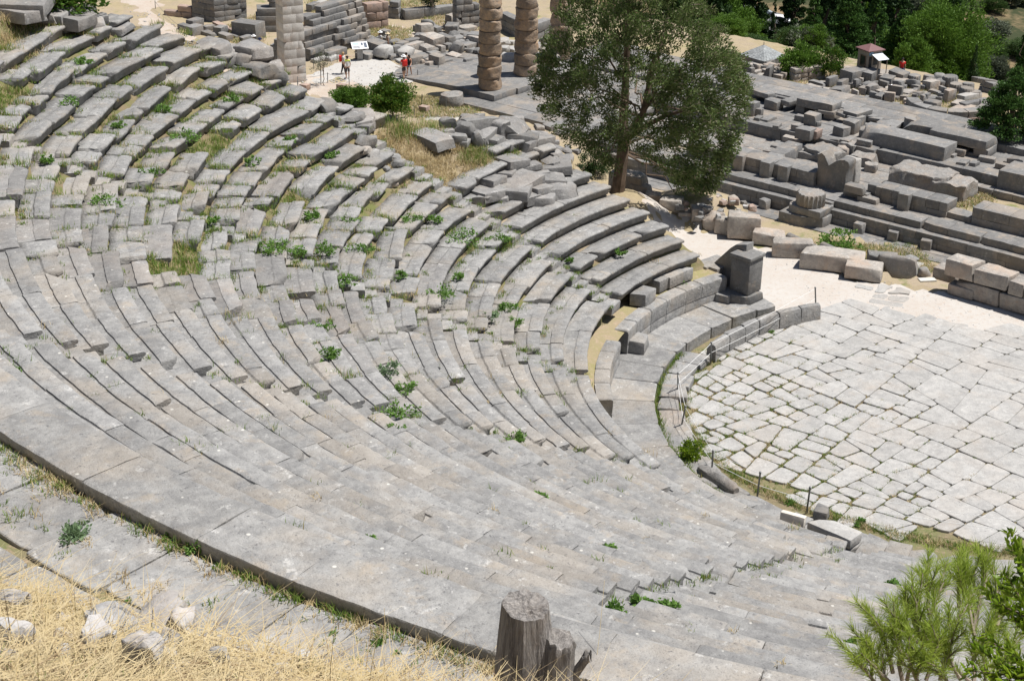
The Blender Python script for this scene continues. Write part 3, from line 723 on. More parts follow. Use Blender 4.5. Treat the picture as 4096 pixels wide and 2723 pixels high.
# ------------------------------------------------------------------ rope barrier round the orchestra
posts = [((3264, 1237), (3261, 1152)), ((2842, 1451), (2845, 1371)), ((2712, 1574), (2712, 1493)), ((2722, 1718), (2742, 1626)), ((2847, 1890), (2852, 1804)), ((3028, 1991), (3041, 1890)), ((3227, 2045), (3240, 1950))]
tops = []; words = ['at the corner of the kerb stones', 'at the open end of the upright kerb', 'beside the pitted pale drain covers', 'leaning outward beside the drain covers', 'beside the round green bush', 'between the bush and the white marble block', 'nearest the white marble block']
for k, (b, tp) in enumerate(posts):
    pb = at(*b, OZ); pt = at(*tp, OZ+.86); ax = pt-pb; ax[:2] = np.clip(ax[:2], -.28, .28); pt = pb+ax
    ob = empty('barrier_post', pb, 0, f"thin dark steel rope post {words[k]}", 'barrier post', 'rope posts round the orchestra')
    V, F = tube([(0, 0, -.05), ax], [.026, .026], 8); mk('post', V, F, M_METAL, ob)
    V, F = lathe([(.033, -.02), (.035, 0), (.03, .03), (.012, .045)], 10); mk('cap', xf(V, ax), F, M_METAL, ob)
    tops.append((pb, pt))
pe = (at(4150, 2180, OZ), at(4150, 2092, OZ+.86)); tops.append(pe)
for h, nm in ((.97, 'upper'), (.50, 'lower')):
    pts = []
    for (a0, a1), (b0, b1) in zip(tops[:-1], tops[1:]):
        A, B = a0+(a1-a0)*h, b0+(b1-b0)*h; L = np.linalg.norm(B-A)
        for s in np.linspace(0, 1, 9)[:-1]: pts.append(A+(B-A)*s-np.array([0, 0, .03*L*s*(1-s)]))
    pts.append(tops[-1][0]+(tops[-1][1]-tops[-1][0])*h); pts = np.array(pts); c = pts.mean(0)
    V, F = tube(pts-c, .0065, 6); tag(mk('barrier_rope', V, F, M_ROPE, loc=c), f"{nm} white rope strung between the posts round the orchestra", 'rope')
# ------------------------------------------------------------------ stones along the path behind the stage
PS = [(2505, 800, 1.5, .8, 1.05, -62), (2560, 815, .8, .6, .75, -60), (2607, 848, .7, .6, .7, -45), (2680, 878, .85, .75, .8, -50), (2738, 893, .6, .45, .45, -40), (2800, 905, .85, .7, .7, -35), (2850, 925, .85, .7, .65, -40), (2887, 938, .6, .5, .6, -55), (2968, 957, 1.25, .75, .95, -38), (3075, 983, 1.25, .6, .5, -48), (3165, 1030, 1.5, .7, .6, -38), (3325, 1085, 2.3, .95, .62, -48), (3450, 1122, 1.3, .8, .55, -48), (3520, 1085, 1.1, .6, .6, -50), (3585, 1110, 1.5, .6, .75, -62)]
pw = ['tallest rough stone next to the tree trunk', 'squat stone next to the tallest one', 'small stone with a flat top, third from the tree', 'rounded stone with a pale top, fourth from the tree', 'low stone between two larger ones below the rubble heap', 'grey squared stone under the rubble heap', 'broad lumpy stone beneath the rubble heap', 'narrow upright stone leaning on the tall cube', 'tall cube-like stone with sharp edges', 'low chipped stone right of the tall cube', 'rough angular stone before the fallen round shafts', 'longest flat-topped stone beside the path', 'short brown stone at the end of the long one', 'dark tilted slab behind the short brown stone', 'dark broken boulder sloping into the hollow']
for k, (u, v, L, D, H, rz) in enumerate(PS):
    V, F = rock(L, D, H, 400+k, .05, .08, 1+k % 2, freq=1.3) if k not in (6, 14) else boulder(L, D, H*1.2, 400+k)
    p = at(u, v, OZ-.03); tag(mk('path_stone', V, F, S_BRECC if k < 13 else S_GREY, loc=p+np.array([.3, .3, 0])*D, rz=R_(rz)), 'stone beside the gravel path: '+pw[k], 'stone', 'stones lining the path behind the stage')
BW = [(3790, 1125, 1.05, .85, .6, -50, .55), (3875, 1150, 1.2, .85, .55, -52, .55), (3960, 1175, .55, .7, .5, -52, .5), (4020, 1195, .8, .8, .5, -50, .5), (4085, 1215, .9, .8, .5, -50, .5), (3850, 1165, 1.5, .8, .62, -52, -.05), (3955, 1195, 1.15, .8, .6, -52, -.05), (4060, 1225, 1.4, .8, .6, -50, -.05), (3845, 1200, .95, .45, .35, -52, -.05), (3975, 1210, 1.15, .5, .35, -52, -.05), (3770, 1110, .8, .7, .45, -30, -.05)]
bw = ['rounded end block of the upper course', 'broad knobbly block in the upper course', 'narrow block in the upper course', 'pale cracked block in the upper course', 'block of the upper course at the picture edge', 'large dark block of the lower course', 'middle block of the lower course', 'lower course block at the picture edge', 'loose squared block lying before the wall', 'loose slab with a broken edge lying before the wall', 'low block at the end of the wall']
wbase = at(3840, 1185, OZ)
dW = at(4096, 1262, OZ)-at(3765, 1160, OZ); dW[2] = 0; dW /= np.linalg.norm(dW); nW = np.array([-dW[1], dW[0], 0])
angW = math.atan2(dW[1], dW[0]); sU = 0; sL = .45
for k, (L, H, course) in enumerate([(1.15, .62, 1), (1.3, .56, 1), (.6, .5, 1), (.95, .52, 1), (1.2, .52, 1), (1.75, .62, 0), (1.3, .6, 0), (1.7, .6, 0)]):
    V, F = rock(L-.02, .85, H, 430+k, .05, .09, 1, freq=1.3)
    st = at(3765, 1160, OZ)
    if course: p = st+dW*(sU+L/2)+nW*.45; p[2] = OZ+.60; sU += L
    else: p = st+dW*(sL+L/2)+nW*.45; p[2] = OZ-.03; sL += L
    tag(mk('wall_block', V, F, S_BRECC, loc=p, rz=angW), 'stage wall right of the path: '+bw[k], 'stone block', 'blocks of the rough wall right of the path')
for k, (u, v, L, D, H) in enumerate(((3850, 1215, 1.0, .5, .38), (3965, 1228, 1.2, .5, .36), (3790, 1150, .9, .7, .45))):
    V, F = rock(L, D, H, 450+k, .035, .06, 1); tag(mk('wall_block', V, F, S_BRECC, loc=at(u, v-35, OZ-.03), rz=angW), 'stage wall right of the path: '+bw[8+k], 'stone block', 'blocks of the rough wall right of the path')
for k, (a, b) in enumerate((((3150, 945), (3268, 1000)), ((3285, 982), (3390, 1030)))):
    A, B = at(*a, OZ+.1), at(*b, OZ+.05); V, F = tube([A+(B-A)*s for s in (0, .03, .47, .5, .53, .97, 1)], [.12, .17, .17, .155, .17, .17, .12], 12); c = V.mean(0)
    tag(mk('fallen_shaft', V-c, F, S_GREY, loc=c), ['smooth round grey shaft lying behind the rough angular stone', 'smooth round grey shaft lying behind the longest flat-topped stone'][k], 'stone shaft')
V, F = rock(.62, .3, .06, 470, .004, .01, 0); tag(mk('marble_slab', V, F, S_WHITE, loc=at(3708, 1122, OZ+.0), rz=angW+.9), 'thin bright white marble slab lying before the rough wall', 'marble slab')
# mound of rubble behind the path stones
rs = np.random.default_rng(51)
for k in range(34):
    u, v = rs.uniform(2700, 3010), rs.uniform(775, 880)
    if v < 775+abs(u-2830)*.28: v = 775+abs(u-2830)*.30+rs.uniform(0, 40)
    p = at(u, v, .15); s = rs.uniform(.18, .5); V, F = boulder(s, s*rs.uniform(.6, 1), s*rs.uniform(.5, .8), 480+k, 3)
    tag(mk('rubble_stone', V, F, [S_BRECC, S_FIELD, S_ROSE, S_GREY][k % 4], loc=p, rz=rs.uniform(0, 6)), f"{['tan', 'pale', 'pinkish', 'grey'][k % 4]} rubble stone {'high' if v < 815 else 'low'} on the heap behind the path stones", 'stone', 'stones of the rubble heap')
# ------------------------------------------------------------------ the temple
def tw(a, c, z=0.0):
    p = TO+E1*a+E2*c; return np.array([p[0], p[1], z])
TANG = math.atan2(E1[1], E1[0])
def tac(u, v, z):
    p = at(u, v, z); return tframe(p[0], p[1])
def wall_mb(a0, a1, c0, c1, z0, z1, courses, blen, seed, rough=.02, bev=.03, chop=.12, gaps=None, jit=.015):
    """a wall of squared blocks in temple axes, as one mesh in temple-local coordinates"""
    rs = np.random.default_rng(seed); mb = MB(); H = (z1-z0)/courses
    for k in range(courses):
        a = a0-(rs.uniform(0, blen*.5) if k else 0)
        while a < a1-.05:
            e = min(a+blen*rs.uniform(.7, 1.35), a1)
            if a1-e < blen*.35: e = a1
            s = max(a, a0)
            if not (k == courses-1 and rs.random() < (gaps or 0)):
                V, F = rock(e-s-.008, c1-c0, H-.004, int(rs.integers(1e6)), rough, bev, int(rs.random() < chop), seg=(max(3, min(8, int((e-s)/.4)+2)), max(3, min(7, int((c1-c0)/.6)+2)), 3))
                mb.add(V+np.array([(s+e)/2, (c0+c1)/2+rs.normal(0, jit), z0+k*H]), F)
            a = e
    return mb
temple = empty('temple_ruin', tw(0, 0, -12.5), TANG, 'grey stepped foundation of a ruined temple with low inner walls', 'temple ruin')
def tpart(name, mb, mat=None):
    V = np.concatenate(mb.V); V = V-np.array([0, 0, -12.5]); return mk(name, V, mb.F, mat or S_TEMPLE, temple)
tpart('lower_step', wall_mb(-13, 44, 0, .9, -12.55, -11.6, 2, 1.7, 1, .016, .02, .03))
tpart('upper_step', wall_mb(-15, 44, .52, 1.6, -11.7, -11.17, 1, 1.5, 2, .025, .04, .12))
def floor_mb(a0, a1, c0, c1, z, seed, cell=(1.6, 1.1)):
    rs = np.random.default_rng(seed); mb = MB(); c = c0
    while c < c1-.05:
        ce = min(c+cell[1]*rs.uniform(.8, 1.2), c1); 
        if c1-ce < .4: ce = c1
        a = a0
        while a < a1-.05:
            e = min(a+cell[0]*rs.uniform(.7, 1.4), a1)
            if a1-e < .5: e = a1
            V, F = rock(e-a-.012, ce-c-.012, .5, int(rs.integers(1e6)), .012, .02, 0, seg=(3, 3, 3)); mb.add(V+np.array([(a+e)/2, (c+ce)/2, z-.5+rs.normal(0, .007)]), F); a = e
        c = ce
    return mb
tpart('foot_pavement', floor_mb(-13, 44, -1.7, -.02, -12.42, 91, (2.2, 1.1)))
tpart('pit_rubble_floor', floor_mb(-13, 9.5, 4.0, 10.2, -11.36, 92, (1.5, 1.2)), S_ROUGH)
tpart('ledge_floor', floor_mb(-15, 44, 1.6, 3.1, -11.19, 3))
zc = -10.3
def cmid(L, z): 
    q = [tac(u, v, z) for u, v in L]; return q[0][0], q[1][0], (q[0][1]+q[1][1])/2
a0, a1, c0 = cmid([(2957, 624), (3262, 690)], zc); W1L = (a0, a1, c0)
tpart('inner_wall', wall_mb(a0-4, a1, c0, c0+1.6, -11.4, zc, 2, 1.3, 4, .018, .03, .1))
a0, a1, c0 = cmid([(3500, 747), (3794, 813)], zc); W1R = (a0, a1, c0)
tpart('inner_wall', wall_mb(a0, a1, c0, c0+1.35, -11.4, zc, 2, .95, 5, .02, .03, .15, .0))
a0, a1, c0 = cmid([(3889, 836), (4096, 884)], zc)
tpart('inner_wall', wall_mb(a0, a1+8, c0, c0+1.6, -11.4, zc+.1, 2, 1.7, 6, .02, .03, .1))
tpart('inner_wall', wall_mb(W1R[1]-1.0, a0, c0, c0+1.1, -11.4, -10.85, 1, 1.8, 7, .03, .05, .3))
zf = -10.55
a0, a1, c0 = cmid([(2977, 480), (3405, 587)], zf); F0 = (a0, a1, c0)
tpart('raised_floor', floor_mb(a0-8, a1+1.5, c0+.7, 14.3, zf, 8, (2.0, 1.3)))
tpart('floor_edge', wall_mb(a0-8, a1+1.5, c0, c0+.72, -11.5, zf+.01, 1, 1.9, 9, .03, .04, .1))
a2, a3, c2 = cmid([(3800, 646), (4096, 732)], zf)
tpart('raised_floor', floor_mb(a1+1.5, a3+9, (c0+c2)/2+.7, 14.3, zf, 10, (2.0, 1.4)))
tpart('floor_edge', wall_mb(a1+1.5, a3+9, (c0+c2)/2, (c0+c2)/2+.72, -11.5, zf+.01, 1, 1.8, 11, .025, .04, .1))
tpart('low_footing', wall_mb(a2-1, a3+9, (c0+c2)/2-1.25, (c0+c2)/2-.55, -11.5, -11.02, 1, 1.0, 12, .05, .06, .3))
zs = -10.12
tpart('south_strip', floor_mb(-13, 26, 14.9, 18.3, zs, 13, (2.1, 1.6)))
for k, (q0, q1) in enumerate((((3105, 412), (3180, 430)), ((3330, 455), (3610, 530)), ((3905, 578), (4150, 645)))):
    a0, a1, cc = cmid([q0, q1], zs); tpart('strip_edge', wall_mb(a0, a1, 14.25, 14.92, -11.4, zs+.02, 2 if k else 1, 1.6, 14+k, .03, .04, .15))
tpart('strip_edge', wall_mb(-13, 26, 14.55, 14.93, -11.4, zs-.06, 1, 1.9, 18, .03, .04, .1))
V, F = zip(*[rock(1.0, .9, .55, 900+k, .02, .03, 0) for k in range(1)])
mb = MB()
A, B = at(3085, 628, -10.5), at(3180, 568, -10.5); aA, cA = tframe(A[0], A[1]); aB, cB = tframe(B[0], B[1])
for k in range(4):
    V, F = rock(1.05, (cB-cA)/4-.01, .95, 910+k, .02, .03, 0); mb.add(V+np.array([aA+(aB-aA)*(k+.5)/4, cA+(cB-cA)*(k+.5)/4, -11.45]), F)
tpart('cross_wall', mb)
# eastern floor with the column row and the ramp
tpart('east_floor', floor_mb(-25, -13, 1.0, 14.2, -11.0, 20, (2.3, 1.7)))
tpart('east_floor', floor_mb(-25, -13, 14.2, 20.5, -10.72, 21, (2.3, 1.7)))
ac = [tac(u, v, -10.55) for u, v in ((1960, 352), (2103, 297), (2240, 232))]
tpart('column_base_course', wall_mb(ac[0][0]-1.4, ac[0][0]+1.45, ac[0][1]-1.3, ac[0][1]+1.2, -11.1, -10.55, 1, 1.5, 22, .02, .05, .0))
tpart('column_base_course', wall_mb(ac[0][0]-1.4, ac[0][0]+1.6, ac[0][1]+1.2, 20.5, -11.1, -10.56, 1, 2.4, 23, .02, .05, .0))
mb = MB(); a_e = ac[0][0]-1.4
for k, (cc0, cc1) in enumerate(((ac[0][1]-1.0, ac[0][1]+1.6), (ac[0][1]+1.6, ac[0][1]+4.6), (ac[0][1]+4.6, ac[0][1]+7.4))):
    for m in range(5):
        V, F = rock(2.0-.012, cc1-cc0-.012, .8, 930+k*5+m, .012, .02, 0); am = a_e-1-2*m; V[:, 2] += -.052*(V[:, 0]+am-a_e)*-1
        mb.add(V+np.array([am, (cc0+cc1)/2, -10.6-.8]), F)
tpart('entrance_ramp', mb)
def column(k, p, nd, lab):
    e = empty('temple_column', p, .3*k, lab, 'column', 'standing columns of the temple'); z = 0; rs = np.random.default_rng(70+k)
    for d in range(nd):
        h = rs.uniform(.80, .95); r = .87-.012*d; off = rs.normal(0, .035, 2); n = 22; V = []
        prof = [(.88, 0), (.975, .06), (1.0, .15), (1.0, .28), (1.0, .4), (1.0, .52), (1.0, .64), (1.0, .76), (1.0, .86), (.975, .94), (.88, 1.0)]
        V, F = lathe([(r*q, h*t) for q, t in prof], n)
        tl = rs.normal(0, .05, 2); V[:, 2] += (V[:, 0]*tl[0]+V[:, 1]*tl[1])*smooth(V[:, 2], .05, h)
        dd = np.stack([fbm(V*1.9+d*9.1+k*33, s, 5) for s in (1, 2, 3)], -1)*np.array([.15, .15, .05])
        dd *= (1-.5*(np.abs(V[:, 2:3]/h-.5) > .4)); V = V+dd
        nv = rs.normal(size=3); nv[2] *= .3; nv /= np.linalg.norm(nv); ex = V@nv-.74; V -= np.maximum(ex, 0)[:, None]*nv*.8
        nv = rs.normal(size=3); nv[2] = abs(nv[2])*.9; nv /= np.linalg.norm(nv); ex = (V-np.array([0, 0, h/2]))@nv-.70; V -= np.maximum(ex, 0)[:, None]*nv
        o = mk('drum', V, F, S_COL, e, loc=(off[0]*(d > 0), off[1]*(d > 0), z)); z += h-.03
for k, (q, nd, lab) in enumerate(zip(ac, (10, 9, 10), ('nearest eroded orange column of stacked drums on a square base', 'middle eroded orange column of stacked drums, stump-topped', 'column of stacked drums half hidden behind the juniper tree'))):
    column(k, tw(q[0], q[1], -10.56), nd, lab)
def tblock(name, u, v, z, L, D, H, lab, mat=None, cat='stone block', rz=0, seed=0, rough=.025, bev=.04, chop=1, group=None, fn=None, lift=0, seg=None, freq=1.6):
    """block whose front foot stands at the given spot, turned to the temple axes"""
    p = at(u, v, z); V, F = rock(L, D, H, seed or int(u*7+v), rough, bev, chop, seg, freq)
    if fn: V = fn(V)
    p = p+np.array([E2[0], E2[1], 0])*D*.5+np.array([0, 0, lift])
    return tag(mk(name, V, F, mat or S_TEMPLE, loc=p, rz=TANG+R_(rz)), lab, cat, group)
zl = -11.19
for k, (u, v, w) in enumerate(((2948, 683, 'half hidden by the juniper branches'), (3055, 711, 'left of the square upright post'), (3126, 727, 'left of the broken statue base'), (3486, 794, 'right of the broken statue base'), (3606, 842, 'in the middle of the right inner wall'))):
    tblock('upright_block', u, v, zl, .68, .6, 1.0 if k != 3 else .85, 'upright squared grey post before the inner wall, '+w, cat='stone post', chop=0, group='upright posts before the temple inner wall', rough=.012)
def statue(V):
    x, z = V[:, 0], V[:, 2]; top = 2.1-.55*np.exp(-((x+.05)/.28)**2)-.25*smooth(x, .6, .95)+.12*np.sin(x*9); V = V.copy(); s = np.clip((z-1.3)/.8, 0, 1); V[:, 2] = np.where(z > 1.3, 1.3+(top-1.3)*s, z); V[:, 0] += .12*np.sign(x)*smooth(z, 1.35, 1.6); return V
V, F = rock(1.95, 1.0, 2.1, 777, .035, .1, 0, (9, 5, 9)); V = statue(V); V += np.stack([fbm(V*2.4, k, 3) for k in range(3)], -1)*.07*smooth(V[:, 2:3], 1.1, 1.6)
p = at(3320, 757, zl)+np.array([E2[0], E2[1], 0])*.5
sb = empty('statue_base', p, TANG, 'tall broken statue base with two worn lobes on top', 'statue base'); mk('front_block', V, F, S_TEMPLE, sb)
V, F = rock(1.0, .7, 1.75, 778, .05, .12, 2, (5, 4, 6)); mk('rear_block', V, F, S_PALE, sb, loc=(.55, 1.0, 0)); V, F = rock(2.5, 1.5, .12, 779, .02, .03, 1); mk('plinth', V, F, S_TEMPLE, sb, loc=(-.2, .2, -.05))
tblock('stone_block', 3220, 722, zl, 1.5, .8, .55, 'low block left of the broken statue base', seed=21)
tblock('stone_block', 3418, 792, zl, 1.6, .8, .38, 'pale bottom slab right of the broken statue base', seed=22, chop=0)
tblock('stone_block', 3412, 775, zl+.385, 1.25, .75, .45, 'grey block on the slab right of the broken statue base', seed=23, lift=0)
tblock('stone_block', 3465, 812, zl, 1.3, .7, .3, 'low slab between the statue base and the right inner wall', seed=24)
# column drum on its plinths
p = at(3190, 905, -12.45)+np.array([E2[0], E2[1], 0])*1.0
e = empty('drum_monument', p, TANG, 'short fluted column drum on two square plinths beside the path', 'column base')
V, F = rock(2.75, 1.9, .62, 781, .03, .05, 1); mk('lower_plinth', V, F, S_TEMPLE, e); V, F = rock(2.3, 1.75, .45, 782, .035, .08, 1); mk('upper_plinth', V, F, S_TEMPLE, e, loc=(.1, .15, .62))
V, F = lathe([(.84, 0), (.88, .05), (.88, .7), (.84, .78), (.5, .8)], 80, lambda w, z: 1-.11*abs(math.sin(w*10))); V += np.stack([fbm(V*2.5, k, 3) for k in range(3)], -1)*.035; mk('drum', V, F, S_ROUGH, e, loc=(.1, .2, 1.07))
tblock('stone_block', 3290, 880, -12.45, 1.0, 1.1, 1.2, 'projecting block joining the steps right of the fluted drum', seed=26, chop=0, rough=.015)
for k, (u, v, w) in enumerate(((2932, 793, 'under the juniper at the wall foot'), (3050, 838, 'left of the fluted drum'), (3428, 935, 'behind the leafy weed bush'), (3562, 967, 'right of the leafy weed bush'), (3695, 1003, 'near the right end of the wall foot'))):
    tblock('foot_block', u, v, -12.45, .62, .5, .6, 'small squared block at the temple wall foot, '+w, cat='stone block', rz=6*k-10, seed=60+k, chop=1, group='small blocks along the temple wall foot')
tblock('conglomerate_mass', 3655, 765, -11.4, 3.6, 2.2, 1.15, 'broad pitted conglomerate mass in the grassy pit, left half', S_ROUGH, 'rough masonry', rough=.15, bev=.12, chop=2, seg=(16, 11, 7), freq=2.3)
tblock('conglomerate_mass', 3770, 792, -11.4, 2.6, 2.1, .95, 'broad pitted conglomerate mass in the grassy pit, right half', S_ROUGH, 'rough masonry', rough=.15, bev=.1, chop=1, seg=(14, 11, 6), freq=2.3)
tblock('long_block', 3592, 655, -11.4, 6.2, 1.7, 1.75, 'longest dark wall block standing above the grassy pit', seed=31, chop=1, rough=.02, rz=-2)
tblock('stone_block', 3752, 672, -11.4, 1.9, 1.5, 1.05, 'grey step-like block at the end of the longest wall block', seed=32, chop=1)
tblock('stone_block', 3808, 686, -11.4, .8, .7, .75, 'small pale broken block beside the grassy pit', S_PALE, seed=33, chop=3)
tblock('corner_block', 4075, 795, -11.4, 3.0, 2.4, 1.5, 'large corner block at the right edge of the grassy pit', seed=34, chop=0)
for k, (u, v, L, D, H, w) in enumerate(((3275, 650, 2.3, 1.8, .75, 'broad pale rubble slab left of'), (3385, 632, 1.0, 1.0, .95, 'upright rough block behind'), (3440, 668, 1.7, 1.3, .65, 'flat pitted block behind'), (3470, 690, .9, .7, .55, 'small pinkish block right behind'), (3230, 640, 2.0, 2.0, .45, 'low crumbling pale slab far left behind'))):
    tblock('rough_block', u, v, -11.4, L, D, H, w+' the broken statue base', S_ROUGH, seed=40+k, rough=.11, bev=.07, chop=2, seg=(8, 8, 5), freq=2.4, rz=8*k-14)
for k, (u, v, L, D, H, w) in enumerate(((3081, 440, 1.05, .85, .65, 'cube left of the raised table slab'), (3236, 503, .95, .85, .75, 'cube in front of the raised table slab'), (3391, 535, .9, .85, .85, 'cube with a slanting shaded top right of the table slab'), (3410, 505, 1.0, .9, .6, 'broken cube behind the slanting cube'), (3508, 556, .95, .9, .85, 'cube touching the longest wall block'), (3528, 528, 1.0, .8, .6, 'weathered cube behind the longest wall block'), (3206, 560, 1.1, .9, .7, 'pale cube at the edge of the raised floor'), (3240, 556, .9, .8, .6, 'pinkish cube beside the pale cube'), (2990, 463, .9, .8, .9, 'rounded boulder beside the juniper on the raised floor'), (3560, 545, 2.0, 1.0, .25, 'thin slab lying behind the longest wall block'), (3635, 560, 1.3, .8, .45, 'pale block lying before the double table slab'), (3675, 570, .8, .7, .55, 'whitish block under the double table slab'))):
    tblock('cube_block', u, v, zf, L, D, H, 'grey '+w if 'pale' not in w and 'pink' not in w and 'whit' not in w else w, S_ROSE if 'pink' in w else (S_PALE if 'whit' in w else None), seed=50+k, chop=1, rz=(k*7) % 9-4)
def table(name, uv, L, D, H, lab, sup, lift, rz=0):
    p = at(*uv, zf)+np.array([E2[0], E2[1], 0])*D*.5
    V, F = rock(L, D, H, int(uv[0]), .03, .08, 1, (8, 5, 3)); tag(mk('table_slab', V, F, S_TEMPLE, loc=p+np.array([0, 0, lift]), rz=TANG+R_(rz)), lab, 'stone slab')
    for q, (da, w) in enumerate(sup):
        V, F = rock(w, D*.85, lift+.03, int(uv[0])+q+5, .04, .08, 1)
        tag(mk('support_block', V, F, S_TEMPLE, loc=p+np.array([E1[0]*da, E1[1]*da, 0]), rz=TANG+R_(rz+3)), f"{['left', 'right', 'middle'][q]} block carrying {lab.split(' resting')[0]}", 'stone block')
table('t', (3250, 468), 2.7, 1.5, .55, 'thick table slab resting on two blocks', ((-1.2, .8), (1.15, .85)), .52)
table('t', (3700, 575), 3.4, 2.2, .6, 'dark double table slab, left slab, resting on blocks', ((-1.3, .7), (1.3, .8)), .55)
table('t', (3822, 612), 3.9, 1.9, .6, 'double table slab, right slab with a gap beneath, resting on blocks', ((-1.6, .9), (1.55, .95)), .55)
# semicircular base, small drums and slabs of the southern court
pc = at(3795, 440, -11.0); mb = MB()
for k in range(7):
    t0 = YAW+R_(180-100+28*k); P, F = sector(np.array([(0, 0), (0, .42), (.03, .45), (.5, .46), (.85, .45), (.88, .42), (.88, 0)]), 2.1, 0, t0, t0+R_(27), 800+k, .02, .008, .3); mb.add(P, F)
V, F = zip(*[]) if False else (0, 0)
e = empty('semicircle_base', pc, 0, 'curved low stone base of two courses in the southern court', 'curved base'); mk('upper_course', np.concatenate(mb.V)+np.array([0, 0, .3]), mb.F, S_GREY, e)
mb2 = MB()
for k in range(7):
    t0 = YAW+R_(180-104+28*k); P, F = sector(np.array([(0, 0), (0, .30), (.86, .30), (.86, 0)]), 2.2, 0, t0, t0+R_(27.5), 820+k, .015, .006, .3); mb2.add(P, F)
mk('lower_course', np.concatenate(mb2.V), mb2.F, S_ROSE, e)
tblock('hollow_block', 3717, 436, -10.55, 1.05, .9, .5, 'round-cornered hollow block on the end of the curved base', seed=71, chop=0, bev=.15)
V, F = rock(5.2, 1.6, .1, 72, .01, .02, 0); tag(mk('pale_slab_row', V, F, S_PALE, loc=at(3700, 478, -11.02), rz=TANG), 'smooth pale slab strip beside the curved base', 'stone slab')
# ------------------------------------------------------------------ walls of the lower sanctuary
def uvwall(name, uv0, uv1, H, D, courses, blen, lab, mat=S_TEMPLE, seed=0, rough=.03, bev=.05, chop=.2, gaps=.15, cat='stone wall', z=None):
    A = hit(*uv0) if z is None else at(*uv0, z); B = hit(*uv1) if z is None else at(*uv1, z); d = B-A; L = math.hypot(d[0], d[1])
    e = mk_wall = wall_mb(0, L, 0, D, 0, H, courses, blen, seed, rough, bev, chop, gaps); V = np.concatenate(e.V); V[:, 2] += (B[2]-A[2])*V[:, 0]/L
    return tag(mk(name, V, e.F, mat, loc=A-np.array([0, 0, .08]), rz=math.atan2(d[1], d[0])), lab, cat)
uvwall('brown_wall', (655, 62), (768, 74), 1.0, .6, 2, 1.4, 'low brown wall bordering the pink path at the top', S_ROSE, 1, .07, .1)
uvwall('squared_wall', (770, 74), (860, 92), 2.0, .8, 4, 1.4, 'grey and brown coursed wall behind the pink path', S_TEMPLE, 2)
uvwall('squared_wall', (860, 92), (990, 76), 1.9, .8, 4, 1.2, 'right wing of the coursed wall behind the pink path', S_GREY, 3)
uvwall('brown_wall', (850, 100), (930, 135), .35, .5, 1, 1.6, 'thin pinkish kerb wall below the coursed wall', S_ROSE, 4)
uvwall('round_terrace', (1232, 118), (1400, 62), .8, .5, 2, .8, 'low brick-red rubble bank above the stepped wall', S_ROSE, 5, .05, .06)
uvwall('block_wall', (1468, 122), (1555, 110), 2.2, .9, 3, 1.3, 'wall of big brown blocks right of the stepped wall', S_ROSE, 6, .05, .1)
uvwall('block_wall', (1470, 62), (1595, 78), 1.5, .8, 3, 1.3, 'upper wall of grey blocks behind the brown block wall', S_GREY, 7, .05, .1, .3, .4)
uvwall('polygonal_wall', (1825, 122), (1920, 112), 2.6, .8, 5, .75, 'polygonal wall of small grey stones left of the nearest column', S_TEMPLE, 8, .05, .08)
uvwall('block_wall', (1620, 82), (1740, 70), .9, .8, 1, 1.4, 'row of long blocks at the foot of the straw slope', S_GREY, 9, .05, .08, .4, .0)
uvwall('block_wall', (1735, 66), (1905, 52), .8, .8, 1, 1.6, 'upper row of blocks below the small dark cypress', S_GREY, 10, .05, .08, .4, .0)
uvwall('dark_wall', (1995, 118), (2062, 150), 1.5, .8, 3, 1.2, 'dark coursed wall seen between the first two columns', S_GREY, 11)
uvwall('dark_wall', (2140, 165), (2205, 140), 1.4, .8, 2, 1.5, 'coursed wall seen right of the middle column', S_GREY, 12)
uvwall('rubble_wall', (3175, 332), (3300, 318), 1.1, .7, 3, .55, 'rubble wall of brownish stones below the laurel bushes', S_BRECC, 13, .05, .08)
uvwall('parapet_wall', (3765, 300), (3930, 368), 1.0, .9, 2, 1.3, 'long parapet wall of the southern court below the pines', S_GREY, 14, .05, .06, .2, .0)
uvwall('end_wall', (3930, 368), (4030, 395), .9, .9, 2, 1.0, 'broken end of the parapet wall beside the dark tree', S_GREY, 15, .07, .1, .5, .5)
uvwall('low_wall', (3860, 440), (3960, 420), .5, .6, 1, 1.6, 'low squared wall beside the trunk in the southern court', S_TEMPLE, 16)
uvwall('low_wall', (3855, 412), (3925, 395), .55, .7, 1, 2.2, 'pale long block wall meeting the low wall in the court', S_PALE, 17)
# stepped retaining wall with projecting blocks
A, B = at(1236, 244, -11.0), at(1466, 172, -11.0); d = B-A; L = math.hypot(d[0], d[1]); rs = np.random.default_rng(88)
e = empty('stepped_wall', A, math.atan2(d[1], d[0]), 'stepped grey wall with jutting blocks behind the information board', 'stone wall'); Hs = 0
for c in range(7):
    mb = MB(); x = 0; h = .44; off = .16*c; top = L-(0 if c < 5 else .2)
    x0 = 0 if c < 5 else L*.22*(c-4)
    x = x0
    while x < top-.1:
        w = min(rs.uniform(.7, 1.6), top-x); jut = rs.choice([0, 0, .28, .34]) if 0 < c < 5 else 0
        V, F = rock(w-.01, .9+jut, h-.006, int(rs.integers(1e6)), .015, .03, int(rs.random() < .1)); mb.add(V+np.array([x+w/2, .45+off-jut/2, c*h]), F); x += w
    mb.build('course', S_TEMPLE, e)
mb = MB()
for c in range(7):
    V, F = rock(.7, 2.4-.16*c, .44-.006, 1700+c, .015, .03, 0); mb.add(V+np.array([L+.36, 1.2+.08*c, c*.44]), F)
mb.build('return_wall', S_GREY, e)
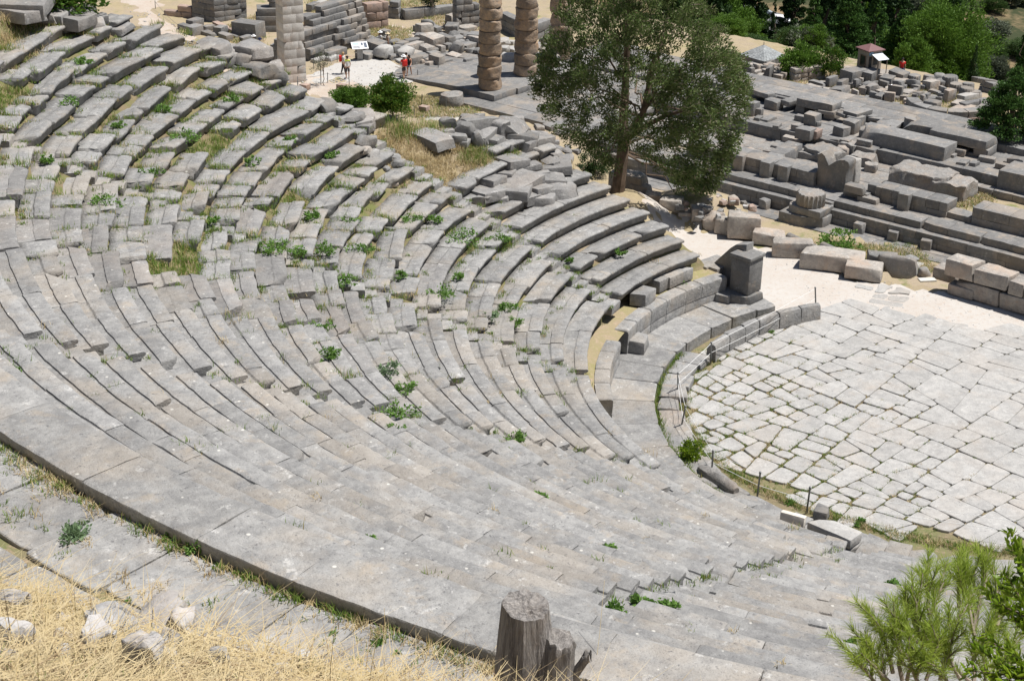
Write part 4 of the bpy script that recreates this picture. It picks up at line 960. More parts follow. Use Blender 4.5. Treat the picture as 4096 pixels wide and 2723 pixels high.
for k, (x, w) in enumerate(((L*.30, 1.7), (L*.62, 2.6), (L*.9, 2.0))):
    V, F = rock(w, 1.0, .3, 1750+k, .02, .05, 1); mk('coping', V, F, S_TEMPLE, e, loc=(x, 1.7, 7*.44-(.44 if k == 0 else 0)))
for k, (u, v, L_, D_, H_, w) in enumerate(((1335, 226, 2.2, .9, .55, 'long slab lying at the foot of the stepped wall'), (1285, 242, 1.9, .5, .25, 'pale broken slab below the stepped wall, left'), (1330, 240, 1.0, .6, .3, 'pale broken slab below the stepped wall, right'), (1435, 190, 1.2, .8, .5, 'squared block before the right end of the stepped wall'), (1462, 205, 1.1, .7, .75, 'slanted block behind the information board'))):
    V, F = rock(L_, D_, H_, 1780+k, .03, .05, 1); tag(mk('stone_block', V, F, S_TEMPLE if 'pale' not in w else S_PALE, loc=at(u, v, -11.05), rz=math.atan2(d[1], d[0])), w, 'stone block')
# the tall pillar and the pedestals beside it
pp = at(1163, 342, -11.15); ang = YAW+R_(118)
e = empty('tall_pillar', pp+np.array([math.cos(YAW), math.sin(YAW), 0])*.95, ang+R_(0), 'tall square pillar of pale masonry blocks on the pink path', 'pillar'); rs = np.random.default_rng(90)
mb = MB(); z = 0; c = 0
while z < 8.6:
    h = rs.choice([.66, .74, .58]); n = 2; w = 1.62-.012*z; dpt = 1.5-.01*z; xs = np.array([0, rs.uniform(.3, .42) if c % 2 else rs.uniform(.56, .7), 1]) if rs.random() < .8 else np.array([0, rs.uniform(.26, .4), rs.uniform(.6, .74), 1])
    for a, b in zip(xs[:-1], xs[1:]):
        V, F = rock((b-a)*w-.006, dpt, h-.004, int(rs.integers(1e6)), .005, .005, int(rs.random() < .2), (4, 3, 3)); mb.add(V+np.array([-w/2+(a+b)/2*w, 0, z]), F)
    z += h; c += 1
mb.build('shaft', S_PILLAR, e)
V, F = rock(1.6, 1.2, .5, 91, .02, .03, 0); mk('capital', V, F, S_PILLAR, e, loc=(0, 0, z))
uvwall('grey_pedestal', (1085, 285), (1130, 290), 2.5, 1.0, 6, .8, 'dark grey coursed pedestal left of the tall pillar', S_GREY, 92, .015, .02, .1, .4, 'pedestal', -11.05)
e = empty('monument_base', at(1085, 130, -11.05), YAW+R_(-80), 'stepped dark monument base with round blocks on top behind the pillar', 'monument base')
for k, (w, h) in enumerate(((2.4, .75), (2.3, .75), (2.1, .6))):
    V, F = rock(w, w*.8, h-.005, 1800+k, .02, .03, 0); mk('step', V, F, S_GREY, e, loc=(0, 0, [0, .75, 1.5][k]))
for k in range(3):
    V, F = lathe([(.45, 0), (.5, .04), (.48, .36), (.42, .4)], 16); V += np.stack([fbm(V*3+k, s, 2) for s in range(3)], -1)*.06; mk('drum', V, F, S_GREY, e, loc=(.4-.1*k, 0, 2.1+.4*k))
# round rock before the column
p = at(1808, 420, -11.05); V, F = lathe([(.8, 0), (.88, .15), (.85, .5), (.78, .8), (.5, .86)], 20); V += np.stack([fbm(V*1.8+5, s, 4) for s in range(3)], -1)*.14
tag(mk('fallen_drum', V, F, S_ROUGH, loc=p), 'big rough round drum lying before the nearest column', 'column drum')
for k, (u, v, w) in enumerate(((1220, 360, 'beside the sapling near the tall pillar'), (1367, 360, 'behind the round green bush'), (1697, 448, 'right of the taller bush on the pale path'))):
    V, F = rock(.62, .5, .42, 1830+k, .006, .012, 0); tag(mk('concrete_cube', V, F, S_ROSE, loc=hit(u, v), rz=YAW+R_(60)), 'small pinkish cube block '+w, 'block')
# ------------------------------------------------------------------ scattered fallen stones
def poly_in(P, x, y):
    r = False; k = len(P)-1
    for m in range(len(P)):
        if (P[m][1] > y) != (P[k][1] > y) and x < (P[k][0]-P[m][0])*(y-P[m][1])/(P[k][1]-P[m][1])+P[m][0]: r = not r
        k = m
    return r
def scatter(poly, n, smin, smax, place, seed, kinds, mats, mind=14, align=True, upright=0, z=None):
    rs = np.random.default_rng(seed); got = []; us = [q[0] for q in poly]; vs = [q[1] for q in poly]; tries = 0
    while len(got) < n and tries < n*60:
        tries += 1; u, v = rs.uniform(min(us), max(us)), rs.uniform(min(vs), max(vs))
        if not poly_in(poly, u, v): continue
        s = smin*(smax/smin)**rs.random()
        if any(abs(u-g[0]) < (mind+s*14) and abs(v-g[1]) < (mind*.45+s*6) for g in got): continue
        got.append((u, v, s))
    got.sort(); 
    for k, (u, v, s) in enumerate(got):
        p = hit(u, v) if z is None else at(u, v, z); kd = kinds[int(rs.integers(len(kinds)))]; mi = int(rs.integers(len(mats))); rz = (TANG+rs.choice([0, 1.57])+rs.normal(0, .15)) if align else rs.uniform(0, 6)
        rot = [rs.normal(0, .05), rs.normal(0, .05), rz]
        if kd == 'block': V, F = rock(s*rs.uniform(.9, 1.5), s*rs.uniform(.6, .9), s*rs.uniform(.45, .8), seed*100+k, .03, .045, int(rs.random() < .5))
        elif kd == 'slab': V, F = rock(s*rs.uniform(1.1, 1.6), s*rs.uniform(.8, 1.0), s*rs.uniform(.2, .35), seed*100+k, .025, .04, 1)
        elif kd == 'flat': V, F = rock(s*rs.uniform(1.0, 1.5), s*rs.uniform(.7, .95), s*rs.uniform(.26, .42), seed*100+k, .05, .04, 3)
        elif kd == 'upright': V, F = rock(s*rs.uniform(.7, 1.1), s*.35, s*rs.uniform(.7, 1.0), seed*100+k, .025, .04, 1)
        elif kd == 'drum':
            V, F = lathe([(.45*s, 0), (.5*s, .05*s), (.5*s, .6*s), (.45*s, .68*s), (.2*s, .69*s)], 32, lambda w, z: 1-.07*abs(math.sin(w*8))); V += np.stack([fbm(V*2+k, q, 2) for q in range(3)], -1)*.04
        else: V, F = boulder(s, s*rs.uniform(.7, 1), s*rs.uniform(.5, .8), seed*100+k, 4)
        col = {S_GREY: 'grey', S_TEMPLE: 'grey', S_PALE: 'pale', S_ROSE: 'brownish', S_BRECC: 'tan', S_WHITE: 'white', S_ROUGH: 'pitted', S_SEAT: 'grey', S_SEATG: 'grey', S_FIELD: 'pale'}[mats[mi]]
        size = 'small' if s < smin*(smax/smin)**.33 else ('medium' if s < smin*(smax/smin)**.66 else 'large')
        nm = {'block': 'squared block', 'slab': 'flat slab', 'flat': 'flat angular rock', 'upright': 'upright block', 'drum': 'column drum', 'boulder': 'rough boulder'}[kd]
        o = mk({'block': 'fallen_block', 'slab': 'fallen_slab', 'flat': 'flat_rock', 'upright': 'upright_block', 'drum': 'column_drum', 'boulder': 'boulder'}[kd], V, F, mats[mi], loc=p-np.array([0, 0, .05]), rot=rot)
        tag(o, f"{size} {col} {nm}, {nth(k+1)} from left {place}", 'column drum' if kd == 'drum' else ('boulder' if kd == 'boulder' else 'stone block'), 'fallen stones '+place)
BK, BO = ['block', 'block', 'upright', 'slab', 'boulder'], ['boulder', 'boulder', 'block']
scatter([(1640, 180), (1700, 110), (1830, 90), (1925, 130), (1925, 250), (1830, 262), (1640, 262)], 58, .6, 1.5, 'left of the columns', 1, ['block', 'block', 'slab', 'boulder', 'block'], [S_GREY, S_TEMPLE, S_GREY, S_BRECC], 10)
scatter([(1455, 205), (1640, 190), (1625, 255), (1560, 240), (1470, 235)], 13, .8, 1.6, 'behind the information board', 2, ['boulder', 'slab', 'block'], [S_PALE, S_TEMPLE], 22)
scatter([(1450, 150), (1560, 140), (1600, 180), (1480, 185)], 10, .5, 1.1, 'above the information board', 3, BK, [S_GREY, S_TEMPLE], 16)
scatter([(1230, -10), (1400, -30), (1560, 20), (1450, 45), (1350, 45), (1230, 45)], 26, .4, 1.3, 'on the straw slope at the top', 4, ['block', 'boulder', 'slab'], [S_GREY, S_PALE, S_TEMPLE], 12)
scatter([(3235, 385), (3260, 345), (3420, 330), (3560, 335), (3700, 350), (3790, 385), (3800, 410), (3650, 425), (3500, 432), (3330, 405)], 92, .5, 1.25, 'in the southern court', 5, ['block', 'upright', 'upright', 'block', 'slab'], [S_TEMPLE, S_GREY, S_TEMPLE, S_BRECC], 12)
scatter([(2955, 318), (3130, 345), (3300, 378), (3480, 440), (3560, 452), (3470, 448), (3290, 398), (3100, 362), (2955, 335)], 70, .25, .75, 'along the south strip', 6, BO, [S_PALE, S_GREY, S_BRECC, S_GREY], 5, False)
scatter([(3640, 330), (3780, 330), (3930, 380), (3900, 400), (3780, 362), (3650, 352)], 11, .8, 1.2, 'before the parapet wall', 7, ['drum', 'drum', 'boulder'], [S_GREY, S_TEMPLE], 22)
scatter([(700, 120), (780, 95), (900, 135), (1010, 145), (1000, 165), (880, 160), (740, 130)], 10, .8, 1.6, 'below the coursed wall at top left', 8, ['block', 'slab'], [S_GREY, S_TEMPLE], 26)
scatter([(2005, 170), (2055, 175), (2055, 285), (2005, 265)], 9, .7, 1.4, 'between the first two columns', 9, ['block', 'boulder', 'slab'], [S_GREY, S_PALE], 14)
scatter([(2150, 180), (2230, 150), (2240, 260), (2160, 290)], 10, .7, 1.5, 'right of the middle column', 10, ['block', 'boulder', 'slab'], [S_GREY, S_TEMPLE], 14)
scatter([(2960, 285), (3060, 265), (3150, 300), (3130, 330), (2970, 308)], 24, .6, 1.4, 'below the slate roof', 11, ['block', 'upright', 'upright', 'slab'], [S_TEMPLE, S_BRECC], 12)
scatter([(3340, 320), (3420, 290), (3500, 310), (3620, 330), (3560, 332), (3400, 330)], 8, 1.2, 2.4, 'at the foot of the ticket booth', 12, ['block'], [S_BRECC, S_TEMPLE], 34)
scatter([(3860, 520), (3960, 540), (4096, 570), (4096, 590), (3950, 560)], 10, .5, 1.0, 'below the dark tree at right', 13, ['boulder', 'block'], [S_GREY, S_PALE], 16)
scatter([(3440, 1040), (3640, 1045), (3760, 1120), (3640, 1100)], 9, .5, 1.1, 'in the hollow behind the path stones', 14, ['boulder', 'slab'], [S_GREY, S_PALE], 18, False)
scatter([(3800, 420), (3930, 440), (3950, 470), (3850, 455)], 7, .7, 1.2, 'near the low court walls', 15, ['block', 'slab'], [S_TEMPLE, S_BRECC], 20)
scatter([(2970, 430), (3480, 545), (3540, 590), (3400, 585), (2970, 478)], 15, .45, 1.1, 'on the raised temple floor', 22, ['block', 'slab', 'block'], [S_TEMPLE, S_GREY], 30, True, 0, zf)
scatter([(3820, 600), (4090, 655), (4090, 715), (3820, 645)], 9, .5, 1.3, 'on the raised floor at the right', 23, ['slab', 'block'], [S_TEMPLE, S_GREY], 40, True, 0, zf)
scatter([(3020, 365), (3560, 480), (3900, 560), (3900, 575), (3500, 490), (3020, 395)], 14, .5, 1.5, 'on the south strip of the temple', 24, ['slab', 'block', 'slab'], [S_TEMPLE, S_GREY], 44, True, 0, zs)
scatter([(2960, 600), (3200, 560), (3480, 610), (3480, 690), (3270, 660), (2960, 620)], 22, .4, 1.2, 'in the rubble pit behind the left inner wall', 25, ['block', 'slab', 'boulder'], [S_ROUGH, S_TEMPLE, S_BRECC], 20, True, 0, -11.36)
scatter([(0, 40), (60, 30), (240, 40), (330, 70), (330, 110), (120, 80), (0, 90)], 8, 1.0, 1.9, 'along the top left edge of the seats', 26, ['block', 'flat', 'slab'], [S_SEATG], 50, False)
scatter([(200, 95), (330, 70), (480, 120), (520, 130), (300, 130)], 5, .8, 1.4, 'at the top edge of the seats', 16, ['flat', 'flat'], [S_SEATG], 40, False)
scatter([(860, 190), (960, 215), (1080, 290), (1130, 335), (1060, 330), (960, 260), (860, 215)], 12, .7, 1.3, 'beside the upper row ends', 17, ['flat', 'boulder'], [S_SEATG, S_GREY], 26, False)
scatter([(1300, 450), (1420, 455), (1500, 500), (1440, 520), (1340, 480)], 9, .6, 1.1, 'below the two green bushes', 18, ['flat', 'boulder'], [S_SEATG, S_GREY], 30, False)
scatter([(1830, 490), (1980, 455), (2180, 470), (2280, 560), (2330, 640), (2280, 650), (2150, 600), (1900, 590), (1700, 570)], 44, .5, 1.3, 'round the grassy gap', 19, ['flat', 'flat', 'boulder'], [S_SEATG, S_GREY, S_SEATG], 24, False)
scatter([(1880, 740), (2000, 640), (2180, 640), (2330, 700), (2280, 760), (2100, 830), (1960, 830)], 24, .6, 1.6, 'lying loose beside the grassy gap', 20, ['flat', 'slab', 'flat'], [S_SEATG], 30, False)
scatter([(1450, 560), (1560, 620), (1640, 740), (1560, 740), (1420, 620)], 9, .3, .8, 'at the broken row ends', 21, ['boulder'], [S_SEAT, S_BRECC], 18, False)
# ------------------------------------------------------------------ foliage
def leafquads(C, size, asp, rs, up=.3, along=None):
    """leaf-sized faces at points C; diamond shaped quads with random orientation"""
    n = len(C); d = rs.normal(size=(n, 3)); 
    if along is not None: d = d*.55+along*1.0
    d[:, 2] += up*.5; d /= np.linalg.norm(d, axis=1, keepdims=True)
    w = np.cross(d, rs.normal(size=(n, 3))); w /= np.linalg.norm(w, axis=1, keepdims=True)+1e-9
    s = (size*rs.uniform(.6, 1.4, n))[:, None] if np.isscalar(size) else (size*rs.uniform(.7, 1.3, n))[:, None]
    V = np.stack([C-d*s*.5, C+w*s*asp*.5-d*s*.05, C+d*s*.5, C-w*s*asp*.5-d*s*.05], 1).reshape(-1, 3)
    return V, np.arange(n*4).reshape(n, 4)
def ball(n, rs):
    d = rs.normal(size=(n, 3)); d /= np.linalg.norm(d, axis=1, keepdims=True); return d*(rs.random((n, 1))**.45)
def crown(clusters, per, size, asp, rs, flat=1.0, droop=0, outward=None):
    out = []; al = []
    for c, r in clusters:
        k = max(4, int(per*(r**1.6))); b = ball(k, rs)*r; b[:, 2] *= flat; out.append(c+b)
        if outward is not None: a = (c+b)-outward; a /= np.linalg.norm(a, axis=1, keepdims=True)+1e-9; al.append(a-np.array([0, 0, droop]))
    return leafquads(np.concatenate(out), size, asp, rs, along=np.concatenate(al) if al else None)
def branch(p, q, r0, r1, rs, wob=.08, n=7):
    t = np.linspace(0, 1, n)[:, None]; L = np.linalg.norm(q-p); P = p+(q-p)*t; P[1:-1] += rs.normal(0, wob*L*.35, (n-2, 3)); return tube(P, r0+(r1-r0)*t[:, 0], 6)
def tree(name, p, trunk_h, clusters, per, size, asp, mat, label, cat, group=None, seed=0, trunk_r=.14, flat=.8, limbs=12, bark=None, droop=0, top=None, outward=True, nolimb=False):
    rs = np.random.default_rng(seed); e = empty(name, p, 0, label, cat, group)
    cl = clusters(rs); C = np.array([c for c, r in cl]); hi = C[:, 2].max()
    V, F = crown(cl, per, size, asp, rs, flat, droop, np.array([0, 0, hi*.3]) if outward else None); mk('crown', V, F, mat, e, smooth_=False)
    mb = MB(); tp = np.array([0, 0, top or hi*.75]); mb.add(*branch(np.array([0, 0, -.3]), tp, trunk_r, trunk_r*.35, rs, .05, 9))
    if not nolimb:
        for k in rs.choice(len(cl), min(limbs, len(cl)), replace=False):
            h = rs.uniform(trunk_h, max(trunk_h+.1, tp[2]*.95)); c = C[k]; h = min(h, max(c[2]-.1, trunk_h)); mb.add(*branch(np.array([tp[0]*h/tp[2], tp[1]*h/tp[2], h]), c, trunk_r*.38, trunk_r*.08, rs, .12))
    mb.build('trunk', bark or M_BARK, e); return e
def cl_cone(h, r, z0, n, cr, power=.8, hollow=.35):
    def f(rs):
        o = []
        for _ in range(n):
            t = rs.random()**1.3; z = z0+(h-z0)*t; rr = r*(1-t)**power*(hollow+(1-hollow)*rs.random()**.5)+.05; a = rs.uniform(0, 6.283)
            o.append((np.array([rr*math.cos(a), rr*math.sin(a), z-.12*rr]), cr*(1-.55*t)*rs.uniform(.7, 1.3)))
        return o
    return f
def cl_ell(rx, ry, rz, zc, n, cr, shell=.55):
    def f(rs):
        o = []
        for _ in range(n):
            d = rs.normal(size=3); d /= np.linalg.norm(d); s = shell+(1-shell)*rs.random(); s *= 1+.17*rs.normal()
            if d[2] < -.75: d[2] *= .5
            o.append((np.array([d[0]*rx*s, d[1]*ry*s, zc+d[2]*rz*s]), cr*rs.uniform(.6, 1.4)))
        return o
    return f
def cl_col(h, r, z0, n, cr):
    def f(rs):
        o = []
        for k in range(n):
            t = k/n; z = z0+(h-z0)*t; w = r*min(1, 4*t+.35)*min(1, (1-t)*2.2+.06); a = rs.uniform(0, 6.283); o.append((np.array([w*.5*math.cos(a), w*.5*math.sin(a), z]), max(w*.75, .12)*cr))
        return o
    return f
# the juniper at the path
jb = hit(2470, 762)
def jun_local(u, v, dz): return at_depth(u, v, dz)-jb
def at_depth(u, v, back=0.0):
    """point on the viewing line where it passes the vertical plane through the juniper trunk, pushed back by so many metres"""
    d = ray(u, v); f = np.array([math.cos(YAW), math.sin(YAW), 0]); t = ((jb-CAM)@f+back)/(d@f); return CAM+t*d
JOUT = [(2130, 330), (2160, 250), (2190, 160), (2230, 60), (2280, -40), (2330, -160), (2430, -240), (2560, -250), (2680, -200), (2760, -90), (2830, 20), (2890, 110), (2950, 220), (2990, 330), (2985, 430), (2960, 520), (2935, 600), (2905, 690), (2850, 760), (2740, 775), (2680, 720), (2600, 640), (2540, 600), (2500, 690), (2440, 690), (2380, 600), (2270, 560), (2210, 520), (2160, 430)]
def jclusters(rs):
    o = []; cx, cy = 2560, 270
    k = 0
    while len(o) < 800:
        u, v = rs.uniform(2110, 3010), rs.uniform(-260, 770)
        if not poly_in(JOUT, u, v): continue
        # depth of a roundish crown; leave a few see-through holes
        e = min(1, math.hypot((u-cx)/440, (v-cy)/510)); half = 3.9*math.sqrt(max(0.03, 1-e*e)); b = half*(1 if rs.random() < .5 else -1)*rs.uniform(.35, 1)
        holes = ((2540, 440, 70, 45), (2560, 345, 50, 40), (2390, 480, 40, 35), (2640, 470, 40, 35), (2330, 380, 30, 25))
        if any(((u-a)/w)**2+((v-c)/h)**2 < 1 and rs.random() < .80 for a, c, w, h in holes): continue
        o.append((jun_local(u, v, b), rs.uniform(.2, .46)))
    return o
rsj = np.random.default_rng(4); ej = empty('juniper_tree', jb, 0, 'large dark green juniper tree with a split trunk beside the path', 'tree'); jc = jclusters(rsj)
V, F = crown(jc, 760, .13, .34, rsj, .9, .1, np.array([0, 0, 3.0])); mk('crown', V, F, M_JUN, ej, smooth_=False)
mb = MB(); J = lambda u, v, b=0: jun_local(u, v, b)
def tb(pts, radii): mb.add(*tube(np.array(pts), radii, 9))
tb([J(2462, 800), J(2475, 740), J(2485, 660), J(2492, 600, .1), J(2490, 540, .2), J(2495, 470, .3), J(2500, 380, .3), J(2505, 260, .2), J(2510, 120), J(2520, -60)], [.33, .27, .25, .24, .21, .18, .16, .13, .10, .05])
tb([J(2490, 580, .1), J(2540, 520, -.5), J(2570, 460, -.8), J(2590, 380, -.9), J(2600, 300, -.8), J(2640, 200, -.4), J(2670, 60)], [.16, .15, .13, .115, .10, .08, .05])
tb([J(2500, 560, .2), J(2590, 500, -.6), J(2670, 460, -1.2), J(2750, 440, -1.5)], [.13, .11, .08, .04])
for c, r in [jc[k] for k in rsj.choice(len(jc), 75, replace=False)]:
    s = [J(2492, 600, .1), J(2495, 470, .3), J(2505, 300, .2), J(2570, 460, -.8), J(2600, 300, -.8), J(2510, 160)][int(rsj.integers(6))]
    if np.linalg.norm(c-s) < 3.6: mb.add(*branch(s, c, .05, .012, rsj, .14))
mb.build('trunk', M_BARK, ej)
tw_ = MB()
for c, r in [jc[k] for k in rsj.choice(len(jc), 150, replace=False)]:
    d = rsj.normal(size=3); d /= np.linalg.norm(d); tw_.add(*branch(c-d*.25, c+d*rsj.uniform(.2, .45), .016, .006, rsj, .2, 4))
tw_.build('dead_sprays', M_TWIG, ej)
# dark shrub at the foot of the juniper
p = hit(2380, 700); tree('shrub', p, .1, cl_ell(.95, .8, .9, .8, 60, .3), 520, .11, .5, M_DARKT, 'dark leafy shrub in the shade under the juniper', 'shrub', seed=5, trunk_r=.05, limbs=8)
# bushes and saplings of the middle ground
def at_foot(u, v, z): return at(u, v, z)
pb1 = hit(1405, 438); pb2 = hit(1572, 478)
tree('round_bush', pb1, .2, cl_ell(1.3, 1.2, .85, .8, 130, .34), 460, .13, .55, M_LAUREL, 'low rounded bright green bush below the gravel square', 'bush', seed=6, trunk_r=.05, limbs=12)
tree('tall_bush', pb2, .3, cl_ell(1.5, 1.4, 1.55, 1.55, 200, .36), 430, .15, .5, M_BUSH, 'taller domed bush with yellowish tips beside the round bush', 'bush', seed=7, trunk_r=.07, limbs=16)
p = np.array([-20.0, 22.9, 9.9]); tree('broadleaf_bush', p+np.array([0, 0, -.3]), .3, cl_ell(2.3, 1.5, 1.8, 1.4, 250, .45), 380, .19, .42, M_BUSH, 'wide leafy bush behind the top seats at top left', 'bush', seed=8, trunk_r=.12, limbs=22)
p = hit(1296, 345); tree('olive_sapling', p, .8, cl_ell(.75, .75, 1.0, 1.85, 40, .22), 260, .10, .3, M_OLIVE, 'thin young olive sapling tied to a stake near the tall pillar', 'sapling', seed=9, trunk_r=.035, limbs=16)
V, F = tube([(0, 0, 0), (.02, 0, 1.5)], .03, 6); tag(mk('wooden_stake', V, F, M_BARK, loc=hit(1284, 342)), 'brown wooden stake beside the thin olive sapling', 'stake')
tree('leafy_weed_bush', at(3345, 985, -11.9)-np.array([0, 0, .5]), .1, cl_ell(1.5, .9, .75, .8, 46, .28), 330, .15, .6, M_WEED, 'sprawling light green leafy plant behind the fallen shafts', 'plant', seed=10, trunk_r=.03, limbs=14)
tree('small_tree', hit(3320, 318), .4, cl_ell(1.05, 1.0, 1.15, 1.35, 85, .3), 400, .13, .5, M_BUSH, 'small leafy tree above the rubble wall', 'tree', seed=12, trunk_r=.06, limbs=12)
tree('laurel_bush', hit(3200, 305)-np.array([0, 0, .4]), .3, cl_ell(1.9, 1.4, 1.35, 1.3, 150, .4), 380, .15, .5, M_PINE2, 'broad light green bush behind the rubble wall', 'bush', seed=13, trunk_r=.06, limbs=12)
p = at(2762, 1815, -.05); tree('channel_bush', p-np.array([0, 0, .3]), .05, cl_ell(.34, .34, .36, .32, 60, .13), 1300, .055, .7, M_GLOSS, 'rounded bright green bush growing in the orchestra drain', 'bush', seed=14, trunk_r=.015, limbs=8)
p = at(1720, 62, -11); tree('dark_cypress', p, .3, cl_col(9, 1.0, .3, 70, .8), 420, .16, .35, M_DARKT, 'small dark cypress behind a bare pale trunk', 'tree', seed=15, trunk_r=.1, nolimb=True)
V, F = tube([(0, 0, -.2), (.05, 0, 3), (.0, .05, 6.5), (.1, 0, 9)], [.2, .18, .16, .1], 10); tag(mk('bare_trunk', V, F, M_TWIG, loc=at(1728, 66, -11)), 'bare pale grey tree trunk before the dark cypress', 'tree trunk')
# trees beyond the sanctuary
def foot(u, dist):
    """ground point along the heading of pixel column u, at that horizontal distance from the camera"""
    d = ray(u, 200); d = d[:2]/np.linalg.norm(d[:2]); x, y = CAM[0]+d[0]*dist, CAM[1]+d[1]*dist; return np.array([x, y, gz(x, y)])
def top_h(u, v, p):
    """height a tree at p needs so that its top reaches pixel row v"""
    dd = np.linalg.norm(p[:2]-CAM[:2]); d = ray(u, v); return float(CAM[2]+d[2]/np.linalg.norm(d[:2])*dd-p[2])
TR = [  # u, dist, top v, half width px, kind, label
    (3385, 147, -40, 120, 'fir', 'tall layered dark fir left of the ticket booth'),
    (3245, 160, -30, 70, 'fir', 'dark fir behind the light green bush'),
    (3600, 150, 40, 95, 'fir', 'layered green fir right behind the ticket booth'),
    (3760, 150, 10, 175, 'pine', 'broad bright green pine above the parapet wall'),
    (3660, 142, 150, 70, 'pine', 'low pine branches spilling over the parapet wall'),
    (3495, 165, -60, 80, 'fir', 'narrow dark fir rising behind the ticket booth'),
    (3905, 146, 180, 22, 'cyp', 'slender cypress at the end of the parapet wall'),
    (3860, 215, -120, 26, 'cyp', 'tall dark cypress touching the top edge behind the broad pine'),
    (3730, 230, -120, 24, 'cyp', 'dark cypress touching the top edge left of the other cypress'),
    (3085, 225, -60, 18, 'cyp', 'thin dark cypress beside the parked cars'),
    (2995, 175, 85, 60, 'pine2', 'yellowish green round pine left of the slate roof'),
    (2880, 190, -30, 130, 'pine2', 'bright green pine behind the juniper'),
    (2760, 210, -60, 110, 'pine', 'dark green pine half hidden by the juniper top'),
    (3190, 185, 110, 60, 'olive', 'grey green cedar-like tree behind the slate roof'),
    (3225, 165, 115, 36, 'yel', 'yellow green bush between fir and cedar'),
    (3130, 190, 95, 45, 'yel', 'olive yellow bush below the parked cars'),
    (3090, 165, 150, 26, 'bush', 'dark round shrub above the slate roof'),
    (3300, 230, -120, 90, 'dark', 'dark dense tree at the top edge, left'),
    (3420, 240, -150, 110, 'dark', 'dark dense tree at the top edge above the tall fir'),
    (3570, 235, -150, 100, 'dark', 'dark dense tree at the top edge above the booth'),
    (3660, 260, -60, 90, 'olive', 'grey olive tree at the top edge between cypresses'),
    (4085, 110, 270, 120, 'fir2', 'dark spreading tree with a brown trunk at the right edge'),
    (4110, 170, 90, 70, 'fir', 'dark fir at the right edge behind the spreading tree'),
    (3160, 250, -120, 70, 'dark', 'dark tree behind the parked cars'),
    (2990, 260, -130, 80, 'dark', 'dark tree above the parked cars'),
]
rsT = np.random.default_rng(77)
cnt = {}
def copy_tree(e, p, s, rz, label, group):
    r = e.copy(); SC.collection.objects.link(r); r.location = p; r.rotation_euler = (0, 0, rz); r.scale = s; r['label'] = label; r['group'] = group
    for ch in e.children:
        c = ch.copy(); SC.collection.objects.link(c); c.parent = r
    return r
def grow(p, h, r, kind, lab, g, seed, sz):
    big = max(1, r/3)
    if kind in ('fir', 'fir2'): a = (cl_cone(h, r*1.12, .06*h if kind == 'fir' else .34*h, 330, .24*r, .72, .45), 330/big, sz, .42, M_FIR, .45, .25)
    elif kind == 'pine': a = (cl_ell(r, r, h*.5, h*.5, 280, .24*r, .5), 300/big, sz, .36, M_PINE2, .8, 0)
    elif kind == 'pine2': a = (cl_ell(r, r, h*.42, h*.56, 150, .27*r), 300/big, sz, .4, M_PINE2, .8, 0)
    elif kind == 'cyp': a = (cl_col(h, r, .2, 80, .95), 380, sz*.8, .4, M_DARKT, 1.3, 0)
    elif kind == 'dark': a = (cl_cone(h, r*1.1, .05*h, 220, .27*r, .65, .45), 230/big, sz*1.1, .5, M_DARKT, .6, .15)
    elif kind == 'olive': a = (cl_ell(r, r, h*.45, h*.5, 90, .32*r), 200/big, sz*.8, .5, M_OLIVE, .8, 0)
    elif kind == 'yel': a = (cl_ell(r, r, h*.45, h*.5, 70, .32*r), 230, sz*.7, .5, M_YEL, .8, 0)
    else: a = (cl_ell(r, r, h*.45, h*.48, 90, .32*r), 200/big, sz*.9, .5, M_PINE if kind == 'bushd' else M_BUSH, .8, 0)
    return tree({'fir': 'fir_tree', 'fir2': 'fir_tree', 'pine': 'pine_tree', 'pine2': 'pine_tree', 'cyp': 'cypress_tree', 'dark': 'dark_tree', 'olive': 'olive_tree', 'yel': 'yellow_bush', 'bush': 'shrub', 'bushd': 'scrub_oak'}[kind], p, .15*h, a[0], a[1], a[2], a[3], a[4], lab, 'bush' if kind in ('yel', 'bush') else 'tree', g, seed=seed, trunk_r=max(.08, .03*h) if kind != 'fir2' else .3, flat=a[5], droop=a[6], limbs=8, nolimb=kind == 'cyp')
for k, (u, dist, tv, hw_, kind, lab) in enumerate(TR):
    p = foot(u, dist); r = hw_*dist/(FOC*PW)/.93; h = max(1.0, top_h(u, tv, p)); grow(p, h, r, kind, lab, 'trees beyond the temple', 500+k, .26*dist/160)
PROTO = {}
def far_tree(u, dist, r, h, kind, lab, g):
    p = foot(u, dist); p[2] -= .3
    if kind not in PROTO: PROTO[kind] = (grow(p, h, r, kind, lab, g, 700+len(PROTO), .34 if kind != 'olive' else .36), r, h); return
    e, r0, h0 = PROTO[kind]; copy_tree(e, p, (r/r0, r/r0, h/h0), rsT.uniform(0, 6.283), lab, g)
FT = []
for k in range(74): FT.append((rsT.uniform(2620, 3780), rsT.uniform(172, 330), rsT.uniform(2.6, 4.4), rsT.uniform(7.5, 12), ['dark', 'dark', 'fir', 'bushd', 'pine2', 'dark'][k % 6]))
for k in range(104): FT.append((rsT.uniform(3640, 4330), rsT.uniform(165, 345), rsT.uniform(1.7, 3.4), rsT.uniform(2.6, 4.8), ['olive', 'bushd', 'olive', 'bushd', 'olive'][k % 5]))
for k in range(16): FT.append((rsT.uniform(2880, 3420), rsT.uniform(133, 146), rsT.uniform(1.2, 2.0), rsT.uniform(1.6, 2.6), ['bushd', 'pine2', 'bushd', 'olive'][k % 4]))
for k in range(7): FT.append((rsT.uniform(3560, 3920), rsT.uniform(147, 158), rsT.uniform(1.2, 2.0), rsT.uniform(2.2, 3.6), ['bushd', 'pine2'][k % 2]))
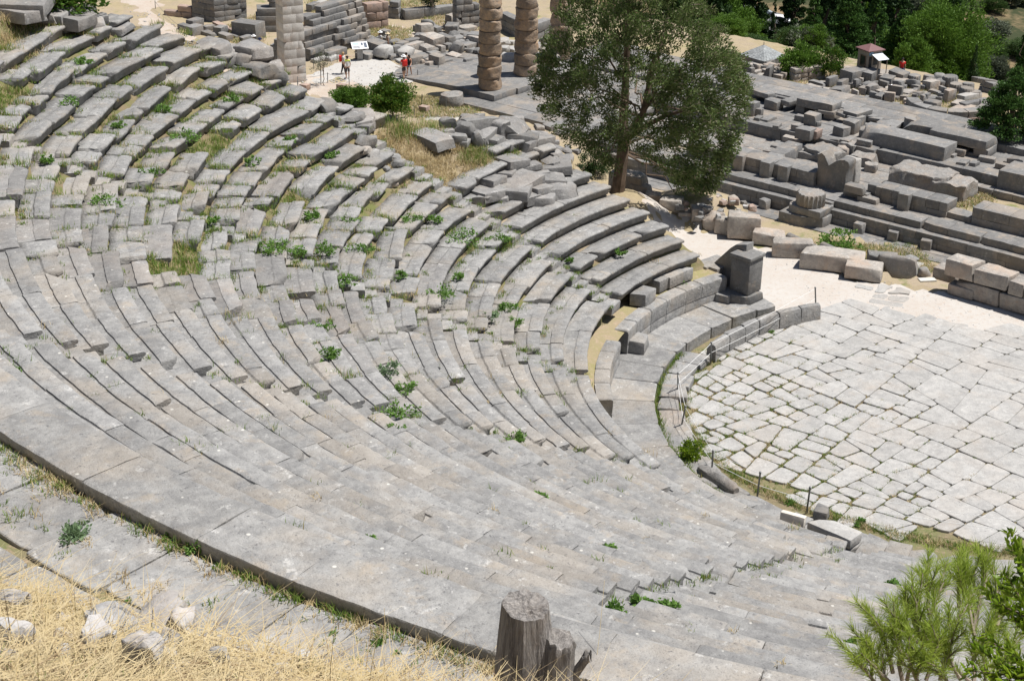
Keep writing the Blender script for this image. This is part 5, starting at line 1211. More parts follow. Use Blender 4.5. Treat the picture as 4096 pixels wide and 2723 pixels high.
FL = {'olive': ('pale grey green olive or scrub tree on the far slope', 'grey green trees on the far slope'), 'bushd': ('dark rounded scrub oak on the far slope', 'scrub oaks on the far slope'), 'dark': ('dark conifer in the wood beyond the temple', 'dark conifers of the wood'), 'fir': ('green layered fir in the wood beyond the temple', 'firs of the wood'), 'pine2': ('bright green pine in the wood beyond the temple', 'pines of the wood')}
for u, d_, r, h, kd in FT:
    if 2930 < u < 3190 and 160 < d_ < 300: continue
    far_tree(u, d_, r, h, kd, *FL[kd])
# ------------------------------------------------------------------ grass
def blades(P, h, w, rs, bend=.5, seg=3):
    n = len(P); a = rs.uniform(0, 6.283, n); d = np.stack([np.cos(a), np.sin(a), np.zeros(n)], 1); sd = np.stack([-np.sin(a), np.cos(a), np.zeros(n)], 1)
    h = h*rs.uniform(.5, 1.3, n); b = bend*rs.uniform(.2, 1.4, n); rows = []
    for k in range(seg+1):
        t = k/seg; c = P+np.array([0, 0, 1])*(h*t*(1-.25*b*t))[:, None]+d*(h*b*t*t)[:, None]; ww = (w*(1-t)**.7*.5+.0002); rows += [c-sd*np.reshape(ww, (-1, 1)), c+sd*np.reshape(ww, (-1, 1))]
    V = np.stack(rows, 1).reshape(-1, 3); m = 2*(seg+1); base = np.arange(n)*m; F = np.concatenate([np.stack([base+2*k, base+2*k+1, base+2*k+3, base+2*k+2], 1) for k in range(seg)])
    return V, F
rs = np.random.default_rng(123)
def tufts(L, per, rs, spread=1.2, wid=.014):
    P = []; H = []
    for x, y, z, s, kd in L:
        n = int(per*rs.uniform(.6, 1.4)); q = rs.normal(0, 1, (n, 3))*np.array([s*spread*.6, s*spread*.6, .0]); P.append(np.array([x, y, z])+q); H.append(np.full(n, s))
    return np.concatenate(P), np.concatenate(H)
gp = [t for t in TUFT if t[4] != 'dry' and rs.random() < .8]; dp = [t for t in TUFT if t[4] == 'dry' or (t[4] == 'mix' and rs.random() < .13)]
# joints of the orchestra paving on its left half
for poly in orch_edges:
    for k in range(len(poly)):
        a, b = poly[k], poly[(k+1) % len(poly)]; L = np.linalg.norm(b-a); m = (a+b)/2
        pr = float(smooth(-m[0]+.45*m[1]-.2*abs(m[1]), -.5, 7.0))*.9+.06*(m[1] < 0)
        for j in range(int(L/.16)):
            if rs.random() < pr:
                q = a+(b-a)*rs.random(); (gp if rs.random() < .55 else dp).append((q[0], q[1], OZ-.05, rs.uniform(.035, .08), 'mix'))
for t in np.arange(112, 236, .35):   # strip between drain covers and paving
    for _ in range(2):
        r = np.interp(t, [112, 137, 165, 188, 200, 236], [8.5, 8.45, 8.0, 7.45, 7.1, 7.05])+rs.normal(0, .10); (gp if rs.random() < .55 else dp).append((r*math.cos(R_(t)), r*math.sin(R_(t)), OZ-.05, rs.uniform(.05, .12), 'mix'))
for t in np.arange(118, 190, .5):
    r = 9.22+rs.normal(0, .03); gp.append((r*math.cos(R_(t)), r*math.sin(R_(t)), OZ+.2, rs.uniform(.04, .12), 'green'))
def patch(poly, n, s, lst):
    us = [q[0] for q in poly]; vs = [q[1] for q in poly]
    for _ in range(n):
        u, v = rs.uniform(min(us), max(us)), rs.uniform(min(vs), max(vs))
        if poly_in(poly, u, v): p = hit(u, v); lst.append((p[0], p[1], p[2]-.02, s*rs.uniform(.6, 1.3), 'mix'))
patch([(1500, 500), (1700, 470), (1900, 560), (2100, 640), (1900, 760), (1650, 800), (1520, 640)], 1500, .12, dp)
patch([(1500, 500), (1700, 470), (1900, 560), (2100, 640), (1900, 760), (1650, 800), (1520, 640)], 26, .16, gp)
patch([(1860, 590), (2060, 590), (2060, 660), (1840, 660)], 110, .2, gp)
patch([(1760, 920), (2060, 920), (2100, 1000), (1860, 1020)], 150, .2, gp)
patch([(1560, 490), (1640, 490), (1640, 560), (1560, 560)], 26, .4, gp)
patch([(1680, 490), (1760, 490), (1760, 560), (1680, 560)], 20, .35, gp)
patch([(580, 400), (700, 380), (700, 480), (600, 480)], 60, .2, gp)
patch([(3700, 740), (4000, 740), (3960, 800), (3760, 830)], 60, .12, dp)
patch([(3400, 980), (3640, 980), (3600, 1060), (3400, 1040)], 60, .18, gp)
patch([(2540, 560), (2640, 620), (2600, 760), (2500, 740)], 80, .12, dp)
patch([(0, 60), (160, 60), (160, 260), (0, 230)], 130, .2, dp); patch([(0, 60), (160, 60), (160, 260), (0, 230)], 60, .18, gp)
for t0, n in ((172, 70), (190, 70), (205, 60)):   # foot of the top row
    for _ in range(n*3):
        t = R_(t0+rs.uniform(0, 24)); r = 30.68+abs(rs.normal(0, .12)) if rs.random() < .75 else 30.7+rs.uniform(0, 1.2); (gp if rs.random() < .45 else dp).append((r*math.cos(t), r*math.sin(t), DIAZ-.02, rs.uniform(.05, .13), 'mix'))
# small tufts in the cracks of the smooth near rows
for _ in range(240):
    t = R_(rs.uniform(160, 240)); row = int(rs.integers(0, 25)); r = R0+DR*row+rs.choice([.40, .0, .71]); (gp if rs.random() < .8 else dp).append((r*math.cos(t), r*math.sin(t), ZR+HR*row-.05, rs.uniform(.05, .16), 'green'))
P, H = tufts(gp, 20, rs); V, F = blades(P, H*1.25, .017, rs, .7, 2); o = mk('green_grass', V, F, M_GRASS, smooth_=False); tag(o, 'green grass and weeds growing in the joints between the stones', 'grass', kind='stuff')
P, H = tufts(dp, 20, rs); V, F = blades(P, H*1.25, .015, rs, .8, 2); o = mk('dry_grass', V, F, M_STRAW, smooth_=False); tag(o, 'dry straw-coloured grass tufts among the stones', 'grass', kind='stuff')
# grass of the lower plain and loose chips on the gravel
def sample(polys, n):
    out = []
    for poly, m in polys:
        us = [q[0] for q in poly]; vs = [q[1] for q in poly]; k = 0; tries = 0
        while k < int(n*m) and tries < n*m*6:
            tries += 1; u, v = rs.uniform(min(us), max(us)), rs.uniform(min(vs), max(vs))
            if poly_in(poly, u, v): out.append(hit(u, v, 170, 55)); k += 1
    return np.array(out)
PLAIN = [([(1230, -30), (1980, -30), (1980, 120), (1800, 130), (1640, 60), (1240, 60)], 1.0), ([(1480, 90), (1640, 120), (1640, 190), (1450, 180)], .4), ([(2950, 250), (3300, 270), (3860, 380), (4096, 500), (4096, 545), (3600, 460), (3300, 380), (2950, 320)], 1.0), ([(900, 110), (1040, 60), (1050, 230), (930, 170)], .4), ([(1560, 380), (1900, 400), (1900, 470), (1640, 470)], .5), ([(3250, 960), (3660, 1000), (3760, 1090), (3640, 1090), (3400, 1060)], .4), ([(3640, 730), (4000, 730), (3960, 820), (3760, 840)], .4)]
Pp = sample(PLAIN, 1500); Pp = np.repeat(Pp, 9, 0)+rs.normal(0, .16, (len(Pp)*9, 3))*np.array([1, 1, 0]); Pp[:, 2] = ground(Pp[:, 0], Pp[:, 1])-.02
V, F = blades(Pp, .26, .035, rs, .8, 2); tag(mk('plain_grass', V, F, M_STRAW, smooth_=False), 'dry grass tufts on the lower plain around the ruins', 'grass', kind='stuff')
Pp = sample(PLAIN, 420); Pp = np.repeat(Pp, 14, 0)+rs.normal(0, .28, (len(Pp)*14, 3))*np.array([1, 1, 0]); Pp[:, 2] = ground(Pp[:, 0], Pp[:, 1])-.02
V, F = blades(Pp, .24, .045, rs, .7, 2); tag(mk('green_plain_grass', V, F, M_GRASS, smooth_=False), 'green weed patches on the lower plain around the ruins', 'grass', kind='stuff')
GR = [([(2640, 800), (2900, 960), (3300, 1080), (4096, 1240), (4096, 1330), (3300, 1240), (3060, 1050), (2700, 900)], 1.6), ([(1250, 300), (1450, 235), (1700, 300), (1560, 345), (1290, 340)], .6), ([(480, 20), (640, 60), (900, 220), (1240, 300), (1400, 400), (1000, 310), (700, 180)], .8)]+[(q, .7) for q, m in PLAIN]
Pp = sample(GR, 900); n = len(Pp); s_ = (.018+.05*rs.random(n)**3)[:, None]*np.where(np.linalg.norm(Pp-CAM, axis=1) > 90, 2.2, 1.0)[:, None]; mb = [np.array(q, float) for q in ((1, 0, 0), (0, 1, 0), (-1, 0, 0), (0, -1, 0), (0, 0, .8), (0, 0, -.6))]
V = np.stack([Pp+np.array(q)*s_*rs.uniform(.6, 1.2, (n, 3)) for q in mb], 1).reshape(-1, 3); b = np.arange(n)*6; F = np.concatenate([np.stack([b+i, b+(i+1) % 4, b+t], 1) if t == 4 else np.stack([b+(i+1) % 4, b+i, b+t], 1) for i in range(4) for t in (4, 5)])
tag(mk('gravel', V, F, S_FIELD, smooth_=False), 'loose stone chips on the gravel paths and dry ground', 'gravel', kind='stuff')
# leafy weed cushions that can be counted
WD = [(1290, 1310, .55, 'green', 'above the white flowering patch'), (1310, 1420, .6, 'green', 'with white flowers on the seats'), (1560, 1490, .7, 'sage', 'sprawling over the middle seats'), (1620, 1560, .5, 'green', 'below the sprawling grey green one'), (1600, 1650, .7, 'green', 'around the small white stone'), (1590, 1720, .45, 'green', 'below the small white stone'), (2060, 1755, .55, 'green', 'at the foot of the middle stair'), (1960, 1265, .6, 'sage', 'hanging over the seats near the loose slabs'), (1850, 960, 1.1, 'green', 'large, spreading below the grassy gap'), (1995, 960, .7, 'green', 'spreading right of the large one'), (2700, 1160, .9, 'green', 'hanging over the podium slabs'), (2480, 1010, .35, 'green', 'dark, between the lower seat rows'), (270, 2150, .55, 'sage', 'trailing over the walkway slabs'), (690, 2150, .3, 'green', 'small cushion in the shadow line, left'), (780, 2180, .35, 'green', 'bright cushion in the shadow line'), (2450, 2440, .42, 'green', 'bushy, right of the tree stump'), (2560, 2410, .4, 'green', 'upright, left end of the weedy step'), (2680, 2430, .4, 'green', 'upright, right end of the weedy step'), (1470, 2160, .25, 'green', 'thin, on the bare smooth seats'), (2440, 2190, .3, 'green', 'round the broken pit on the seats'), (2160, 1990, .35, 'green', 'beside a pale lichen patch'), (3440, 2090, .4, 'green', 'beside the rope near the drain stones'), (3160, 2010, .3, 'green', 'at the foot of a rope post'), (3230, 1245, .25, 'green', 'at the foot of the corner rope post'), (3080, 1330, .3, 'green', 'before the upright kerb stones'), (40, 1480, .3, 'green', 'at the left edge of the picture'), (3560, 2340, .4, 'green', 'before the dark seat riser at right'), (3230, 2520, .22, 'green', 'left of the pine sapling'), (3400, 2580, .3, 'green', 'touching the pine sapling'), (2280, 1040, .3, 'green', 'between broken seat rows')]
for k, (u, v) in enumerate(sorted([(650, 440), (600, 700), (930, 400), (1160, 560), (1250, 860), (1400, 890), (1440, 1010), (1650, 880), (1740, 880), (850, 880), (420, 820), (1080, 1000), (1290, 1000), (1380, 1130), (1840, 1110), (2040, 1230), (2060, 1290), (190, 640), (330, 250), (480, 500), (1010, 650), (1190, 1010), (1600, 1100), (1760, 1190), (740, 560), (1330, 620), (280, 420)])):
    WD.append((u, v, (.4, .6, .5, .8)[k % 4], 'green', nth(k+1)+' from left among the broken upper rows'))
for k, (u, v, s, kd, w) in enumerate(WD):
    d = ray(u, v); t = np.arange(4, 110, .05); Q = CAM+t[:, None]*d; R = np.hypot(Q[:, 0], Q[:, 1]); th_ = np.degrees(np.arctan2(Q[:, 1], Q[:, 0])) % 360
    st = np.where((R > R0) & (R < 29.5) & (th_ > 95), ZR+HR*(R-R0)/DR-.12, np.where(R < 9.2, OZ, np.where((R < R0), 0, ground(Q[:, 0], Q[:, 1])))); st = np.where((R > 30.6) & (R < 35), DIAZ, np.where((R > 29.5) & (R <= 30.6), 10.49, st))
    kk = np.argmax(Q[:, 2] < st); p = Q[kk]; n = int(40+90*s); rr = s*.55
    tree('weed_plant', p-np.array([0, 0, .06]), .02, cl_ell(rr, rr*.8, rr*.45, rr*.3, 16, rr*.34), 24/(rr*.34)**1.6, .055+.03*s, .55, M_WEED if kd == 'green' else M_SAGE, f"{'leafy green' if kd == 'green' else 'grey green'} weed {w}", 'weed', 'weeds growing on the theatre stones', seed=900+k, trunk_r=.008, limbs=7, flat=.8)
# ------------------------------------------------------------------ foreground: straw bank, stones, stump, sapling, shrub
rs = np.random.default_rng(321)
P = []; tries = 0
uu = rs.uniform(-900, 4900, 90000); vv = rs.uniform(2180, 3000, 90000)
D = CF+CR*((uu-PW/2)/(FOC*PW))[:, None]+CU*((PH/2-vv)/(FOC*PW))[:, None]; D /= np.linalg.norm(D, axis=1, keepdims=True)
alive = np.zeros(len(D), bool); T = np.zeros(len(D))
for t in np.arange(3.0, 13.0, .06):
    Q = CAM+D*t; g = ground(Q[:, 0], Q[:, 1]); m = (~alive) & (Q[:, 2] < g); T[m] = t; alive |= m
P = (CAM+D*T[:, None])[alive]; R = np.hypot(P[:, 0], P[:, 1]); P = P[(R > 41.8)]; R = np.hypot(P[:, 0], P[:, 1])
P[:, 2] = ground(P[:, 0], P[:, 1])-.01
dens = fbm(np.c_[P[:, :2]*1.1, np.zeros(len(P))], 6, 3); uq = proj(P)[:, 0]; keep = rs.random(len(P)) < np.clip(.55+1.3*dens, .06, 1)*np.where(uq > 2100, .45, 1); P = P[keep]
n = len(P); pick = rs.random(n)
V1, F1 = blades(P[pick < .66], .11, .0046, rs, 3.2, 4)      # bent over and lying
V2, F2 = blades(P[(pick >= .66) & (pick < .90)], .055, .0042, rs, .8, 3)
V3, F3 = blades(P[pick >= .992], .26, .0042, rs, .35, 4)
V = np.concatenate([V1, V2, V3]); F = np.concatenate([F1, F2+len(V1), F3+len(V1)+len(V2)])
# long lying stalks
Pl = P[rs.choice(n, 1500)]; a = rs.uniform(0, 6.283, len(Pl)); L = rs.uniform(.12, .42, len(Pl)); d = np.stack([np.cos(a), np.sin(a)], 1); A = Pl.copy(); B = Pl.copy(); B[:, :2] += d*L[:, None]; B[:, 2] = ground(B[:, 0], B[:, 1])+rs.uniform(.0, .09, len(Pl)); A[:, 2] += rs.uniform(.0, .05, len(Pl)); w = np.stack([-d[:, 1], d[:, 0], np.zeros(len(a))], 1)*.004
Vl = np.stack([A-w, A+w, B+w*.6, B-w*.6], 1).reshape(-1, 3); F = np.concatenate([F, np.arange(len(Vl)).reshape(-1, 4)+len(V)]); V = np.concatenate([V, Vl])
tag(mk('straw_grass', V, F, M_STRAW, smooth_=False), 'dry straw and stubble covering the near bank', 'grass', kind='stuff')
Pg = P[rs.choice(n, 500)]; V, F = blades(Pg, .09, .006, rs, .8, 3)
tag(mk('bank_grass', V, F, M_GRASS, smooth_=False), 'few green blades among the straw of the near bank', 'grass', kind='stuff')
FS = [(640, 2510, .34, .18, 'flat pinkish edged stone propped in the straw'), (740, 2540, .22, .16, 'grey stone right of the propped stone'), (450, 2560, .32, .2, 'long bluish stone half sunk in the straw'), (400, 2600, .26, .16, 'low bluish stone below the long one'), (60, 2590, .22, .16, 'pale pink stone at the left edge'), (590, 2690, .24, .22, 'rounded pale stone at the bottom edge'), (690, 2600, .18, .12, 'slim grey stone in the middle of the straw'), (1010, 2520, .2, .16, 'white stone at the edge of the bank, lower'), (990, 2490, .14, .10, 'bluish stone at the edge of the bank, upper'), (870, 2670, .16, .12, 'dark bluish stone near the bottom edge'), (60, 2450, .24, .16, 'whitish stone at the upper left of the bank'), (250, 2500, .13, .08, 'small white stone left of the long bluish one'), (1350, 2580, .16, .1, 'grey stone near the thistles'), (1210, 2650, .1, .07, 'tiny grey stone below the thistles'), (370, 2470, .12, .08, 'small stone at the top of the bank'), (250, 2640, .12, .08, 'small grey stone near the left edge'), (1100, 2600, .11, .07, 'small white stone in pale straw')]
for k, (u, v, L, H, w) in enumerate(FS):
    p = hit(u, v, 30, 3); V, F = boulder(L*.62, L*.45, H*.85, 1500+k, 7, .24)
    tag(mk('field_stone', V, F, S_FIELD, loc=p-np.array([0, 0, H*.08]), rz=rs.uniform(0, 6)), w, 'stone')
for k in range(26):
    u, v = rs.uniform(-60, 1900), rs.uniform(2440, 2700)
    if v < 2440+max(0, u-900)*.2: continue
    p = hit(u, v, 30, 3); s = rs.uniform(.03, .09); V, F = boulder(s, s*.8, s*.6, 1600+k, 4, .2)
    if np.hypot(p[0], p[1]) > 41.9: tag(mk('pebble', V, F, S_FIELD, loc=p, rz=rs.uniform(0, 6)), 'small whitish pebble lying loose in the straw of the near bank', 'pebble', 'pebbles in the straw')
# tree stump
sp = hit(2150, 2723, 30, 3); sd_ = ray(2150, 2723); ts = 6.75
sb = CAM+ray(2096, 2760)*6.75
def px_m(p): return FOC*PW/np.linalg.norm(p-CAM)
wst = 285/px_m(sb+np.array([0, 0, .3])); rr = wst/2; topz = None
for z in np.arange(.2, .9, .01):
    if proj((sb+np.array([0, 0, z]))[None])[0][1] < 2425: topz = z; break
topz = topz or .5
es = empty('tree_stump', sb, YAW, 'weathered grey tree stump with a smaller broken side stub', 'tree stump')
n, m = 84, 26; V = []; F = []
for j in range(m+1):
    t = j/m
    for k in range(n):
        a = 2*math.pi*k/n; flare = 1.22-.42*t**.8+.10*(1-t)**3; right = max(0, math.cos(a+1.57)); flare += .26*(1-t)**1.3*right
        rid = .05*noise3(np.array([math.cos(a)*3, math.sin(a)*3, t*.7]), 3)+.030*noise3(np.array([math.cos(a)*12, math.sin(a)*12, t*1.0]), 5)-.16*max(0, noise3(np.array([math.cos(a)*9, math.sin(a)*9, t*.6]), 8)-.3)
        r = rr*.80*flare*(1+rid); zt = topz*(1+.035*math.cos(a-.6)+.018*noise3(np.array([math.cos(a)*4, math.sin(a)*4, 7.]), 2))
        V.append((r*math.cos(a), r*math.sin(a), zt*t-.6*(1-t)**4))
for j in range(m):
    for k in range(n): F.append((j*n+k, j*n+(k+1) % n, (j+1)*n+(k+1) % n, (j+1)*n+k))
base = len(V)
for q, s in enumerate((.93, .6, .25)):
    for k in range(n):
        v = np.array(V[m*n+k]); V.append((v[0]*s, v[1]*s, v[2]-.006*(q > 0)+.005*noise3(v*30*s, 4)))
lay = [m*n, base, base+n, base+2*n]
for a_, b_ in zip(lay[:-1], lay[1:]):
    for k in range(n): F.append((a_+k, a_+(k+1) % n, b_+(k+1) % n, b_+k))
F.append(tuple(lay[-1]+k for k in range(n))); mk('main_trunk', V, F, M_STUMP, es)
side = -CR  # image left
rt = np.array([math.cos(-YAW)*CR[0]-math.sin(-YAW)*CR[1], math.sin(-YAW)*CR[0]+math.cos(-YAW)*CR[1], 0])
fw = np.array([-1.0, 0, 0])
def stub(name, b, t, r0, r1, seed):
    pts = np.array([b+(t-b)*s for s in np.linspace(0, 1, 12)]); rad = np.linspace(r0, r1, 12); rad[-2] *= 1.12; rad[-1] *= 1.0
    Vv, Ff = tube(pts, rad, 30); cc = pts.repeat(30, 0); dd = Vv-cc; ang = np.tile(np.arange(30), 12)*2*math.pi/30
    rid = np.array([.16*noise3(np.array([math.cos(a)*4, math.sin(a)*4, i//30*.12+seed]), 3)+.10*noise3(np.array([math.cos(a)*11, math.sin(a)*11, i//30*.2+seed]), 5) for i, a in enumerate(ang)]); Vv = cc+dd*(1+rid[:, None]); Vv[-30:, 2] += np.array([.03*noise3(np.array([math.cos(a)*3, math.sin(a)*3, seed]), 9) for a in ang[-30:]])
    return mk(name, Vv, Ff, M_STUMP, es)
stub('side_stub', rt*rr*.75+fw*.05+np.array([0, 0, -.05]), rt*rr*.98+fw*.06+np.array([0, 0, topz*.72]), rr*.62, rr*.36, 3)
stub('thin_stub', rt*rr*1.0+fw*.02+np.array([0, 0, .0]), rt*rr*1.75+fw*.05+np.array([0, 0, topz*.52]), rr*.17, rr*.11, 9)
# thistle plants on the bank
for k, (u, v, s, w) in enumerate(((1330, 2560, .17, 'left thistle-like plant among the straw'), (1510, 2600, .2, 'dark leafy plant in the middle of the bank edge'), (1590, 2640, .14, 'small leafy plant right of the dark one'), (1970, 2700, .13, 'leafy sprout at the foot of the stump'), (520, 2420, .12, 'leafy sprout at the top of the straw bank'), (660, 2500, .14, 'broad-leaved sprout beside the propped stone'))):
    p = hit(u, v, 30, 3); q = 46; a = rs.uniform(0, 6.283, q); C = np.zeros((q, 3)); t = rs.random(q); C[:, 0] = np.cos(a)*s*.45*t; C[:, 1] = np.sin(a)*s*.45*t; C[:, 2] = s*(.15+.8*rs.random(q)); al = C/np.linalg.norm(C, axis=1, keepdims=True)
    V, F = leafquads(C, s*.5, .34, rs, .4, al); o = mk('leafy_plant', V, F, M_WEED, loc=p, smooth_=False); tag(o, w, 'plant')
# tall dry stalks
for k, (u0, v0, u1, v1, w) in enumerate(((2370, 2760, 2418, 2320, 'tall thin dry stalk rising right of the tree stump'), (1535, 2570, 1537, 2430, 'dry stalk rising from the bank before the seats'), (370, 2440, 468, 2210, 'leaning dry stalk at the left of the bank'), (258, 2440, 290, 2300, 'short pale dry stalk at the left of the bank'), (3372, 2740, 3378, 2640, 'short dry stalk left of the pine sapling'))):
    A = hit(u0, min(v0, 2723), 30, 3); tA = np.linalg.norm(A-CAM); A = CAM+ray(u0, v0)*tA; B = CAM+ray(u1, v1)*(tA+.05); mid = (A+B)/2+CR*.012
    V, F = tube([A-A, mid-A, B-A], [.0042, .0036, .0026], 5); tag(mk('dry_stalk', V, F, M_STRAW, loc=A), w, 'stalk')
# pine sapling at the lower right
def cp(x, y): return 2996+.4719*x, 1983+.4719*y
def sw(x, y, t): u, v = cp(x, y); return CAM+ray(u, v)*t
root = sw(1980, 1900, 8.5); root[2] = gz(root[0], root[1]); tb_ = 8.5
ep = empty('pine_sapling', root, 0, 'bright green young pine sapling with long needles at the lower right', 'pine sapling')
SHO = [((1900, 1600), (1560, 1310), 0, .25), ((1560, 1310), (1530, 1000), .05, .2), ((1530, 1000), (1500, 640), .05, .0), ((1560, 1310), (1440, 1150), -.1, .0), ((1440, 1150), (1380, 760), -.15, 0), ((1530, 1020), (1660, 710), .1, 0), ((1440, 1240), (1275, 1100), -.2, 0), ((1430, 1150), (1315, 850), -.1, 0), ((1300, 1420), (1280, 1090), -.2, 0), ((1300, 1560), (1225, 890), -.25, 0), ((1220, 1500), (1105, 1040), -.3, 0), ((1200, 1590), (950, 1330), -.35, 0), ((1150, 1590), (990, 1180), -.3, 0), ((1080, 1600), (930, 1400), -.35, 0), ((1900, 1600), (1910, 1150), .2, 0), ((1910, 1180), (1760, 560), .25, 0), ((1780, 940), (1765, 580), .3, 0), ((1910, 1160), (1840, 510), .35, 0), ((1910, 1150), (2045, 450), .4, 0), ((2010, 1640), (2000, 1300), .25, 0), ((2000, 1350), (2130, 960), .35, 0), ((2130, 1000), (2060, 560), .4, 0), ((1800, 1560), (1660, 1290), -.05, 0), ((1660, 1290), (1790, 1000), .0, 0), ((1340, 1560), (1420, 1300), -.3, 0), ((1500, 1560), (1620, 1180), -.2, 0), ((1620, 1560), (1740, 1150), -.1, 0), ((2040, 1640), (2200, 1290), .3, 0), ((2200, 1560), (2270, 1080), .4, 0), ((1440, 1590), (1330, 1330), -.35, 0), ((2100, 1100), (2180, 820), .4, 0), ((1700, 1600), (1560, 1400), -.3, 0)]
mbw = MB(); NP = []; ND = []; rs = np.random.default_rng(55)
for (a, b, dt, _) in SHO:
    A, B = sw(*a, tb_+dt*.7), sw(*b, tb_+dt); A, B = A-root, B-root; mbw.add(*branch(A, B, .011, .003, rs, .05, 6)); L = np.linalg.norm(B-A); d = (B-A)/L
    if L > .1:
        for j in range(4):
            q_ = rs.normal(size=3); q_ -= (q_@d)*d; q_ /= np.linalg.norm(q_); d2 = d*.8+q_*.6+np.array([0, 0, .25]); d2 /= np.linalg.norm(d2); A2 = A+(B-A)*rs.uniform(.15, .85); L2 = rs.uniform(.08, .2); mbw.add(*branch(A2, A2+d2*L2, .005, .002, rs, .05, 4)); k = int(120*L2/.2); s = rs.random(k)**.8; NP.append(A2+d2*L2*s[:, None]); ND.append(np.tile(d2, (k, 1)))
    k = int(190*L/.35); s = rs.random(k)**.8*1.0; NP.append(A+(B-A)*s[:, None]); ND.append(np.tile(d, (k, 1)))
mbw.add(*branch(np.array([0, 0, -.05]), sw(1900, 1600, tb_)-root, .02, .014, rs, .04)); mbw.build('stem', M_TWIG, ep)
NP = np.concatenate(NP); ND = np.concatenate(ND); q = rs.normal(size=NP.shape); q -= (q*ND).sum(1, keepdims=True)*ND; q /= np.linalg.norm(q, axis=1, keepdims=True); dirn = ND*rs.uniform(.5, 1.1, (len(ND), 1))+q*rs.uniform(.3, .85, (len(ND), 1)); dirn /= np.linalg.norm(dirn, axis=1, keepdims=True)
Ln = rs.uniform(.05, .105, len(NP))[:, None]; wv = np.cross(dirn, rs.normal(size=NP.shape)); wv /= np.linalg.norm(wv, axis=1, keepdims=True); wv *= .0012; M1 = NP+dirn*Ln*.55; E_ = NP+dirn*Ln+np.array([0, 0, -1])*Ln*.10
V = np.stack([NP-wv, NP+wv, M1+wv, M1-wv, E_], 1).reshape(-1, 3); b = np.arange(len(NP))*5; me_F = [*np.stack([b, b+1, b+2, b+3], 1)]
F = np.concatenate([np.stack([b, b+1, b+2, b+3], 1), np.stack([b+3, b+2, b+4, b+4], 1)]); F3 = np.stack([b+3, b+2, b+4], 1)
mesh_F = [tuple(x) for x in np.stack([b, b+1, b+2, b+3], 1)]+[tuple(x) for x in F3]; mk('needles', V, mesh_F, M_NEEDLE, ep, smooth_=False)
# glossy broad-leaved shrub at the right edge
r2 = sw(2750, 1900, 8.0); r2[2] = gz(r2[0], r2[1]); eb = empty('glossy_shrub', r2, 0, 'glossy broad-leaved shrub reaching in from the right edge', 'shrub')
BR = [((2500, 1250), (2000, 790), 7.9), ((2480, 1100), (2150, 640), 7.9), ((2500, 1000), (2210, 330), 8.0), ((2480, 800), (2290, 560), 8.0), ((2500, 1100), (2100, 900), 7.8), ((2520, 1300), (2180, 980), 7.8), ((2600, 1700), (1900, 1290), 7.6), ((2500, 1500), (2000, 1200), 7.7), ((2600, 1600), (1870, 1480), 7.5), ((2600, 1700), (2130, 1420), 7.5), ((2500, 1650), (2240, 1330), 7.5), ((2480, 900), (2130, 780), 7.9), ((2460, 1180), (2240, 1050), 7.8), ((2500, 720), (2270, 430), 8.0), ((2500, 1560), (2080, 1560), 7.5), ((2480, 1200), (2290, 880), 7.8), ((2520, 1000), (2330, 700), 7.9)]
mbw = MB(); LV = []; LF = []; nf = 0
for a, b, t in BR:
    A, B = sw(*a, t)-r2, sw(*b, t+rs.normal(0, .08))-r2; mbw.add(*branch(A, B, .006, .0016, rs, .05, 6)); L = np.linalg.norm(B-A); d = (B-A)/L
    for k in range(int(75*L/.3)):
        s = 1-rs.random()**1.2*.85; c = A+(B-A)*s+rs.normal(0, .012, 3); q = rs.normal(size=3); q -= (q@d)*d; q /= np.linalg.norm(q); ax = d*rs.uniform(.3, .9)+q*.75+np.array([0, 0, .15]); ax /= np.linalg.norm(ax); sdv = np.cross(ax, q); sdv = sdv/np.linalg.norm(sdv)*1.0; nrm = np.cross(ax, sdv); ln = rs.uniform(.032, .054); w = ln*.2
        pts = [c, c+ax*ln*.3+sdv*w, c+ax*ln*.65+sdv*w*.9, c+ax*ln, c+ax*ln*.65-sdv*w*.9, c+ax*ln*.3-sdv*w, c+ax*ln*.3-nrm*w*.35, c+ax*ln*.65-nrm*w*.35]
        LV += pts; LF += [(nf, nf+1, nf+6), (nf+1, nf+2, nf+7, nf+6), (nf+2, nf+3, nf+7), (nf, nf+6, nf+5), (nf+6, nf+7, nf+4, nf+5), (nf+7, nf+3, nf+4)]; nf += 8
V, F = np.array(LV), LF; mk('leaves', V, F, M_GLOSS, eb); mbw.add(*branch(np.array([0, 0, -.05]), sw(2560, 1500, 7.7)-r2, .014, .008, rs)); mbw.add(*branch(np.array([0, 0, -.05]), sw(2500, 1000, 7.9)-r2, .012, .006, rs)); mbw.build('stem', M_BARK, eb)
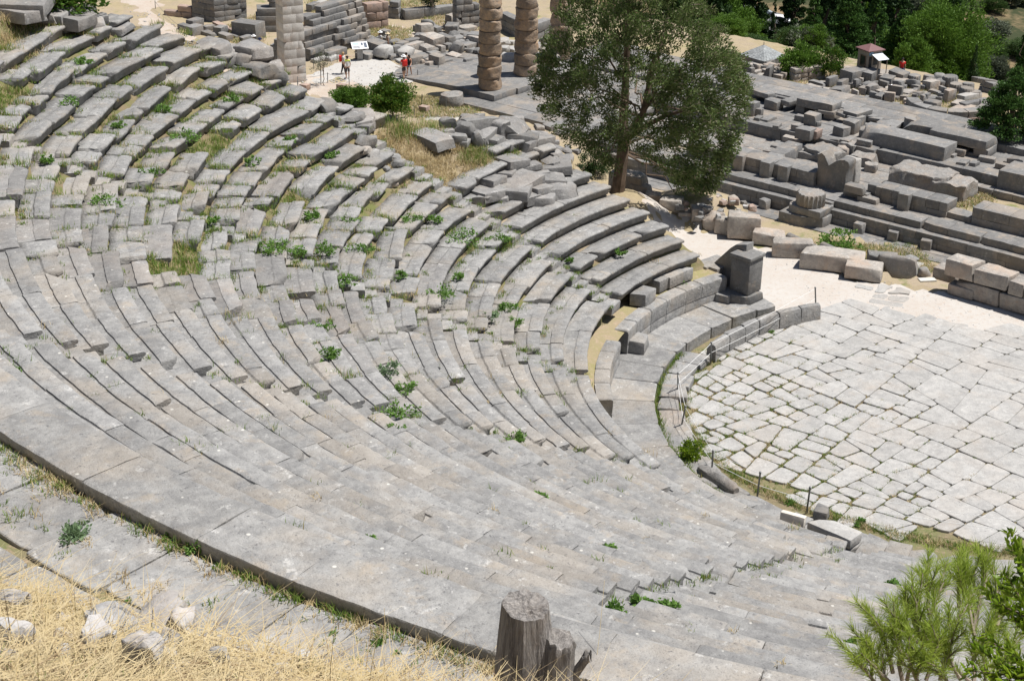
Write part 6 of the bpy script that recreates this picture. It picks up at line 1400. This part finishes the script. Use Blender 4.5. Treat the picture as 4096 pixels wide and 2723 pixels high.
# ------------------------------------------------------------------ people
SKIN = plain('skin', (.50, .30, .21), .6, noise=.05); HAIRD = plain('dark_hair', (.02, .015, .012), .6); HAIRB = plain('blond_hair', (.42, .28, .14), .6)
def cloth(name, c): return plain(name, c, .85, noise=.12, nscale=9)
def skinmesh(name, pts, edges, rad, mat, parent, sub=1):
    me = bpy.data.meshes.new(name); me.from_pydata([tuple(p) for p in pts], edges, []); o = bpy.data.objects.new(name, me); SC.collection.objects.link(o)
    o.modifiers.new('s', 'SKIN'); sv = me.skin_vertices[0].data
    for k, r in enumerate(rad): sv[k].radius = (r, r) if np.isscalar(r) else r
    sv[0].use_root = True; ss = o.modifiers.new('u', 'SUBSURF'); ss.levels = sub; ss.render_levels = sub
    dg = bpy.context.evaluated_depsgraph_get(); m2 = bpy.data.meshes.new_from_object(o.evaluated_get(dg)); bpy.data.objects.remove(o)
    m2.materials.clear(); m2.materials.append(mat); m2.polygons.foreach_set('use_smooth', np.ones(len(m2.polygons), bool)); m2.name = name
    q = bpy.data.objects.new(name, m2); SC.collection.objects.link(q); q.parent = parent; return q
def person(p, face, h, label, shirt, legs, hair=HAIRD, skirt=None, short=False, sleeve=.5, hat=None, stride=.0, arms=((.15, -.1), (.15, -.1)), sit=False, longhair=False, female=False, shoes=None, shoulder_mat=None):
    """arms: per side (forward swing, bend) in radians; built facing +y, then turned to face"""
    e = empty('person', p, face-math.pi/2, label, 'person'); s = h/1.75; sh = .185 if not female else .165; hp = .09
    pel = np.array([0, 0, .93]); hz = .46 if sit else 0; pel = pel-np.array([0, 0, hz])
    pts = [pel, pel+(0, .0, .12), pel+(0, .01, .30), pel+(0, 0, .50), pel+(0, .01, .60), pel+(0, .02, .69), pel+(0, .015, .80)]; rad = [.125, .118, .13, .105, .05, .078, .062]; ed = [(0, 1), (1, 2), (2, 3), (3, 4), (4, 5), (5, 6)]
    A = {}
    for sd, k in ((-1, 0), (1, 1)):
        sw_, bd = arms[k]; S = pel+np.array([sd*sh, 0, .475]); u = np.array([sd*.10, math.sin(sw_), -math.cos(sw_)]); El = S+u*.29; f = np.array([-sd*.05, math.sin(sw_+bd), -math.cos(sw_+bd)]); W_ = El+f*.25; b = len(pts)
        pts += [S, El, W_, W_+f*.07]; rad += [.052, .041, .029, .034]; ed += [(3, b), (b, b+1), (b+1, b+2), (b+2, b+3)]; A[k] = (S, El, W_)
        for j, (dx, ln) in enumerate(((-.03, .06), (-.012, .075), (.006, .08), (.022, .07))):
            pts += [W_+f*(.075+ln*.55)+np.array([0, dx, 0]), W_+f*(.075+ln)+np.array([-sd*.012, dx, 0])]; rad += [.009, .008]; ed += [(b+3, len(pts)-2), (len(pts)-2, len(pts)-1)]
        pts += [W_+f*.06+np.array([-sd*.02, .045, 0])]; rad += [.010]; ed += [(b+2, len(pts)-1)]
    LG = {}
    for sd, k in ((-1, 0), (1, 1)):
        st = stride*(1 if k else -1); H = pel+np.array([sd*hp, 0, -.06]); b = len(pts)
        if sit: K = H+np.array([sd*.06, .42, .02]); Aq = K+np.array([0, .02, -.42])
        else: K = H+np.array([sd*.01, math.sin(st)*.42+.02, -math.cos(st)*.42]); back = st*.5 if st > 0 else st*1.25; Aq = K+np.array([0, math.sin(back)*.40, -math.cos(back)*.40])
        pts += [H, K, Aq, Aq+np.array([0, .02, -.035]), Aq+np.array([sd*.01, .15, -.04])]; rad += [.088, .058, .038, .04, .034]; ed += [(0, b), (b, b+1), (b+1, b+2), (b+2, b+3), (b+3, b+4)]; LG[k] = (H, K, Aq)
    zs = min(q[2] for q in pts)-.03; pts = [np.array(q)*s-np.array([0, 0, zs*s]) for q in pts]; Z = lambda q: np.array(q)*s-np.array([0, 0, zs*s])
    skinmesh('body', pts, ed, [r*s for r in rad], SKIN, e)
    # head details
    V, F = rock(.035, .04, .05, 3, 0, .015, 0); mk('face', *(lambda hc: (np.concatenate([V*s*.7+hc+np.array([0, .085, -.03])*s, xf(V*s*.35, hc+np.array([-.033, .078, .0])*s), xf(V*s*.35, hc+np.array([.033, .078, .0])*s)]), [tuple(i+k*len(V) for i in f) for k in range(3) for f in F]))(pts[5]), SKIN, e)
    hc = pts[6]; V, F = lathe([(.062, -.07), (.10, -.02), (.102, .03), (.085, .075), (.04, .105), (.004, .112)], 16); V[:, 1] -= .012; V[:, 1] = np.where((V[:, 1] > .05) & (V[:, 2] < .02), .05, V[:, 1])
    if longhair:
        ex = V[:, 2] < -.01; V[ex & (V[:, 1] < .03), 2] -= .22
    mk('hair', V*s+pts[5]+np.array([0, 0, .02])*s, F, hair, e)
    tor = [pel+(0, 0, -.03), pel+(0, .0, .12), pel+(0, .01, .30), pel+(0, 0, .49), pel+(0, .0, .55)]; tp = [Z(q) for q in tor]; tr = [.148*s, .14*s, .15*s, .125*s, .075*s]; te = [(0, 1), (1, 2), (2, 3), (3, 4)]
    for k in (0, 1):
        S, El, W_ = A[k]; b = len(tp); 
        if sleeve > 0: tp += [Z(S), Z(S+(El-S)*sleeve*1.1)]; tr += [.072*s, .062*s]; te += [(3, b), (b, b+1)]
    skinmesh('shirt', tp, te, tr, shirt, e)
    if skirt is not None:
        V, F = lathe([(.15*s, 0), (.19*s, -.2*s), (.27*s, -.55*s), (.34*s, -.86*s)], 20, lambda w, z: 1+.05*math.sin(7*w)); mk('skirt', V+Z(pel)+np.array([0, 0, .04])*s, F, skirt, e)
    else:
        tp = [Z(pel+(0, 0, .06)), Z(pel+(0, 0, -.02))]; tr = [.142*s, .15*s]; te = [(0, 1)]
        for k in (0, 1):
            H, K, Aq = LG[k]; b = len(tp); tp += [Z(H)]; tr += [.10*s]; te += [(1, b)]
            if short: tp += [Z(H+(K-H)*short)]; tr += [.088*s]; te += [(b, b+1)]
            else: tp += [Z(K), Z(K+(Aq-K)*.92)]; tr += [.074*s, .058*s]; te += [(b, b+1), (b+1, b+2)]
        skinmesh('shorts' if short else 'trousers', tp, te, tr, legs, e)
    for k in (0, 1):
        Aq = Z(LG[k][2]); V, F = rock(.10*s, .27*s, .09*s, 5, 0, .03, 0); mk('shoe', V+Aq+np.array([0, .06, -.085])*s, F, shoes or M_DSHOE, e)
    if hat is not None:
        V, F = lathe([(.21, -.015), (.20, .0), (.115, .01), (.108, .07), (.09, .105), (.03, .115)], 18); mk('hat', V*s+pts[5]+np.array([0, 0, .07])*s, F, hat, e)
    return e
M_DSHOE = cloth('dark_shoe', (.05, .045, .045)); M_WSHOE = cloth('white_shoe', (.75, .75, .75))
C_BLACK = cloth('black_cloth', (.016, .016, .02)); C_PINK = cloth('pink_cloth', (.72, .12, .24)); C_WHITE = cloth('white_cloth', (.75, .75, .75)); C_RED = cloth('red_cloth', (.62, .035, .03)); C_YEL = cloth('lime_cloth', (.62, .72, .12)); C_NAVY = cloth('navy_cloth', (.02, .03, .08)); C_GREY = cloth('grey_cloth', (.085, .08, .085)); C_JEAN = cloth('jean_cloth', (.16, .28, .46)); C_PRINT = cloth('print_cloth', (.62, .45, .30)); C_STRAW = cloth('straw_hat', (.66, .55, .38)); C_BEIGE = cloth('beige_cloth', (.50, .36, .26))
GP = lambda u, v: hit(u, v)
RT = YAW-math.pi/2   # heading towards the right of the picture
person(GP(1018, 226), RT+.9, 1.62, 'woman in white sun hat, black top and patterned pink skirt', C_BLACK, C_PINK, skirt=C_PRINT, hat=C_WHITE, female=True, arms=((.1, .2), (.1, .2)))
person(GP(1042, 240), RT+.5, 1.66, 'woman in pink top and pink trousers with a dark cap', C_PINK, C_PINK, hat=C_NAVY, female=True, stride=.28, arms=((.3, .5), (-.2, .2)))
person(GP(1374, 298), RT+.15, 1.68, 'woman with long fair hair and white top pointing at the board', C_WHITE, C_BLACK, HAIRB, short=.0 or None, longhair=True, female=True, stride=.2, arms=((1.35, .1), (.2, .3)))
person(GP(1391, 319), YAW+.2, 1.76, 'man in white and lime shirt and dark shorts seen from behind', C_WHITE, C_GREY, short=.85, stride=.06, arms=((.1, .5), (.1, .6)), shoes=M_WSHOE)
for o in [q for q in bpy.data.objects if q.name.startswith('person')][-1:]:
    V, F = rock(.40, .22, .13, 9, .006, .05, 0); mk('shoulder_panel', V+np.array([0, 0, 1.36]), F, C_YEL, o)
person(GP(1616, 316), YAW+.5, 1.76, 'man in red shirt, grey shorts and pale hat with red backpack', C_RED, C_GREY, short=.8, hat=C_WHITE, stride=.25, arms=((.35, .9), (.2, .6)))
person(GP(1637, 308), YAW+2.9, 1.68, 'dark-haired woman in black top and jean shorts striding', C_BLACK, C_JEAN, short=.35, sleeve=0, longhair=True, female=True, stride=.38, arms=((.2, .8), (.2, .3)))
person(GP(1626, 299), YAW+2.6, 1.66, 'woman in white top half hidden behind the man in red', C_WHITE, C_NAVY, female=True, short=.5, sleeve=0)
person(at(1521, 192, -11.05), RT+.5, 1.7, 'seated visitor in white hat behind the fallen stones', C_WHITE, C_GREY, hat=C_WHITE, sit=True)
person(at(1550, 194, -11.05), RT+.3, 1.6, 'seated visitor in straw hat behind the fallen stones', C_BEIGE, C_GREY, hat=C_STRAW, sit=True, female=True)
person(GP(3978, 520), YAW+1.4, 1.76, 'visitor in black standing beside the dark tree with a bag', C_BLACK, C_BLACK, short=.9, arms=((.1, .2), (.1, .2)))
person(GP(4046, 530), YAW+2.7, 1.62, 'seated visitor in pale clothes under the dark tree', C_BEIGE, C_BEIGE, sit=True, female=True, longhair=True)
person(GP(4066, 534), YAW+2.9, 1.7, 'visitor in navy clothes under the dark tree', C_NAVY, C_NAVY, arms=((.4, 1.6), (.3, .5)))
person(at(3605, 300, -11.05), YAW+3.0, 1.7, 'seated visitor in red in the shade beside the ticket booth', C_RED, C_NAVY, sit=True)
def bag(name, p, w, d_, h, mat, lab, rz=0):
    e = empty(name, p, rz, lab, 'bag'); V, F = rock(w, d_, h, int(p[0]*10) % 97, .008, min(d_, w)*.24, 0, (6, 5, 6)); mk('pack', V, F, mat, e)
    for sx in (-.3, .3):
        V, F = tube([(sx*w, -d_*.45, h*.15), (sx*w, -d_*.9, h*.5), (sx*w, -d_*.45, h*.95)], .014, 5); mk('strap', V, F, mat, e)
hp_ = GP(1374, 298); bag('backpack', hp_+np.array([-math.cos(RT+.15), -math.sin(RT+.15), 0])*.20+np.array([0, 0, .98]), .32, .18, .44, C_RED, 'bright red backpack on the fair-haired woman', RT+.15+math.pi/2)
hp_ = GP(1616, 316); bag('backpack', hp_+np.array([-math.cos(YAW+.5), -math.sin(YAW+.5), 0])*.21+np.array([0, 0, 1.0]), .32, .17, .46, C_RED, 'red backpack on the man in the red shirt', YAW+.5+math.pi/2)
hp_ = GP(1018, 226); bag('shoulder_bag', hp_+np.array([math.cos(YAW+2.6), math.sin(YAW+2.6), 0])*.22+np.array([0, 0, .85]), .3, .14, .32, C_BLACK, 'black shoulder bag of the woman in the white hat', YAW)
hp_ = GP(1042, 240); bag('shoulder_bag', hp_+np.array([math.cos(RT), math.sin(RT), 0])*.26+np.array([0, 0, .85]), .28, .14, .3, C_NAVY, 'dark bag of the woman in pink trousers', YAW)
hp_ = GP(3978, 520); bag('hand_bag', hp_+np.array([math.cos(RT), math.sin(RT), 0])*.30+np.array([0, 0, .68]), .3, .14, .24, cloth('teal_cloth', (.02, .13, .12)), 'dark teal bag held by the visitor in black', YAW)
# ------------------------------------------------------------------ information board, rope posts on the lower path, booth, roof, cars
p = at(1440, 240, -11.03); e = empty('information_board', p, YAW+R_(-75), 'white tilted information board on a grey stone post', 'information board')
V, F = rock(.42, .30, .95, 5, .004, .012, 0); mk('post', V, F, S_PALE, e)
b = MB(); b.add(*box(-.62, .62, -.42, .42, 0, .05)); rot = (R_(24), 0, 0); mk('panel', *(lambda q: (q.V[0], q.F))(b), M_WHITEP, e, loc=(0, 0, 1.08), rot=rot, smooth_=False)
M_INK = plain('board_ink', (.12, .14, .18), .6); M_MAP = plain('board_map', (.45, .62, .75), .6)
mb = MB()
for k in range(7): mb.add(*box(-.54, -.02, -.34+.045*k, -.32+.045*k, .052, .054))
mb.build('text_lines', M_INK, e, loc=(0, 0, 1.08), rot=rot, smooth_=False)
mb = MB(); mb.add(*box(-.50, -.06, .04, .34, .052, .055)); mb.build('map_panel', M_MAP, e, loc=(0, 0, 1.08), rot=rot, smooth_=False)
mb = MB(); mb.add(*box(.10, .26, .0, .3, .052, .055)); mb.add(*box(.32, .54, -.3, .3, .052, .055)); mb.build('photo_panel', M_INK, e, loc=(0, 0, 1.08), rot=rot, smooth_=False)
CP = [((1087, 283), (1086, 252)), ((1192, 350), (1191, 309)), ((1255, 275), (1252, 236)), ((1349, 249), (1347, 209)), ((1311, 333), (1307, 293)), ((1397, 341), (1395, 309)), ((1422, 226), (1422, 206)), ((1484, 455), (1481, 417)), ((1571, 463), (1569, 428)), ((1657, 466), (1655, 435)), ((1688, 424), (1687, 379)), ((1784, 441), (1782, 397)), ((1753, 278), (1752, 258)), ((1671, 306), (1671, 289)), ((622, 36), (622, 6)), ((748, 142), (748, 122))]
cw = ['left of the tall pillar', 'before the tall pillar', 'right of the tall pillar by the pale wall', 'left of the information board', 'right of the olive sapling', 'before the man in the lime shirt', 'behind the information board', 'left of the round green bush', 'before the round green bush', 'before the tall bush', 'left of the big round drum', 'before the big round drum', 'by the fallen fluted shafts', 'at the start of the entrance ramp', 'by the brown wall at the top', 'on the pink path edge at the top']
cpt = []
for k, (bp_, tp_) in enumerate(CP):
    p = hit(*bp_); h = np.clip((bp_[1]-tp_[1])/px_m(p)/.955, .5, 1.0); V, F = tube([(0, 0, -.1), (0, 0, h)], .03, 7); tag(mk('chain_post', V, F, M_METAL, loc=p), 'slim grey chain post '+cw[k], 'post', 'posts of the lower path'); cpt.append(p+np.array([0, 0, h-.06]))
for k, (a, b_) in enumerate(((0, 1), (1, 4), (4, 5), (2, 3), (7, 8), (8, 9), (10, 11), (14, 15))):
    A, B = cpt[a], cpt[b_]; L = np.linalg.norm(B-A); pts = [A+(B-A)*s-np.array([0, 0, .16*L*s*(1-s)]) for s in np.linspace(0, 1, 9)]; V, F = tube(np.array(pts)-A, .012, 5)
    tag(mk('path_rope', V, F, M_METAL, loc=A), 'thin sagging rope from the post '+cw[a], 'rope')
p = at(3478, 322, -11.05); bw_ = YAW+R_(-52)
ek = empty('ticket_booth', p+np.array([math.cos(YAW), math.sin(YAW), 0])*.8, YAW+R_(208), 'small beige booth with a maroon pyramid roof and white awning', 'booth')
ek.scale = (-1, 1, 1); M_BEIGE = plain('booth_paint', (.34, .295, .25), .6, noise=.08, nscale=2); M_MAROON = plain('maroon_roof', (.19, .10, .10), .6, noise=.1); M_DARK = plain('dark_glass', (.035, .04, .045), .15, spec=.5); M_FRAME = plain('brown_frame', (.16, .11, .08), .6); M_BLUE = plain('blue_sign', (.25, .45, .62), .6); M_AWN = plain('white_awning', (.72, .76, .80), .6)
mb = MB(); w = .62
mb.add(*box(-w, w, -w, -w+.06, 0, 2.15)); mb.add(*box(-w, w, w-.06, w, 0, 2.15)); mb.add(*box(w-.06, w, -w+.06, w-.06, 0, 2.15)); mb.add(*box(-w, -w+.06, -w+.06, -.25, 0, 2.15)); mb.add(*box(-w, -w+.06, .42, w-.06, 0, 2.15)); mb.add(*box(-w, -w+.06, -.25, .42, 1.95, 2.15)); mb.add(*box(-w+.06, w-.06, -w+.06, w-.06, 0, .06)); mb.build('walls', M_BEIGE, ek, smooth_=False)
V = [(-.78, -.78, 2.15), (.78, -.78, 2.15), (.78, .78, 2.15), (-.78, .78, 2.15), (0, 0, 2.58), (-.78, -.78, 2.22), (.78, -.78, 2.22), (.78, .78, 2.22), (-.78, .78, 2.22)]
mk('roof', V, [(3, 2, 1, 0), (0, 1, 6, 5), (1, 2, 7, 6), (2, 3, 8, 7), (3, 0, 5, 8), (5, 6, 4), (6, 7, 4), (7, 8, 4), (8, 5, 4)], M_MAROON, ek, smooth_=False)
fw_ = mk('window', *(lambda q: (np.concatenate(q.V), q.F))(MB().add(*box(-.36, .30, -w-.03, -w+.0, .95, 1.0)).add(*box(-.36, .30, -w-.03, -w, 1.72, 1.78)).add(*box(-.36, -.29, -w-.03, -w, 1.0, 1.72)).add(*box(.23, .30, -w-.03, -w, 1.0, 1.72))), M_FRAME, ek, smooth_=False)
mk('pane', *box(-.29, .23, -w-.012, -w-.002, 1.0, 1.72), M_DARK, fw_, smooth_=False)
dr_ = mk('door', *box(-w+.02, -w+.05, -.24, .41, .06, 1.94), M_BEIGE, ek, smooth_=False); mk('pane', *box(-w+.01, -w+.019, -.12, .3, 1.1, 1.8), M_DARK, dr_, smooth_=False)
mk('sign', *box(-w-.03, -w-.01, -.58, -.2, 1.85, 2.08), M_BLUE, ek, smooth_=False); mk('side_window', *box(-w-.02, -w-.004, -.56, -.30, .95, 1.75), M_DARK, ek, smooth_=False)
mk('awning', *box(-.95, 0, -.42, .55, -.015, .015), M_AWN, ek, loc=(-w-.03, 0, 1.98), rot=(0, R_(-18), 0), smooth_=False)
mb = MB(); mb.add(*box(-1.45, -1.40, -.40, -.35, 0, 1.72)); mb.add(*box(-1.45, -1.40, .46, .51, 0, 1.72)); mb.build('awning_post', M_TWIG, ek, smooth_=False)
p = at(3066, 300, -11.3); er = empty('slate_shelter', p+np.array([math.cos(YAW), math.sin(YAW), 0])*2.5, YAW+R_(40), 'low shelter with a grey slate pyramid roof', 'shelter')
M_SLATE = stone('slate_roof', (.36, .38, .385), pale=(.5, .52, .53), warm=(.36, .35, .32), warm_amt=.2, lichen=.3, pits=.2, bump=.2, var=.14)
mb = MB(); n = 11
for k in range(n):
    r0, r1 = 1.25*(1-k/n)+.06, 1.25*(1-(k+1)/n)+.02; z0, z1 = .85+k*.07, .85+(k+1)*.07+.01
    for q in range(4):
        a = math.pi/4+q*math.pi/2; b2 = a+math.pi/2; c = lambda r, t, z: (r*1.414*math.cos(t), r*1.414*math.sin(t), z); m_ = 8
        for j in range(m_):
            f0, f1 = j/m_+.004, (j+1)/m_-.004; L_ = lambda r, z, f: tuple(np.array(c(r, a, z))*(1-f)+np.array(c(r, b2, z))*f)
            dz = .012*((j*7+k*3) % 5)/5; mb.add([L_(r0, z0+dz, f0), L_(r0, z0+dz, f1), L_(r1, z1+dz, f1), L_(r1, z1+dz, f0), L_(r0, z0-.05, f0), L_(r0, z0-.05, f1), L_(r1, z1-.05, f1), L_(r1, z1-.05, f0)], [(0, 1, 2, 3), (7, 6, 5, 4), (0, 4, 5, 1), (1, 5, 6, 2), (2, 6, 7, 3), (3, 7, 4, 0)])
mb.build('roof', M_SLATE, er, smooth_=False)
mb = wall_mb(-1.3, 1.3, -1.3, -1.0, 0, .84, 2, .8, 62, .02, .03, 0); mb.add(*box(-1.3, -1.0, -1.0, 1.0, 0, .83)); mb.add(*box(1.0, 1.3, -1.0, 1.0, 0, .83)); mb.add(*box(-1.3, 1.3, 1.0, 1.3, 0, .83)); mb.build('wall', S_TEMPLE, er)
mb = MB().add(*box(-.02, .02, -.02, .02, 1.58, 1.85)); mb.build('finial', M_METAL, er, smooth_=False)
# road and cars
rp = [foot(u, d_) for u, d_ in ((2700, 282), (2950, 283), (3100, 277), (3150, 262), (3170, 240), (3140, 205))]
mb = []; Pp = np.array(rp); seg = []
for k in range(len(Pp)-1):
    for s in np.linspace(0, 1, 12, endpoint=False): seg.append(Pp[k]+(Pp[k+1]-Pp[k])*s)
seg = np.array(seg); tn = np.gradient(seg[:, :2], axis=0); tn /= np.linalg.norm(tn, axis=1, keepdims=True); nn = np.stack([-tn[:, 1], tn[:, 0]], 1); L_ = seg.copy(); Rr = seg.copy(); L_[:, :2] += nn*3.8; Rr[:, :2] -= nn*3.8
for A in (L_, Rr): A[:, 2] = ground(A[:, 0], A[:, 1])+.35
V = np.concatenate([L_, Rr]); k = len(L_); tag(mk('road', V, [(i, i+1, k+i+1, k+i) for i in range(k-1)], M_ASPH), kind='structure')
def car(p, rz, lab, paint):
    e = empty('parked_car', p, rz, lab, 'car'); prof = [(-2.05, .35), (-2.08, .75), (-1.95, 1.0), (-1.5, 1.42), (-.2, 1.5), (.55, 1.38), (1.2, .98), (1.95, .82), (2.08, .55), (2.05, .3)]; xs = [(-.82, .86), (-.88, 1), (.88, 1), (.82, .86)]
    V = []; n = len(prof)
    for y, s in xs:
        for x, z in prof: V.append((x*(.985 if abs(y) < .85 else 1), y*(1 if z < .9 or abs(y) > .85 else 1)*(1-.12*max(0, z-.9)/.6), z))
    F = [(i+k*n, i+1+k*n, i+1+(k+1)*n, i+(k+1)*n) for k in range(3) for i in range(n-1)]+[tuple(range(n))[::-1], tuple(range(3*n, 4*n)), (0, n, 2*n, 3*n), ]
    mk('body', V, F[:-1], paint, e); mk('windscreen', [(.60, -.7, 1.39), (.60, .7, 1.39), (1.17, .76, 1.03), (1.17, -.76, 1.03)], [(0, 1, 2, 3)], M_DARK, e, smooth_=False)
    for sy in (-1, 1): mk('window', [(-1.4, sy*.845, 1.35), (-.2, sy*.835, 1.42), (.5, sy*.845, 1.32), (1.0, sy*.885, 1.0), (-1.8, sy*.885, 1.0)], [(0, 1, 2, 3, 4)], M_DARK, e, smooth_=False)
    for x in (-1.25, 1.3):
        for sy in (-1, 1):
            V, F = lathe([(.2, -.1), (.32, -.1), (.33, 0), (.32, .1), (.2, .1)], 18); V = xf(V, (x, sy*.82, .33), 0, math.pi/2); w_ = mk('wheel', V, F, C_BLACK, e); V, F = lathe([(.02, -.115), (.2, -.11), (.2, .11), (.02, .115)], 14); mk('rim', xf(V, (x, sy*.82, .33), 0, math.pi/2), F, M_METAL, w_)
    for sy in (-.6, .6): V, F = rock(.12, .36, .16, 3, 0, .05, 0); mk('headlight', V+np.array([1.96, sy, .6]), F, M_WHITEP, e)
P_SILV = plain('silver_paint', (.50, .58, .64), .3, .3, spec=.5); P_WHITE = plain('white_car_paint', (.78, .78, .78), .3, 0, spec=.5)
for (u, d_, lab, pt, rz) in ((3030, 280, 'silver blue parked car under the bright pine', P_SILV, RT+.2), (3120, 276, 'white parked car beside the thin cypress', P_WHITE, RT-.4)):
    p = foot(u, d_); p[2] += .38; car(p, rz, lab, pt)
